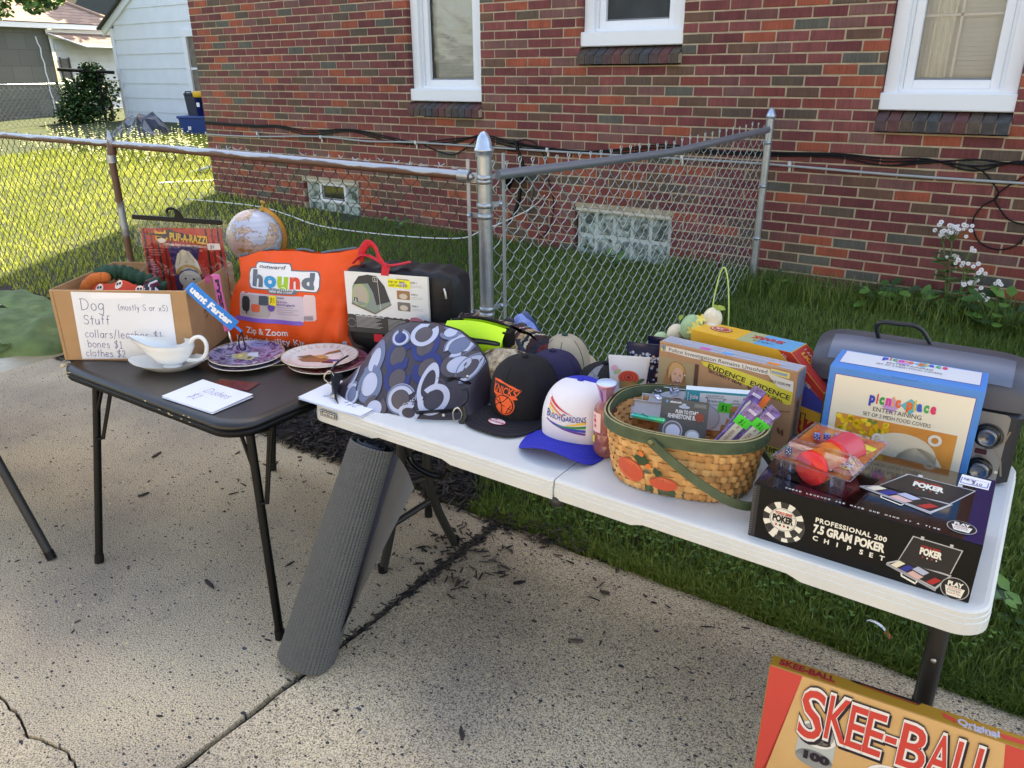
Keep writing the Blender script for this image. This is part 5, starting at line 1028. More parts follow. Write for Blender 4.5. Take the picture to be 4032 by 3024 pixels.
t = thing('pink_collar', 'pink rubber strap with dark letters hanging over the cardboard box side', 'collar', (-2.47, 1.64, .99)); PK_ = mat('pink_rubber', (214, 96, 150), .55)
A2, B2 = Vector((-2.478, 1.665, 1.012)), Vector((-2.400, 1.625, .825)); dl2 = (B2-A2).normalized(); sd2 = dl2.cross(-fw).normalized(); n2_ = sd2.cross(dl2); n2_ = -n2_ if n2_.dot(fw) > 0 else n2_; L2 = (B2-A2).length
def strap2(u, v, q): return A2-Vector(t.location)+dl2*u+sd2*(-v if sd2.z < 0 else v)+n2_*(q+.006*sin(u*20))
sdx = sd2 if sd2.x > 0 else -sd2
k = MB(); k.grid(lambda u, v: strap2(u*L2, -.013+.026*v, .002), 10, 1, PK_); k.grid(lambda u, v: strap2(u*L2, -.013+.026*v, -.002), 10, 1, PK_)
for e in (-.013, .013): k.grid(lambda u, v: strap2(u*L2, e, -.002+.004*v), 10, 1, PK_)
k.grid(lambda u, v: tuple(Vector(strap2(0, -.013+.026*v, .002))+Vector((-.045*sin(u*1.5), -.012*u, -.035*u*u+.006*sin(u*3)))), 8, 2, PK_); P_ = Pr(k, lambda u, v, q: strap2(u, v, .002+q), .0006); P_.text('PYSSA', .015, -.006, .013, ink(40, 20, 40), w=.15, bold=.05); k.build('strap', t)
k = MB(); e_ = strap2(L2, 0, 0); STL = mat('bright_steel', (200, 204, 208), .2, metal=.9); k.tube([e_+Vector((.009*cos(a), 0, .012+.009*sin(a))) for a in [i*pi/6 for i in range(12)]], .0016, STL, 6, closed=True); k.tube([e_+Vector((.002, 0, 0)), e_+Vector((.006, 0, -.02)), e_+Vector((.010, .0, -.045))], [.003, .006, .003], STL, 8); k.build('ring', t)
# globe
def globem():
    m = bpy.data.materials.new('globe_map'); m.use_nodes = True; N, L, b = NT(m); b.inputs['Roughness'].default_value = .3; b.inputs['Coat Weight'].default_value = .3
    tc = N.new('ShaderNodeTexCoord'); n = N.new('ShaderNodeTexNoise'); n.inputs['Scale'].default_value = 11; n.inputs['Detail'].default_value = 7; n.inputs['Roughness'].default_value = .6; L.new(tc.outputs['Object'], n.inputs['Vector'])
    r = N.new('ShaderNodeValToRGB'); e = r.color_ramp.elements
    for p_ in (.5, .51, .56, .62): e.new(p_)
    for i_, (p_, c_) in enumerate(((0, (206, 208, 220)), (.49, (196, 200, 214)), (.505, (150, 96, 78)), (.515, (206, 176, 128)), (.57, (220, 190, 180)), (.66, (190, 140, 70)))): e[i_].position = p_; e[i_].color = (*lin(c_), 1)
    L.new(n.outputs[0], r.inputs[0]); w = N.new('ShaderNodeTexWave'); w.bands_direction = 'Z'; w.inputs['Scale'].default_value = 18; L.new(tc.outputs['Object'], w.inputs['Vector']); mm = N.new('ShaderNodeMixRGB'); mm.blend_type = 'MULTIPLY'; mm.inputs[0].default_value = .10; L.new(r.outputs[0], mm.inputs[1]); L.new(w.outputs[0], mm.inputs[2]); L.new(mm.outputs[0], b.inputs['Base Color']); return m
gl_ = thing('desk_globe', 'antique style globe in a brass half ring, behind the costume bag', 'globe', (-2.725, 2.04, ZC)); R_ = .113; gc = Vector((0, 0, .33)); ax = (Vector((cr.x, cr.y, 0))*.38+Vector((0, 0, 1))).normalized()
k = MB(); k.lathe([(R_*sin(pi*i/20), -R_*cos(pi*i/20)) for i in range(21)], globem(), 36, tuple(gc), tuple(ax)); k.build('ball', gl_)
BRS = mat('brass', (176, 138, 70), .35, metal=.75, noise=.1, nscale=40); k = MB(); e1 = Vector((cr.x, cr.y, 0)); e1 = (e1-ax*e1.dot(ax)).normalized(); fa = ax.cross(e1)
def mer(a, r): return gc+ax*(r*cos(a))+e1*(r*sin(a))
k.grid(lambda u, v: mer(.06+(pi-.12)*u, R_+.006+.016*v)-fa*-.004, 40, 1, BRS); k.grid(lambda u, v: mer(.06+(pi-.12)*u, R_+.006+.016*v)+fa*-.004, 40, 1, BRS)
for rr_ in (R_+.006, R_+.022): k.grid(lambda u, v: mer(.06+(pi-.12)*u, rr_)+fa*(-.004+.008*v), 40, 1, BRS)
k.lathe([(.009, R_+.0), (.009, R_+.018), (.006, R_+.020), (.006, R_+.030), (.014, R_+.036), (.013, R_+.042), (0, R_+.043)], BRS, 18, tuple(gc), tuple(ax)); k.lathe([(.075, 0), (.07, .012), (.03, .02), (.014, .05), (.011, .19), (.018, .205), (0, .21)], BRS, 24)
k.build('stand', gl_)
k = MB(); P_ = Pr(k, lambda u, v, q: mer(u, R_+.007+v)-fa*(.004+q)*(1 if fa.dot(fw) > 0 else -1), .0008)
for i in range(9): P_.text(str(abs(80-i*10)), .30+i*.16, .003, .008, ink(80, 56, 26), bold=.02)
for i in range(60): P_.rect(.25+i*.03, .0115, .256+i*.03, .0145, ink(80, 56, 26))
k.build('scale', gl_)
# orange drawstring bag
ob = thing('orange_bag', 'big orange fabric bag for a dog agility kit, leaning up on the card table', 'bag', (-2.538, 1.722, ZC), radians(22)); OR = mat('orange_fabric', (240, 84, 22), .6, noise=.05, nscale=9, bump=.12, bscale=120); ORd = OR
def ip(tb, x_):
    if x_ <= tb[0][0]: return tb[0][1]
    for (a, b), (c, d) in zip(tb, tb[1:]):
        if x_ <= c: return b+(d-b)*(x_-a)/(c-a)
    return tb[-1][1]
LT = [(0, -.003), (.05, .0), (.144, .012), (.21, .035), (.245, .062), (.30, .060), (.40, .061)]; RT = [(0, .518), (.02, .508), (.05, .496), (.142, .500), (.24, .536), (.30, .548), (.40, .558)]
TT = [(.06, .318), (.10, .328), (.15, .345), (.22, .352), (.31, .354), (.40, .347), (.48, .356), (.56, .376)]
def bagy(u, v):
    l_, r_, t_ = ip(LT, v), ip(RT, v), ip(TT, u); s_ = min(1, max(0, (u-l_)/(r_-l_))); q = min(1, max(0, v/t_))
    th = .062*(sin(pi*s_))**.55*(sin(pi*(q*.9+.05)))**.5*(1-.35*q)
    wk = .006*sin(u*38+v*21)*sin(pi*s_)*(1-q)+.010*math.exp(-((u-.44-(v-.12)*.45)**2)/.0006)*(v < .26)*min(1, (.26-v)*9)*-1+.008*math.exp(-((u-.47-(v-.1)*.1)**2)/.0003)*(1-q)+.007*math.exp(-((u-.13+(v)*.3)**2)/.0007)*(q > .72)*(q-.72)*3.5
    wk += .005*sin(v*60+u*9)*math.exp(-((s_-.93)**2)/.006)+.0025*sin(u*55-v*34)*(q > .6)
    return -(th+wk)+.055*q
def bgp(s_, q):
    u = .06+.5*s_
    for _ in range(3): v = q*ip(TT, u); l_, r_ = ip(LT, v), ip(RT, v); u = l_+(r_-l_)*s_
    return (u, bagy(u, v), v)
k = MB(); k.grid(bgp, 70, 52, OR); k.grid(lambda s_, q: (lambda p: (p[0], .055*p[2]/.35*1.0+(.0+.055*p[2]/.35-p[1])*.8, p[2]))(bgp(s_, q)), 30, 24, OR); k.build('body', ob)
k = MB(); P_ = Pr(k, lambda u, v, q: (u, bagy(u, v)-q, v), .0012, True)
def patch(P_, a, b, c, d, r, m, nu=20, nv=8):
    def fn(u, v):
        x_ = a+(c-a)*u; e = min(x_-a, c-x_); dl_ = r-sqrt(max(0, r*r-(r-e)**2)) if e < r else 0
        return P_.P(x_, b+dl_+(d-b-2*dl_)*v, P_.k)
    P_.mb.grid(fn, nu, nv, m)
GRY = ink(98, 110, 122); LWH = ink(236, 236, 238)
patch(P_, .108, .213, .408, .290, .02, GRY, 36, 10); patch(P_, .138, .27, .294, .312, .014, GRY, 20, 6); P_.up()
patch(P_, .112, .217, .404, .286, .018, LWH, 36, 10); patch(P_, .142, .27, .290, .308, .012, LWH, 20, 6); patch(P_, .194, .203, .318, .222, .009, GRY, 16, 4); P_.up()
P_.text('outward', .156, .2905, .0125, GRY, w=.112, bold=.02, shear=.2); P_.text('raise the woof', .203, .208, .0085, LWH, w=.100, bold=.015, shear=.2)
for ch, x_, w2, c_ in (('h', .128, .048, GRY), ('o', .181, .052, ink(20, 150, 206)), ('u', .237, .046, ink(160, 196, 40)), ('n', .289, .040, ink(224, 66, 44)), ('d', .334, .052, GRY)):
    P_.text(ch, x_, .227, .053 if ch in 'hd' else .053, c_, w=w2, bold=.055)
P_.k = 1; patch(P_, .068, .10, .345, .198, .012, ink(206, 190, 198), 30, 10); patch(P_, .34, .108, .388, .204, .008, ink(224, 196, 196), 8, 8); P_.up(); patch(P_, .045, .092, .34, .108, .004, ink(130, 96, 196), 30, 3); P_.up()
patch(P_, .072, .115, .205, .192, .006, ink(176, 164, 160), 16, 6); P_.up(); patch(P_, .160, .158, .20, .192, .003, ink(60, 74, 84), 6, 4); patch(P_, .128, .132, .165, .160, .004, ink(216, 92, 56), 6, 4); patch(P_, .082, .130, .120, .185, .012, ink(44, 44, 48), 6, 5); patch(P_, .10, .120, .106, .14, .002, ink(44, 44, 48), 2, 2)
P_.ell(.212, .152, .015, .015, ink(96, 70, 160), 20); patch(P_, .205, .160, .236, .196, .002, ink(250, 226, 40), 4, 4); P_.up(); P_.hand('$5', .209, .170, .018, .0016, ink(60, 60, 20)); P_.text('Zip & Zoom', .238, .174, .006, ink(110, 70, 140), bold=.03); P_.text('INDOOR Agility Kit', .238, .163, .0062, ink(110, 70, 140), bold=.03); P_.text('hound', .242, .188, .007, GRY, bold=.04)
for i in range(4): P_.rect(.236, .155-i*.008, .236+.07+.02*(i % 2), .1565-i*.008, ink(150, 136, 160), 6, 1)
for i in range(12): P_.rect(.345+i*.0028, .112, .3462+i*.0028, .128, ink(90, 90, 96))
P_.k = 2; P_.text('Zip & Zoom', .092, .045, .025, LWH, w=.178, bold=.015); P_.text('Indoor Agility Kit', .045, .008, .025, LWH, w=.29, bold=.015); k.build('print', ob)
for a, b in ((.065, .10), (.17, .23), (.30, .37), (.40, .54)): k = MB(); k.tube([(a+(b-a)*i/8, .05, ip(TT, a+(b-a)*i/8)+.002+.005*sin(pi*i/8)) for i in range(9)], .0045, ink(84, 100, 116, .7), 6); k.build('drawcord', ob)
k = MB(); P_ = Pr(k, lambda u, v, q: (u, bagy(u, v)-q, v), .0015); patch(P_, .478, .012, .494, .032, .001, ink(206, 196, 214), 3, 3); k.build('side_tag', ob)
# tent bag
tb = thing('tent_bag', 'black tent carry bag with a printed white label and red handles', 'bag', (-2.074, 1.89, ZC), radians(18)); NVY = mat('black_nylon', (12, 13, 20), .55, bump=.15, bscale=60)
def tbf(u, v):      # rounded case as a closed loop swept across x
    a = 2*pi*v; sx_ = .0+.465*u; e = (1-abs(2*u-1)**6)**.3; y_ = .075+.082*e*(abs(cos(a))**.35*(1 if cos(a) > 0 else -1)); z_ = .163+.160*(.96+.04*e)*(abs(sin(a))**.35*(1 if sin(a) > 0 else -1))*e**.5+.004*sin(u*40)*sin(a); return (sx_, y_, max(0.0, z_))
k = MB(); k.grid(tbf, 40, 48, NVY, cv=True); k.build('body', tb)
k = MB(); P_ = Pr(k, lambda u, v, q: (u+.0, -.016-q+.003*sin(u*16)*1, v), .0006); P_.rect(.03, .083, .356, .150, ink(54, 54, 54), 14, 2); P_.rect(.03, .148, .350, .308, mat('label_white', (226, 228, 228), .35), 14, 4); P_.up()
P_.rect(.35, .083, .356, .308, ink(190, 190, 190), 1, 3); DK = ink(46, 50, 58); GG = ink(132, 148, 142)
P_.poly([(.05, .19), (.058, .255), (.085, .292), (.12, .30), (.155, .297), (.185, .262), (.205, .205), (.208, .197), (.14, .157), (.12, .165)], GG); P_.up(); P_.poly([(.062, .262), (.085, .292), (.12, .30), (.155, .297), (.185, .262), (.203, .208), (.148, .19), (.138, .235), (.120, .268)], DK)
P_.ell(.088, .222, .034, .044, ink(150, 184, 110), 20); P_.up(); P_.ell(.088, .222, .030, .040, ink(176, 168, 152), 20); P_.poly([(.062, .205), (.110, .195), (.103, .186), (.075, .186)], GG); P_.poly([(.05, .188), (.14, .155), (.208, .196), (.208, .200), (.14, .160), (.05, .194)], ink(120, 104, 88)); P_.line([(.158, .295), (.165, .17)], .0012, LWH)
for s_, x_, y_ in (('1', .150, .284), ('2', .068, .205)): P_.k = 4; P_.rrect(x_-.009, y_-.008, x_+.009, y_+.010, .003, LWH); P_.up(); P_.rrect(x_-.0075, y_-.0065, x_+.0075, y_+.0085, .002, BK_); P_.up(); P_.text(s_, x_, y_-.004, .009, LWH, al='c', bold=.04)
P_.k = 2
for j, (y_, c1) in enumerate(((.262, (150, 130, 90)), (.220, (160, 116, 76)), (.178, (120, 112, 110)))):
    P_.k = 2; P_.rrect(.232, y_, .282, y_+.032, .004, ink(*c1)); P_.up(); P_.ell(.257, y_+.012, .016, .010, ink(206, 196, 180), 14); P_.text('STEP %d' % (j+1), .288, y_+.018, .0058, ink(90, 94, 98), bold=.02)
    for q in range(2): P_.rect(.288, y_+.010-q*.005, .33, y_+.0115-q*.005, ink(190, 192, 194))
P_.k = 3; P_.poly([(.198, .262), (.285, .260), (.287, .290), (.200, .292)], ink(240, 236, 40)); P_.up(); P_.hand('pop-up tent', .203, .279, .010, .0011, ink(60, 70, 30)); P_.hand('used once $30', .203, .266, .0095, .0011, ink(60, 70, 30))
P_.k = 2
for x0, x1, n2 in ((.062, .17, 9), (.19, .285, 10)):
    for q in range(n2): P_.rect(x0, .139-q*.0045, x0+(x1-x0)*(.72+.28*((q*37) % 10)/10), .1408-q*.0045, ink(176, 176, 176))
P_.text('WARNING: KEEP ALL FLAME AND HEAT SOURCES AWAY FROM THIS TENT FABRIC', .062, .143, .0042, LWH, w=.112, bold=.03)
P_.ring(.043, .118, .017, .017, .0015, ink(150, 150, 150), 24); P_.rect(.026, .113, .060, .122, ink(54, 54, 54)); P_.text('CENTER', .028, .1155, .004, ink(170, 170, 170), w=.03, bold=.03)
P_.rect(.292, .088, .332, .122, LWH); P_.up()
for i in range(14): P_.rect(.296+i*.0024, .092, .2972+i*.0024, .118, BK_)
k.build('label', tb)
RS_ = mat('red_webbing', (206, 34, 52), .7, bump=.2, bscale=150)
k = MB(); q_ = spl([(.07, .04, .335), (.085, .03, .375), (.115, .02, .405), (.145, .01, .395), (.165, .0, .36), (.195, -.012, .325)], 6); k.tube(q_, [.014]*len(q_), RS_, 8, flat=.25); k.build('handle', tb); k = MB(); q_ = spl([(.05, .02, .33), (.09, .02, .362), (.14, .02, .35), (.20, .0, .335), (.27, .03, .345)], 6); k.tube(q_, .013, RS_, 8, flat=.3)
k.build('handle', tb); k = MB(); k.poly([(.175, -.0195, .302), (.205, -.0195, .302), (.210, -.015, .335), (.180, -.015, .335)], RS_); k.build('handle_tab', tb); k = MB(); k.poly([(.13, -.0185, .052), (.165, -.0185, .052), (.165, -.0185, .082), (.13, -.0185, .082)], RS_); k.build('handle_tab', tb)
k = MB(); k.tube([(.43+.006*sin(i), -.0145, .31-.028*i) for i in range(8)], .0022, ink(12, 12, 16), 5); k.tube([(.41, -.016, .27), (.416, -.020, .255), (.418, -.018, .235)], .004, mat('zip_pull', (196, 196, 198), .3, metal=.8), 6); k.build('zip', tb)
# plates
def plate(loc_, label, m, R2=.133, rz=0, rot=None, deco=None, back=(232, 224, 204), grp=None):
    t = thing('plate', label, 'plate', loc_, rz, grp, rot); k = MB(); PB = mat('china %d' % back[2], back, .2, coat=.6)
    pr = [(0, .002), (R2*.52, .001), (R2*.55, .0), (R2*.60, .003), (R2*.8, .008), (R2, .0185), (R2*1.003, .0200), (R2*.995, .0212)]; k.lathe(pr, PB, 48); k.build('underside', t)
    k = MB(); k.lathe([(R2*.995, .0212), (R2*.95, .0190), (R2*.72, .0105), (R2*.6, .0085), (0, .008)], m, 48)
    if deco: deco(Pr(k, lambda u, v, q: (u, v, (.0085 if u*u+v*v < (R2*.6)**2 else .0085+(sqrt(u*u+v*v)-R2*.6)*.235)+q+.0004), .0003))
    k.build('face', t); return t
def paintm(name, cols, sc, dist=1.5):
    m = bpy.data.materials.new(name); m.use_nodes = True; N, L, b = NT(m); b.inputs['Roughness'].default_value = .18; b.inputs['Coat Weight'].default_value = .5
    tc = N.new('ShaderNodeTexCoord'); n = N.new('ShaderNodeTexNoise'); n.inputs['Scale'].default_value = sc; n.inputs['Detail'].default_value = 7; n.inputs['Distortion'].default_value = dist; L.new(tc.outputs['Object'], n.inputs['Vector'])
    r = N.new('ShaderNodeValToRGB'); e = r.color_ramp.elements
    while len(e) < len(cols): e.new(.5)
    for i_, c_ in enumerate(cols): e[i_].position = .30+.42*i_/(len(cols)-1); e[i_].color = (*lin(c_), 1)
    L.new(n.outputs[0], r.inputs[0]); L.new(r.outputs[0], b.inputs['Base Color']); return m
PS = paintm('painted_plate', [(16, 14, 40), (44, 52, 100), (150, 146, 186), (60, 40, 76), (196, 200, 220), (150, 90, 110)], 13)
GP = 'decorative plates stacked on the card table'
def cottage(p):
    p.poly([(-.045, -.03), (.03, -.045), (.042, .0), (.028, .022), (-.02, .030), (-.05, .0)], ink(176, 172, 130, .25)); p.up(); p.poly([(.0, .0), (.045, -.01), (.03, .036), (.0, .028)], ink(196, 208, 222, .25)); p.poly([(-.03, -.015), (-.015, -.018), (-.013, .006), (-.028, .008)], ink(226, 206, 110, .25)); p.poly([(.01, -.03), (.022, -.032), (.024, -.01), (.012, -.008)], ink(110, 96, 60, .25)); p.ring(0, 0, .1322, .1322, .0022, ink(190, 160, 90, .2), 60)
plate((-2.268, 1.600, ZC), 'bottom plate of the two under the painted cottage plate', PS, grp=GP)
plate((-2.289, 1.612, ZC+.011), 'dark blue and purple plate painted with a cottage, on top of its pair', PS, grp=GP, deco=cottage, rot=(radians(1), radians(1.5), .55))
PM = paintm('maroon_plate', [(236, 228, 214), (150, 90, 110), (120, 40, 60), (226, 214, 200), (80, 110, 70)], 9)
def figure(p):
    B1, B2_, B3 = ink(150, 104, 66, .25), ink(112, 96, 62, .25), ink(196, 150, 90, .25)
    for i in range(26): a = 2*pi*i/26; p.ring(.112*cos(a), .112*sin(a), .012, .006, .0018, ink(176, 156, 110, .25), 12, a0=0, a1=pi*1.5, rot=a)
    p.ring(0, 0, .1322, .1322, .0018, ink(190, 160, 90, .2), 60); p.poly([(-.075, -.02), (-.05, -.045), (.0, -.045), (.05, -.04), (.06, -.02), (.02, .0), (-.01, .02), (-.04, .012)], B1); p.up(); p.poly([(-.085, .0), (-.045, .03), (-.02, .012), (-.05, -.012)], B2_); p.poly([(-.03, .02), (.0, .035), (.03, .01), (.005, -.01)], B3); p.poly([(.0, .03), (.01, .06), (.05, .085), (.055, .07), (.02, .045)], B1); p.line([(.05, .08), (.075, .03), (.07, -.01)], .0015, ink(120, 110, 100, .3)); p.poly([(.03, -.035), (.075, -.03), (.07, -.01), (.035, -.015)], ink(60, 80, 140, .25)); p.up(); p.poly([(.02, -.05), (.06, -.052), (.055, -.036), (.02, -.036)], ink(110, 40, 30, .25))
plate((-2.010, 1.745, ZC), 'maroon flowered plate lying under the cream plate with a figure', PM, R2=.140, grp=GP)
plate((-2.040, 1.735, ZC+.015), 'cream plate with a brown figure and a scroll rim, top of the right pair', mat('cream_glaze', (226, 220, 212), .18, coat=.5), R2=.134, grp=GP, deco=figure, rot=(radians(-1), radians(1), .55))
t = thing('plastic_knife', 'small pale plastic sliver lying between the two plate stacks', 'scrap', (-2.163, 1.628, ZC), .9); k = MB(); k.bbox((0, 0, .003), (.075, .006, .003), mat('ivory_plastic', (214, 204, 176), .3), .001); k.bbox((-.035, .004, .004), (.03, .012, .002), mat('ivory_plastic', (1, 1, 1)), .001); k.build('body', t)
# gravy boat on its saucer
CHW = mat('white_china', (236, 236, 232), .12, coat=.8)
t = thing('saucer', 'white oval saucer with pointed ends under the gravy boat', 'saucer', (-2.455, 1.412, ZC), radians(33)); t.scale = (1.15, 1.15, 1.1)
def sau(u, v):
    a = 2*pi*u; pt = 1+.10*abs(cos(a))**8; r_ = v; z_ = .001+.026*max(0, (r_-.45)/.55)**1.4*(1+.25*abs(cos(a))**6); return (.112*r_*cos(a)*pt, .072*r_*sin(a), z_)
k = MB(); k.grid(lambda u, v: sau(u, .001+v*.999), 48, 12, CHW, cu=True); k.grid(lambda u, v: tuple(Vector(sau(u, .45+v*.55))-Vector((0, 0, .004*(1-v)))), 48, 8, CHW, cu=True); k.build('dish', t)
t = thing('gravy_boat', 'white china gravy boat with a looped handle and long spout', 'gravy boat', (-2.462, 1.427, ZC+.004), radians(33))
def boat(u, v, o=0.0):
    a = 2*pi*u; c, s_ = cos(a), sin(a); sp_ = max(0, -c)**3; z_ = .008+(.078+.026*sp_-.004*max(0, c))*v
    rr2 = (.028+.050*min(1, v*1.25)**.55)*(1-o/.05); x_ = rr2*c*(1.12)-(.058*sp_*v**1.5); y_ = rr2*.80*s_*(1-.45*sp_*v); return (x_, y_, z_+(.004 if o else 0)*(1-v))
k = MB(); k.grid(lambda u, v: boat(u, v), 48, 18, CHW, cu=True); k.grid(lambda u, v: boat(u, 1-v*.95, .0035), 48, 18, CHW, cu=True); k.lathe([(.036, 0), (.034, .004), (.027, .010)], CHW, 32, sy=.8); k.add([boat(i/48, .05, .0035) for i in range(48)], [list(range(48))], CHW); k.build('bowl', t)
k = MB(); q_ = spl([(.074, 0, .075), (.090, 0, .100), (.115, 0, .106), (.132, 0, .085), (.128, 0, .050), (.105, 0, .024), (.070, 0, .020), (.052, 0, .024)], 6); k.tube(q_, [.0085]*6+[.0072]*(len(q_)-12)+[.0085]*6, CHW, 14); k.build('handle', t)
# paper price signs
def sign(loc_, rz, w_, h_, lines, label, curl=.012):
    t = thing('paper_sign', label, 'sign', loc_, rz); k = MB(); f_ = lambda u, v, q=0: (u, v, .003+.004*(v/h_)+curl*max(0, u/w_-.6)**2*.6+curl*max(0, .35-u/w_)**2*1.2+q)
    k.grid(lambda u, v: f_(u*w_, v*h_), 16, 8, WP); k.grid(lambda u, v: (u*w_+.004, v*h_-.003, .001), 4, 2, WP); P_ = Pr(k, lambda u, v, q: f_(u, v, q), .0006)
    for s_, x_, y_, hh in lines: P_.hand(s_, x_, y_, hh, .0016, PEN, slant=.18)
    k.build('sheet', t); return t
sign((-2.232, 1.237, ZC+.002), radians(2.5), .248, .158, [('Dishes', .085, .090, .034), ('$1', .075, .040, .036)], 'folded white paper reading Dishes one dollar, on the card table')
sign((-1.857, 1.472, WZ+.001), radians(1.5), .27, .172, [('Purses', .05, .105, .040), ('$5', .06, .050, .042), ('+$2', .150, .040, .036)], 'folded white paper reading Purses, under the patterned handbag', .02)
t = thing('dark_card', 'dark red printed card lying behind the Dishes sign', 'card', (-2.175, 1.385, ZC), .35); k = MB(); k.box((.06, .03, .0015), (.15, .07, .002), mat('red_photo', (70, 22, 22), .25, rgb2=(120, 44, 34), nscale=30)); k.build('card', t)
# ------------------------------------------------------------------ things on the white table: bags
def pmat(name, rgb, **k_): return mat(name, rgb, **k_)
GB_ = mat('bag_taupe', (54, 48, 60), .5, bump=.08, bscale=40); CW_ = ink(178, 184, 206, .5); CG_ = ink(98, 110, 142, .5); CB_ = ink(30, 42, 108, .5); CT_ = ink(80, 72, 78, .5); BLL = mat('black_leather', (20, 24, 32), .35, bump=.2, bscale=80)
pu = thing('handbag', 'slouching handbag patterned with white, grey and blue rings, on the white table', 'handbag', (-1.776, 1.615, WZ), radians(10)); pu.scale = (.89, .95, .91)
TOP = [(-.03, .04), (.0, .08), (.04, .135), (.09, .185), (.14, .222), (.2, .242), (.3, .25), (.40, .236), (.46, .20), (.50, .14), (.52, .07), (.53, .02)]
BOT = [(-.03, .02), (.05, .004), (.15, .0), (.30, .0), (.45, .0), (.53, .0)]
def py_(u, v):
    t_ = max(.02, ip(TOP, u)); q = min(1, max(0, v/t_)); s_ = min(1, max(0, (u+.03)/.56))
    b = .115*(sin(pi*min(1, max(0, s_*.94+.03))))**.45
    return -b*(1-q**2.2)**.6*(.75+.25*(1-q))+.13*q**1.1+.006*wr(u, v*1.3, .8, 1)+.010*math.exp(-((u-.40+v*.25)**2)/.0012)*(1-q)*q*3
k = MB(); k.grid(lambda a, q: (lambda u: (u, py_(u, q*ip(TOP, u)), ip(BOT, u)+(ip(TOP, u)-ip(BOT, u))*q))(-.03+.56*a), 90, 44, GB_)
k.grid(lambda a, q: (lambda u: (u, .13+(.10*sin(pi*min(1, (u+.03)/.56)))*(1-(1-q)**1.0)**1.0*(1 if q > 0 else 0)*sin(pi*(q*.5+.0)), (ip(TOP, u))*(1-q)**.7+.002))(-.03+.56*a), 50, 16, GB_); k.build('body', pu)
k = MB(); P_ = Pr(k, lambda u, v, q: (u, py_(u, min(v, ip(TOP, u)*.995))-q, min(v, ip(TOP, u)*.995)), .0018, True)
def cmot(x, y, r, m1, m2, rot, e=.85, core=None, k0=1):
    P_.k = k0; P_.ring(x, y, r, r*e, r*.36, m1, 30, .35+rot, 2*pi-.35+rot, wy=r*.36*e)
    if m2: P_.k += .6; P_.ring(x, y, r*.98, r*.98*e, r*.10, m2, 30, .35+rot, 2*pi-.35+rot, wy=r*.10*e)
    if core: P_.k = k0; P_.ell(x, y, r*.62, r*.62*e, core, 20)
for i_, (x, y, r, m1, m2, rt_, e_, co_) in enumerate(((.215, .158, .050, CB_, None, .3, .85, CT_), (.305, .192, .048, CB_, None, 2.2, .8, CT_), (.345, .138, .050, CB_, None, 2.6, .85, CT_), (.248, .100, .052, CB_, None, .8, .85, CT_),
        (.118, .130, .046, CG_, None, 3.5, 1.1, CW_), (.140, .068, .055, CG_, None, 2.2, .95, CW_), (.282, .222, .050, CW_, None, 1.2, .6, CT_), (.195, .204, .042, CW_, CG_, 2.0, .5, CB_), (.285, .048, .056, CW_, CG_, .3, .8, CT_), (.365, .098, .030, CW_, None, 5.0, 1.9, GB_), (.40, .056, .050, CW_, None, 2.9, .85, GB_), (.192, .008, .048, CT_, None, 1.4, .8, CW_), (.328, .016, .040, CW_, None, .8, .6, GB_), (.075, .028, .036, CW_, CG_, 1, .9, CG_), (.42, .20, .045, CW_, CG_, 4, .7, CG_), (.372, .232, .036, CG_, None, 3, .5, CW_), (.47, .135, .030, CW_, CG_, 4, 1.2, CT_), (.44, .15, .05, CT_, None, 2, .7, CW_), (.03, .062, .028, CW_, None, 2, 1.0, CG_))):
    cmot(x, y, r, m1, m2, rt_, e_, co_, 1+i_*.16)
P_.k = 4.6; P_.text('Coach', .305, .024, .013, CW_, w=.06, shear=.4, rot=.7); P_.text('coach', .105, .07, .009, CT_, rot=-1.3, w=.03); k.build('pattern', pu)
k = MB()
k.add([(-.035, -.05, .035), (-.028, -.055, .085), (.035, -.118, .02), (.055, -.125, .0), (-.005, -.085, .0), (-.035, -.03, .0), (-.02, .0, .06)], [(0, 1, 2, 3, 4), (0, 4, 5), (1, 6, 2), (0, 5, 6, 1)], BLL); k.build('corner_patch', pu)
k = MB(); k.grid(lambda u, v: (.36+.13*u, -.105+.05*u-.02*v, .0+(.012+.022*v)*(1-.0*u)+.012*u), 8, 2, BLL); k.build('corner_patch', pu)
k = k
BN = mat('nickel', (198, 190, 168), .25, metal=.9)
k = MB(); k.lathe([(.007, 0), (.006, .003), (0, .004)], BN, 12, (.02, -.108, .022), (0, -1, .2)); k.lathe([(.007, 0), (.006, .003), (0, .004)], BN, 12, (.45, -.088, .02), (0, -1, .2)); k.build('buckle', pu); k = MB(); k.lathe([(.006, 0), (.005, .003), (0, .004)], BN, 12, (.498, -.005, .13), (0, -1, .2)); k.build('stud', pu); k = MB()
k.tube(spl([(-.035, -.05, .035), (-.055, -.06, .06), (-.04, -.05, .085), (-.02, -.05, .07), (-.03, -.05, .04)], 4), .003, BN, 6); k.build('buckle', pu); k = MB(); k.tube(spl([(.485, -.08, .005), (.49, -.09, .04), (.505, -.085, .055), (.515, -.075, .03), (.50, -.07, .0)], 4), .0032, BN, 6); k.build('buckle', pu)
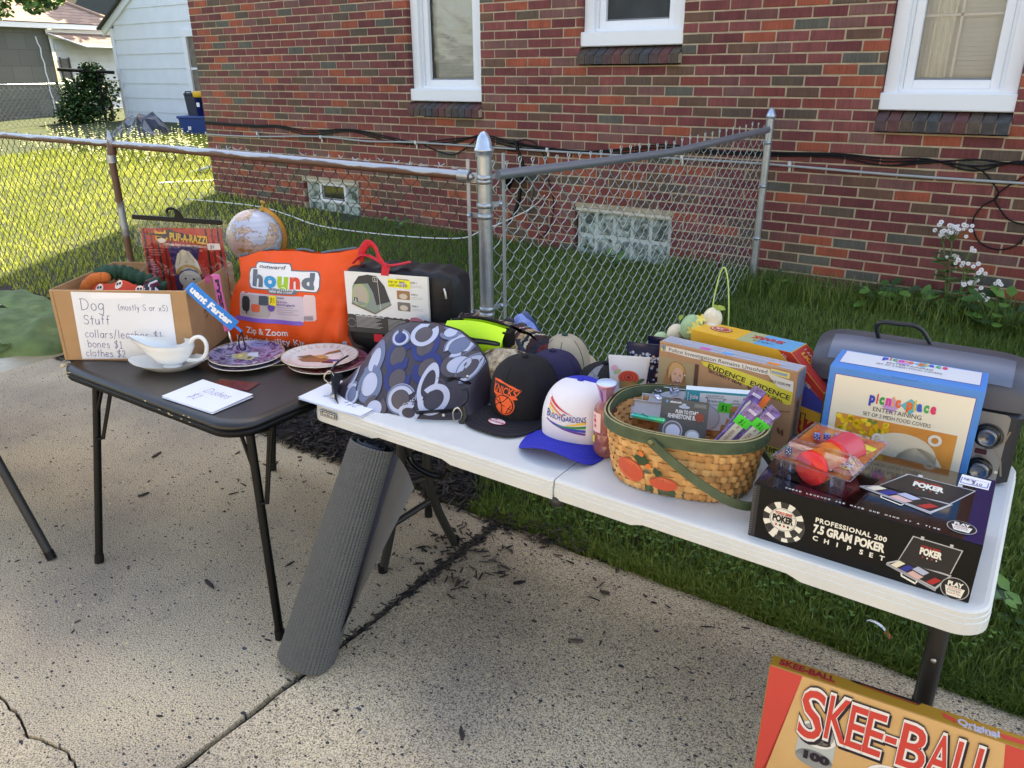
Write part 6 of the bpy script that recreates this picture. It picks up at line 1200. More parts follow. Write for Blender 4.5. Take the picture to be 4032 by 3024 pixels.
k = MB(); k.tube(spl([(-.035, -.045, .085), (-.04, .0, .10), (-.03, .05, .11)], 6), .004, BLL, 6); k.build('strap', pu); k = MB(); k.tube(spl([(.50, -.05, .10), (.515, -.04, .10), (.52, -.05, .07), (.505, -.06, .05)], 6), .006, BLL, 6, flat=.5); k.build('strap', pu); k = MB(); k.grid(lambda u, v: (.41+.11*u, -.035+.02*u-.02*v, .115+.02*v-.006*sin(u*9)), 14, 3, BLL); k.tube(spl([(.515, -.07, .055), (.525, -.075, .02), (.51, -.085, .0)], 4), .009, BLL, 8, flat=.5); k.build('strap', pu)
# snake print purse behind it
SN = mat('snake_print', (220, 206, 170), .4, rgb2=(86, 44, 38), nscale=60); MRN = mat('maroon_leather', (110, 46, 62), .4)
t = thing('snakeskin_purse', 'small purse in brown snake print and maroon, squeezed behind the ringed handbag', 'purse', (-1.33, 1.87, WZ), .5)
k = MB(); k.grid(lambda u, v: (-.085+.17*u, -.045*sin(pi*v)*(1+.3*sin(pi*u))+.012*sin(u*9), .01+.15*v*(1-.25*(2*u-1)**2)), 24, 14, SN, mf=lambda u, v: MRN if v < .22 or u < .12 else SN); k.grid(lambda u, v: (-.085+.17*u, .04*sin(pi*v), .01+.15*v*(1-.25*(2*u-1)**2)), 12, 8, SN); k.build('body', t)
k = MB(); k.tube(spl([(.02, -.06, .02), (.045, -.07, .035), (.06, -.06, .02), (.075, -.055, .045)], 4), .0045, BN, 8); k.tube([(-.06, -.05, .012), (.03, -.07, .014)], .003, BN, 6); k.tube([(.0, -.066, .002), (.0, -.066, .03)], .003, BN, 6); k.build('chain', t)
# neon waist bag
NEO = mat('neon_yellow', (206, 250, 40), .6); t = thing('waist_bag', 'neon yellow waist bag with a black zip, lying on the woven tote', 'bag', (-1.50, 1.93, .90), .15)
def nb(u, v): return (-.09+.22*u, -.035-.03*sin(pi*v)+.02*v, -.06+.092*v*(1-.25*u*0)+.012*sin(pi*u)-.035*(1-v)*(1-2*abs(u-.55)))
k = MB(); k.grid(nb, 24, 12, NEO); k.grid(lambda u, v: (lambda p: (p[0], p[1]+.06*sin(pi*v)+.02, p[2]))(nb(u, v)), 12, 8, NEO); k.build('body', t)
k = MB(); P_ = Pr(k, lambda u, v, q: tuple(Vector(nb(u, v))+Vector((0, -q, q*.5))), .0012); patch(P_, .05, .50, .98, .64, .02, ink(24, 26, 28, .7), 16, 2); P_.up(); patch(P_, .45, .555, .95, .585, .01, ink(90, 100, 70, .5), 12, 1); P_.k = 1; P_.poly([(.30, .36), (.38, .40), (.36, .30), (.44, .34), (.50, .40), (.48, .22), (.38, .2), (.33, .25)], ink(24, 26, 28)); k.tube(spl([(-.08, .0, .03), (.0, .02, .045), (.10, .02, .035), (.14, .0, .01)], 4), .006, BLK, 6); k.box((.135, -.01, .0), (.025, .04, .05), BLK); k.build('zip', t)
# woven tote
def wovm():
    m = bpy.data.materials.new('woven_tribal'); m.use_nodes = True; N, L, b = NT(m); b.inputs['Roughness'].default_value = .95
    tc = N.new('ShaderNodeTexCoord'); sx = N.new('ShaderNodeSeparateXYZ'); L.new(tc.outputs['Object'], sx.inputs[0])
    n = N.new('ShaderNodeTexNoise'); n.inputs['Scale'].default_value = 70; L.new(tc.outputs['Object'], n.inputs['Vector'])
    a = N.new('ShaderNodeMath'); a.operation = 'MULTIPLY_ADD'; a.inputs[1].default_value = .012; L.new(n.outputs[0], a.inputs[0]); L.new(sx.outputs[0], a.inputs[2])
    m2 = N.new('ShaderNodeMath'); m2.operation = 'MULTIPLY'; m2.inputs[1].default_value = 9.5; L.new(a.outputs[0], m2.inputs[0]); fr = N.new('ShaderNodeMath'); fr.operation = 'FRACT'; L.new(m2.outputs[0], fr.inputs[0])
    r = N.new('ShaderNodeValToRGB'); r.color_ramp.interpolation = 'CONSTANT'; e = r.color_ramp.elements
    cs = [(0, (40, 40, 52)), (.14, (110, 40, 44)), (.24, (30, 28, 32)), (.28, (196, 184, 160)), (.33, (30, 28, 32)), (.42, (110, 40, 44)), (.5, (176, 152, 112)), (.72, (36, 38, 48)), (.82, (188, 176, 150)), (.87, (60, 34, 36))]
    while len(e) < len(cs): e.new(.5)
    for i_, (p_, c_) in enumerate(cs): e[i_].position = p_; e[i_].color = (*lin(c_), 1)
    L.new(fr.outputs[0], r.inputs[0]); n2 = N.new('ShaderNodeTexNoise'); n2.inputs['Scale'].default_value = 110; L.new(tc.outputs['Object'], n2.inputs['Vector']); r2 = N.new('ShaderNodeValToRGB'); r2.color_ramp.elements[0].position = .42; r2.color_ramp.elements[1].position = .5; r2.color_ramp.elements[0].color = (.25, .22, .22, 1); L.new(n2.outputs[0], r2.inputs[0])
    mm = N.new('ShaderNodeMixRGB'); mm.blend_type = 'MULTIPLY'; mm.inputs[0].default_value = .65; L.new(r.outputs[0], mm.inputs[1]); L.new(r2.outputs[0], mm.inputs[2]); L.new(mm.outputs[0], b.inputs['Base Color']); return m
t = thing('woven_tote', 'dark woven tote with tribal stripes, lying behind the handbag and neon bag', 'bag', (-1.52, 2.06, WZ), radians(-2))
TT2 = [(-.27, .10), (-.22, .145), (-.15, .168), (0, .172), (.1, .172), (.18, .158), (.225, .12), (.25, .04)]
k = MB(); k.grid(lambda u, v: (lambda x_: (x_, -.13+.02*sin(x_*30)+.11*v*v, ip(TT2, x_)*v**.9+.008*wr(x_, v*.3, .6, 3)))(-.27+.52*u), 60, 16, wovm()); k.grid(lambda u, v: (lambda x_: (x_, -.02+.14*v, ip(TT2, x_)*(1-v**2.2)**.5+.004*wr(x_, v*.3, .8, 2)))(-.27+.52*u), 50, 12, MATW) if False else None
WV = k.mats[0]; k.grid(lambda u, v: (lambda x_: (x_, -.02+.14*v, ip(TT2, x_)*(1-v**2.2)**.5+.006*wr(x_, v*.3, .8, 2)))(-.27+.52*u), 50, 12, WV); k.build('body', t)
k = MB(); k.tube(spl([(.16, -.06, .145), (.20, -.09, .10), (.215, -.10, .04), (.21, -.11, .0)], 5), .012, mat('navy_denim', (36, 44, 62), .8), 8, flat=.4); k.tube(spl([(-.24, -.05, .12), (-.1, -.12, .165), (.02, -.10, .18), (.1, -.08, .165)], 5), .006, BLK, 6); k.grid(lambda u, v: (-.26+.16*u, -.15+.02*v, .125+.035*v+.008*sin(u*8)), 10, 3, mat('dusty_pink', (150, 84, 98), .7)); k.build('strap', t)
t = thing('bandana', 'light blue patterned cloth with black sunglasses on it, behind the woven tote', 'cloth', (-1.46, 2.16, WZ), .2); BBL = mat('blue_cloth', (110, 132, 206), .8, rgb2=(160, 176, 226), nscale=40)
k = MB(); k.grid(lambda u, v: (-.10+.20*u, -.03+.08*v-.03*sin(pi*u), (.175-.30*abs(u-.45)**1.2)*(.4+.6*v)+.008*sin(u*17+v*9)), 20, 8, BBL, smooth=False); k.grid(lambda u, v: (-.10+.20*u, .05+.04*v, (.175-.30*abs(u-.45)**1.2)*(1-v)), 12, 4, BBL); k.build('cloth', t)
t = thing('sunglasses', 'black sunglasses lying on the light blue cloth', 'sunglasses', (-1.455, 2.13, .875), .2); k = MB()
for s_ in (-.028, .02): k.lathe([(0, .001), (.019, .001), (.020, .003), (.018, .005), (0, .006)], mat('black_gloss', (10, 10, 12), .08), 20, (s_, -.02, .008-.3*(s_)), (.25, -.75, .6))
k.tube(spl([(-.05, -.02, .015), (-.07, .0, .012), (-.08, .02, -.01)], 4), .002, BLK, 6); k.build('frame', t)
# ------------------------------------------------------------------ caps
def cap(name, loc_, rz, label, w, l, h, mf_, mb2, mbrim, brim=.07, bc=.03, p=2.6, deco=None, bdeco=None, button=None, flat=0.0, seams=True, tri=None, ds=(1, 0)):
    t = thing(name, label, 'cap', loc_, rz, 'caps in a row on the white table'); a_, b_ = w/2, l/2
    def Rz(q): return max(0.0, 1-q**p)**(1/p)
    def crown(u, v, o=0):
        an = 2*pi*u; q = min(1, v*1.0); rz_ = Rz(q**.92); fr_ = max(0, -sin(an)); rad = rz_+.05*fr_*sin(pi*q)*(p-2); sm = 1+.006*abs(cos(3*an))**.3; return (a_*rad*cos(an)*sm+o*cos(an), b_*rad*sin(an)*sm+o*sin(an), .012+(h-.012)*q+.012*(1-q)*(-sin(an)*0))
    k = MB(); k.grid(crown, 60, 22, mf_, cu=True, mf=lambda u, v: (tri if tri and .58 < u*1 < .66+.08*(1-v) else mf_) if sin(2*pi*u) < (-.25 if v < .8 else .2) else mb2)
    k.lathe([(.010, h-.001), (.011, h+.003), (.007, h+.007), (0, h+.008)], button or mf_, 14)
    if seams:
        for j in range(6):
            an = pi/2+j*pi/3
            k.tube([crown(an/(2*pi), v/12, .0008) for v in range(12)], .0011, mb2 if mb2 != mf_ else button or mbrim, 5)
    k.build('crown', t)
    k = MB(); A0 = radians(62)
    def br(s_, q, dz=0):
        an = -pi/2+A0*s_; i_ = Vector((a_*1.0*cos(an), b_*1.0*sin(an), 0)); o_ = Vector((a_*1.20*sin(A0*s_*1.30), -b_-brim*max(0, 1-abs(s_)**2.6)**.62+(b_*(1-cos(A0*s_)))*.9*(abs(s_)**1.5), 0)); pt = i_.lerp(o_, q); zc = .010+bc*(1-(pt.x/a_)**2)*(.35+.65*q)*(1-flat)+dz-.004*q; return (pt.x, pt.y, max(.002+dz, zc))
    k.grid(lambda u, v: br(2*u-1, v, .0025), 32, 10, mbrim); k.grid(lambda u, v: br(2*u-1, v, -.0005), 32, 10, mbrim)
    k.grid(lambda u, v: tuple(Vector(br(2*u-1, 1, 0))+Vector((0, 0, .0025*v))), 32, 1, mbrim)
    for j in range(1, 6): k.tube([br((i/14-1)*.93, j/6.5, .0030) for i in range(29)], .0005, mbrim, 4)
    if bdeco: bdeco(Pr(k, lambda u, v, q: (lambda pt: (pt[0], pt[1], pt[2]+q+.0008))((u, v, .0125+bc*(1-(u/a_)**2)*(.35+.65*min(1, max(0, (-b_-v)/brim)))*(1-flat))), .0005))
    k.build('brim', t)
    if deco:
        k = MB()
        def fp(u, v, q):
            u, v = u*ds[0], v*ds[0]+ds[1]
            vv = min(max((v-.012)/(h-.012), 0), .995); rz_ = Rz(vv**.92); x_ = u; c = min(.98, abs(x_)/(a_*rz_)); an_s = -sqrt(1-c*c); rad = rz_+.05*(-an_s)*sin(pi*vv)*(p-2); return (x_, b_*rad*an_s*1.006-q-.0006, v)
        deco(Pr(k, fp, .0012, True)); k.build('patch', t)
    return t
CBK = mat('cap_black', (12, 11, 15), .85, bump=.15, bscale=150); CNV = mat('cap_navy', (40, 34, 70), .85, bump=.15, bscale=150); CTN = mat('cap_tan', (176, 162, 138), .9, bump=.15, bscale=120, noise=.06); CWH = mat('cap_white_foam', (228, 222, 224), .8, bump=.05, bscale=150); CBL = mat('cap_blue', (30, 42, 176), .75, bump=.15, bscale=120); CGR = mat('cap_grey', (120, 122, 128), .8, noise=.4, nscale=120)
ORG = ink(238, 96, 44, .7); BKK = ink(24, 14, 18, .7)
def knick(p):
    p.k = 1; p.poly([(-.047, .125), (-.02, .128), (.0, .124), (.028, .117), (.052, .106), (.040, .088), (.046, .080), (.030, .078), (-.028, .083), (-.040, .088), (-.038, .1)], ORG); p.up(); p.poly([(-.042, .1215), (.0, .1205), (.048, .104), (.036, .089), (-.034, .0935)], BKK); p.up()
    p.text("KNICKS", -.0385, .0975, .0215, ORG, w=.080, bold=.012, rot=-.13); p.k = 1; p.ell(.004, .060, .034, .033, ORG, 28); p.up(); p.ell(.004, .060, .031, .030, BKK, 28); p.up(); p.ell(.004, .060, .0285, .0275, ORG, 28); p.up()
    p.line([(-.022, .072), (.0, .060), (.030, .048)], .0024, BKK); p.line([(-.012, .083), (-.004, .066), (.0, .052), (-.002, .034)], .0022, BKK); p.line([(.018, .084), (.004, .07), (-.014, .062), (-.025, .052)], .0022, BKK); p.line([(.03, .062), (.02, .048), (.014, .035)], .0022, BKK)
    p.k = 3
    for i in range(9): p.rect(-.026+i*.0066, .0805-i*.0004, -.023+i*.0066, .0875-i*.0006, ORG)
def knb(p):
    RW, RR = ink(236, 232, 232), ink(206, 40, 56); p.ell(.0, -.140, .029, .019, RR, 28); p.up(); p.ell(.0, -.140, .0275, .0175, RW, 28); p.up(); p.rect(-.0255, -.146, .0255, -.137, RR); p.up(); p.text('9FIFTY', -.021, -.1445, .0058, RW, w=.042, bold=.03); p.text('NEW ERA', -.002, -.131, .0035, RR, w=.016); p.rect(-.014, -.133, -.005, -.127, RR); p.text('CUSTOM CONSTRUCT', -.018, -.1515, .003, ink(60, 60, 70), w=.036)
cap('snapback_cap', (-1.208, 1.800, WZ), radians(-2), 'black snapback cap with an orange basketball crest and a flat brim', .202, .215, .175, CBK, CBK, mat('brim_black', (18, 18, 30), .8), .098, .006, 3.0, knick, knb, CBK, flat=.7)
cap('baseball_cap', (-1.225, 1.985, WZ), radians(150), 'dark purple navy cap half hidden behind the black cap', .185, .20, .135, CNV, CNV, CNV, .06, .03, 2.5, None, None, CNV)
t_ = cap('baseball_cap', (-1.265, 2.125, WZ), radians(200), 'tan cap with a green button, at the back of the caps', .18, .20, .142, CTN, CTN, CTN, .06, .03, 2.3, None, None, mat('cap_green', (44, 72, 60), .8))
cap('baseball_cap', (-1.045, 2.000, WZ), radians(35), 'black and grey cap between the tan cap and the flowered tube', .19, .205, .125, CBK, CBK, CBK, .06, .03, 2.3, None, None, CBK, tri=CGR)
def busch(p):
    xs_ = [i/12 for i in range(13)]
    def sw(x0, x1, f1, f2, m): p.mb.grid(lambda u, v: p.P(x0+(x1-x0)*u, f1(u)+(f2(u)-f1(u))*v, p.k), 12, 1, m)
    sw(-.052, .026, lambda u: .108-.030*u+.006*u*u, lambda u: .117-.040*u+.007*u*u, ink(206, 44, 48)); sw(-.053, .0, lambda u: .099-.020*u, lambda u: .107-.026*u, ink(232, 120, 50)); sw(-.053, -.025, lambda u: .091-.010*u, lambda u: .098-.014*u, ink(240, 206, 60))
    sw(.01, .053, lambda u: .060+.006*u, lambda u: .062+.012*u, ink(240, 190, 60)); sw(-.02, .053, lambda u: .054+.001*u, lambda u: .0565+.006*u, ink(40, 140, 60)); sw(-.045, .053, lambda u: .059-.014*u, lambda u: .0625-.0105*u, ink(44, 70, 176)); sw(-.058, .053, lambda u: .0615-.024*u+.0*u, lambda u: .0655-.022*u, ink(110, 60, 150)); p.k = 2
    BG_ = ink(44, 60, 140); p.text('B', -.053, .0700, .0180, BG_, w=.0105, bold=.01); p.text('USCH', -.0415, .0708, .0130, BG_, w=.032, bold=.01); p.text('G', -.0065, .0705, .0175, BG_, w=.0115, bold=.01); p.text('ARDENS', .0060, .0712, .0130, BG_, w=.046, bold=.01)
cap('trucker_cap', (-.985, 1.745, WZ), radians(5), 'white fronted blue mesh cap with a rainbow swoosh and writing, nearest the camera', .212, .21, .169, CWH, CBL, CBL, .100, .036, 2.9, busch, None, CBL, seams=False, ds=(1.12, .006))
# ------------------------------------------------------------------ bottle, tubes, pouches
t = thing('mist_bottle', 'pink faceted fragrance bottle with a pale domed cap, beside the basket', 'bottle', (-.867, 1.672, WZ))
PKL = bpy.data.materials.new('pink_liquid'); PKL.use_nodes = True; N, L, b = NT(PKL); b.inputs['Base Color'].default_value = (*lin((206, 128, 122)), 1); b.inputs['Roughness'].default_value = .06; b.inputs['Transmission Weight'].default_value = .55; b.inputs['IOR'].default_value = 1.4; b.inputs['Coat Weight'].default_value = .6
k = MB(); n_ = 12; V = []; prof = [(.022, 0), (.027, .008), (.030, .022), (.0285, .038), (.0305, .054), (.029, .07), (.0305, .086)]
for i, (r_, z_) in enumerate(prof): V += [(r_*cos(2*pi*(j+.5*(i % 2))/n_), r_*sin(2*pi*(j+.5*(i % 2))/n_), z_) for j in range(n_)]
F = []
for i in range(len(prof)-1):
    for j in range(n_):
        a, b2, c, d = i*n_+j, i*n_+(j+1) % n_, (i+1)*n_+(j+1) % n_, (i+1)*n_+j; F += [(a, b2, c), (a, c, d)] if i % 2 else [(a, b2, d), (b2, c, d)]
k.add(V, F, PKL); k.lathe([(.0305, .086), (.0295, .10), (.0295, .135), (.027, .147), (.018, .156), (.013, .160), (.013, .168)], PKL, 24); k.build('body', t)
k = MB(); k.lathe([(.0145, .160), (.017, .170), (.021, .188), (.0265, .205), (.027, .209), (.024, .212), (0, .212)], mat('pink_chrome', (206, 150, 176), .12, metal=.7), 24); k.lathe([(.0265, .2095), (.024, .213), (0, .2135)], mat('cap_top', (196, 214, 240), .15), 24); k.build('cap', t)
k = MB(); P_ = Pr(k, lambda u, v, q: ((.0300+q)*sin(u), -(.0300+q)*cos(u), v), .0006); P_.rect(-1.3, .078, .1, .133, ink(236, 200, 196), 10, 1); P_.up(); P_.ell(-.5, .11, .15, .006, ink(190, 60, 60), 10); P_.ell(-.45, .095, .13, .005, ink(200, 90, 70), 10); P_.ell(-.55, .122, .12, .004, ink(200, 70, 60), 10); P_.k = 1; P_.rect(-1.25, .045, -.5, .065, ink(240, 226, 60), 6, 1); k.build('label', t)
def tube(loc_, rz, name, label, w, h, m, deco, d=.03, w0=.6, cat='lotion tube'):
    t = thing(name, label, cat, loc_, rz); k = MB()
    def fn(u, v, o=0): a = 2*pi*u; ww = w/2*(w0+(1-w0)*v**.7); dd = d/2*(1-v**1.6)+.0015; return (ww*abs(cos(a))**.6*(1 if cos(a) > 0 else -1), dd*sin(a), .0+h*v)
    k.grid(fn, 32, 14, m, cu=True); k.box((0, 0, h-.004), (w, .003, .010), m); k.lathe([(0, 0), (w*w0*.5, 0), (w*w0*.5, .008)], m, 24, sy=d/(w*w0)); k.build('body', t)
    k = MB(); P_ = Pr(k, lambda u, v, q: (u, -(d/2*(1-min(1, v/h)**1.6)+.0016)*(max(0, 1-min(1, abs(u)/(w/2*(w0+(1-w0)*min(1, v/h)**.7)))**3.33))**.5-q-.0006, v), .0009, True); deco(P_); k.build('print', t); return t
def rose(p):
    P0_ = p.P; p.P = lambda u, v, k_: P0_(u, v+.024, k_)
    for i in range(9): a = i*.7; p.ell(.0+.016*cos(a), .098+.010*sin(a), .014, .011, ink(*[(236, 130, 70), (240, 160, 90), (226, 90, 60)][i % 3]), 14)
    p.up(); p.ell(.002, .100, .030, .021, ink(236, 100, 66), 20); p.up(); p.ring(.002, .100, .024, .017, .004, ink(206, 66, 44), 20); p.ring(.002, .101, .014, .010, .003, ink(190, 50, 40), 16); p.ell(.002, .101, .005, .004, ink(120, 40, 40), 10)
    p.k = 1; p.ell(-.040, .125, .010, .010, ink(232, 176, 186), 12); p.ell(-.032, .115, .012, .006, ink(176, 196, 130), 12, rot=.6); p.ell(-.038, .09, .013, .014, ink(240, 226, 200), 14); p.ell(.036, .09, .014, .006, ink(90, 120, 70), 12, rot=.5); p.ell(.03, .07, .013, .014, ink(110, 136, 90), 12)
    p.k = 4; p.rect(-.024, .066, .024, .089, mat('gold_foil', (226, 190, 110), .25, metal=.6), 4, 1); p.up(); p.text('BLOOM', -.024, .054, .009, ink(226, 206, 130), w=.05)
tube((-.938, 1.945, WZ), radians(22), 'lotion_tube', 'white lotion tube printed with an orange rose, between cap and basket', .122, .186, mat('tube_white', (236, 234, 230), .3, coat=.3), rose)
def gems(seed):
    def f(p):
        rg_ = random.Random(seed)
        for i in range(70):
            u_, v_ = rg_.uniform(-.05, .05), .175-abs(rg_.gauss(0, .05)); s_ = rg_.uniform(.0018, .0060); p.k = 1; p.ell(u_, v_, s_, s_*rg_.uniform(.7, 1.2), ink(*rg_.choice([(206, 214, 226), (150, 160, 180), (196, 150, 110), (90, 100, 130)])), 9); p.up(); p.ell(u_+s_*.2, v_+s_*.2, s_*.4, s_*.4, ink(240, 244, 250), 6)
    return f
NVF = mat('navy_foil', (26, 30, 62), .2, coat=.6); GPp = 'navy jewelled tubes'
tag(tube((-.925, 2.03, WZ), radians(16), 'lotion_tube', 'navy tube printed with jewels, directly behind the rose tube', .118, .203, NVF, gems(3), .03, .75), group=GPp)
tag(tube((-.880, 2.085, WZ), radians(10), 'lotion_tube', 'navy jewelled tube standing farthest back, next to the police box', .125, .213, NVF, gems(5), .03, .75), group=GPp)
t = thing('chrome_bauble', 'small clear crumpled wrapper shining behind the tan cap', 'wrapper', (-1.08, 2.15, WZ), .2); k = MB(); k.blob((0, 0, .02), (.03, .015, .022), clearm('clear_film'), 8, 5, .3, R); k.build('film', t)
# ------------------------------------------------------------------ basket
WSP = [mat('splint %d' % i, c, .6, noise=.14, nscale=35, bump=.15, bscale=120) for i, c in enumerate([(206, 156, 96), (192, 140, 84), (216, 170, 110)])]; GRN = mat('green_stain', (72, 88, 62), .55, noise=.2, nscale=30, bump=.15, bscale=90)
bk = thing('woven_basket', 'woven splint basket with a green rim and painted pumpkins, full of small goods', 'basket', (-.650, 1.694, WZ), radians(12))
BH = .168
def sup(a, rx, ry, n=2.7): c, s_ = cos(a), sin(a); return (rx*abs(c)**(2/n)*(1 if c >= 0 else -1), ry*abs(s_)**(2/n)*(1 if s_ >= 0 else -1))
def bo(a, z_, o=0.0): q = z_/BH; return (*sup(a, .170+.026*q**.8+o, .132+.024*q**.8+o), z_)
k = MB(); NS = 34; rows = 8; rh = (BH-.020)/rows
for r_ in range(rows):
    z0 = .006+r_*rh; M_ = 136; m_ = GRN if r_ == 0 and False else None
    def rowf(u, v): a = 2*pi*u; s_ = sin(NS*a/1+r_*pi); return bo(a, z0+rh*.90*v, .0030*s_*(1 if True else 0)+.0015*sin(pi*v))
    k.grid(rowf, NS*6, 2, WSP[r_ % 3], cu=True, mf=lambda u, v: GRN if (r_ == 0 and int(u*NS/2) % 3 == 0) else WSP[(r_+int(u*NS*.5))*7 % 3])
    k.grid(lambda u, v: tuple(Vector(rowf(u, v))*1.0-Vector((*[c*.016 for c in sup(2*pi*u, 1, 1)], 0))), NS*4, 1, WSP[1], cu=True)
k.build('weave', bk)
k = MB()
for j in range(NS*2):
    a = 2*pi*(j+.5)/(NS*2)*1.0; da = .030
    k.grid(lambda u, v: bo(a-da+2*da*u, .002+(BH-.006)*v, -.0008+.0012*0), 1, 10, WSP[(j*5) % 3])
k.grid(lambda u, v: (*sup(2*pi*u, .168*v+.0001, .130*v+.0001), .004), 40, 3, WSP[1], cu=True); k.build('stave', bk)
k = MB()
def rimg(o, z0, z1, m):
    k.grid(lambda u, v: bo(2*pi*u, BH, o)[:2]+(z0+(z1-z0)*v,), 72, 2, m, cu=True)
rimg(.0065, BH-.022, BH+.008, GRN); rimg(-.0065, BH-.020, BH+.009, GRN); EDG = mat('rim_edge', (150, 140, 98), .7, noise=.2)
k.grid(lambda u, v: bo(2*pi*u, BH, .0065-.004*v)[:2]+(BH+.008+.001*v,), 72, 1, EDG, cu=True); k.grid(lambda u, v: bo(2*pi*u, BH, -.0065+.004*v)[:2]+(BH+.009-.001*v,), 72, 1, EDG, cu=True); k.grid(lambda u, v: bo(2*pi*u, BH, .0025-.005*v)[:2]+(BH+.0055,), 72, 1, BLK, cu=True); k.grid(lambda u, v: bo(2*pi*u, BH, .0065)[:2]+(BH-.0225+.0012*v,), 72, 1, EDG, cu=True)
for j in range(16): a = 2*pi*j/16+.15; p_ = bo(a, BH, .0075); k.blob((p_[0], p_[1], BH-.008), .0016, mat('tack', (150, 130, 60), .3, metal=.8), 6, 4)
k.build('rim', bk)
k = MB(); hp = spl([(-.055, -.166, BH-.010), (.0, -.176, BH-.046), (.07, -.182, BH-.088), (.14, -.178, BH-.122), (.19, -.155, BH-.136), (.215, -.10, BH-.138), (.222, -.02, BH-.138), (.215, .05, BH-.136), (.18, .11, BH-.12), (.11, .155, BH-.07), (.05, .168, BH-.03), (.02, .165, BH-.005)], 6)
V = []; nn = len(hp)
for i, p_ in enumerate(hp):
    p_ = Vector(p_); tt = (Vector(hp[min(i+1, nn-1)])-Vector(hp[max(i-1, 0)])).normalized(); out_ = Vector((p_.x, p_.y*1.3, 0)).normalized(); s_ = tt.cross(out_).normalized(); out_ = s_.cross(tt).normalized()*-1 if s_.cross(tt).dot(Vector((p_.x, p_.y, 0))) < 0 else s_.cross(tt).normalized()
    V += [p_+s_*.0105+out_*.0025, p_-s_*.0105+out_*.0025, p_-s_*.0105-out_*.0025, p_+s_*.0105-out_*.0025]
k.add(V, [(i*4+j, i*4+(j+1) % 4, (i+1)*4+(j+1) % 4, (i+1)*4+j) for i in range(nn-1) for j in range(4)], GRN, False); k.add(V[:4], [(0, 1, 2, 3)], GRN); k.lathe([(.0075, 0), (.007, .003), (.003, .005), (0, .005)], mat('dull_brass', (130, 122, 84), .4, metal=.7), 14, (-.052, -.169, BH-.012), (0, -1, 0)); k.build('handle', bk)
k = MB(); P_ = Pr(k, lambda u, v, q: (lambda pt: (pt[0], pt[1]-.0045-q, v))((u, -(.132+.024*(max(.01, v)/BH)**.8)*max(0, 1-(abs(u)/(.170+.026*(max(.01, v)/BH)**.8))**2.7)**(1/2.7), v)), .0012, True)
RO, RO2, DG, ORN = ink(204, 84, 52), ink(222, 118, 76), ink(50, 74, 44), ink(232, 120, 50)
P_.ell(-.105, .058, .036, .031, RO, 26, rot=-.5); P_.up()
for i in range(4): P_.ring(-.105, .058, .030-i*.008, .028, .0028, RO2, 16, .9, 2.6, rot=-.5); P_.ring(-.105, .058, .030-i*.008, .028, .0028, RO2, 16, 3.9, 5.5, rot=-.5)
P_.k = 1; P_.ell(-.020, .040, .034, .019, RO, 24); P_.up()
for i in range(3): P_.ring(-.020, .040, .026-i*.009, .017, .0026, RO2, 14, .4, 2.7)
P_.k = 1
for x_, y_, r_ in ((-.085, .098, .011), (-.072, .105, .009), (-.067, .092, .011), (-.080, .088, .008), (-.040, .072, .009), (-.030, .068, .008), (-.036, .063, .006)): P_.ell(x_, y_, r_, r_*.8, DG, 8, rot=x_*40)
P_.up(); P_.ell(-.077, .113, .006, .008, ORN, 10, rot=.5); P_.ell(-.058, .084, .007, .006, ORN, 10); P_.ell(-.062, .065, .009, .004, ink(70, 96, 80), 10, rot=-.2); P_.line([(-.060+i*.0016, .050+.003*sin(i*1.1)) for i in range(26)], .0008, ink(60, 60, 50)); P_.line([(-.040, .075), (-.041, .085)], .001, DG); k.build('painted_pumpkins', bk)
def W3(x_, y_, z_): return (x_, y_, z_)
def flatbox(name, label, cat, loc_, rz, w, d, h, body, fdeco=None, tdeco=None, rdeco=None, tilt=0.0, grp=None, ls=.0004, b=.0012):
    t = thing(name, label, cat, loc_, rz, grp); t.rotation_euler = (-tilt, 0, rz); t.rotation_mode = 'XYZ'
    k = MB(); k.bbox((w/2, d/2, h/2), (w, d, h), body, b); k.build('carton', t)
    for nm, dec, fr_ in (('front_print', fdeco, face((0, 0, 0), (1, 0, 0), (0, 0, 1))), ('top_print', tdeco, face((0, 0, h), (1, 0, 0), (0, 1, 0))), ('side_print', rdeco, face((w, 0, 0), (0, 1, 0), (0, 0, 1)))):
        if dec: k = MB(); dec(Pr(k, fr_, ls)); k.build(nm, t)
    return t
TEAL = ink(50, 160, 176); GRT = ink(60, 66, 70); NG = ink(70, 226, 60, .6)
def joie(p):
    p.rect(0, 0, .170, .110, TEAL); p.up(); p.rect(.005, 0, .164, .104, ink(226, 230, 236)); p.up(); p.rect(.007, .080, .036, .104, TEAL); p.rect(.007, .075, .036, .081, BK_); p.up(); p.text('joie', .011, .086, .013, WHI, w=.021, bold=.03)
    p.text('CATCHES HAIR PREVENTS CLOGS', .052, .096, .0042, GRT, w=.045); p.text('drain', .056, .080, .0085, GRT, w=.024); p.text('wig', .081, .080, .0085, TEAL, w=.014); p.line([(.050, .093), (.056, .090), (.058, .075), (.064, .073), (.090, .074), (.097, .078), (.098, .089), (.103, .091)], .0011, GRT); p.line([(.050, .093), (.103, .092)], .0011, GRT); p.text('FOR', .122, .086, .005, GRT); p.text('SHOWERS', .117, .078, .005, GRT, w=.022); p.ell(.058, .035, .034, .036, ink(176, 178, 184), 30); p.up(); p.ell(.058, .035, .031, .033, ink(206, 208, 212), 30); p.k = 2; p.rect(.115, .040, .164, .074, TEAL)
    p.k = 5; p.poly([(.084, .055), (.118, .053), (.119, .080), (.086, .082)], NG); p.up(); p.hand('$1', .093, .060, .014, .0015, ink(20, 60, 30))
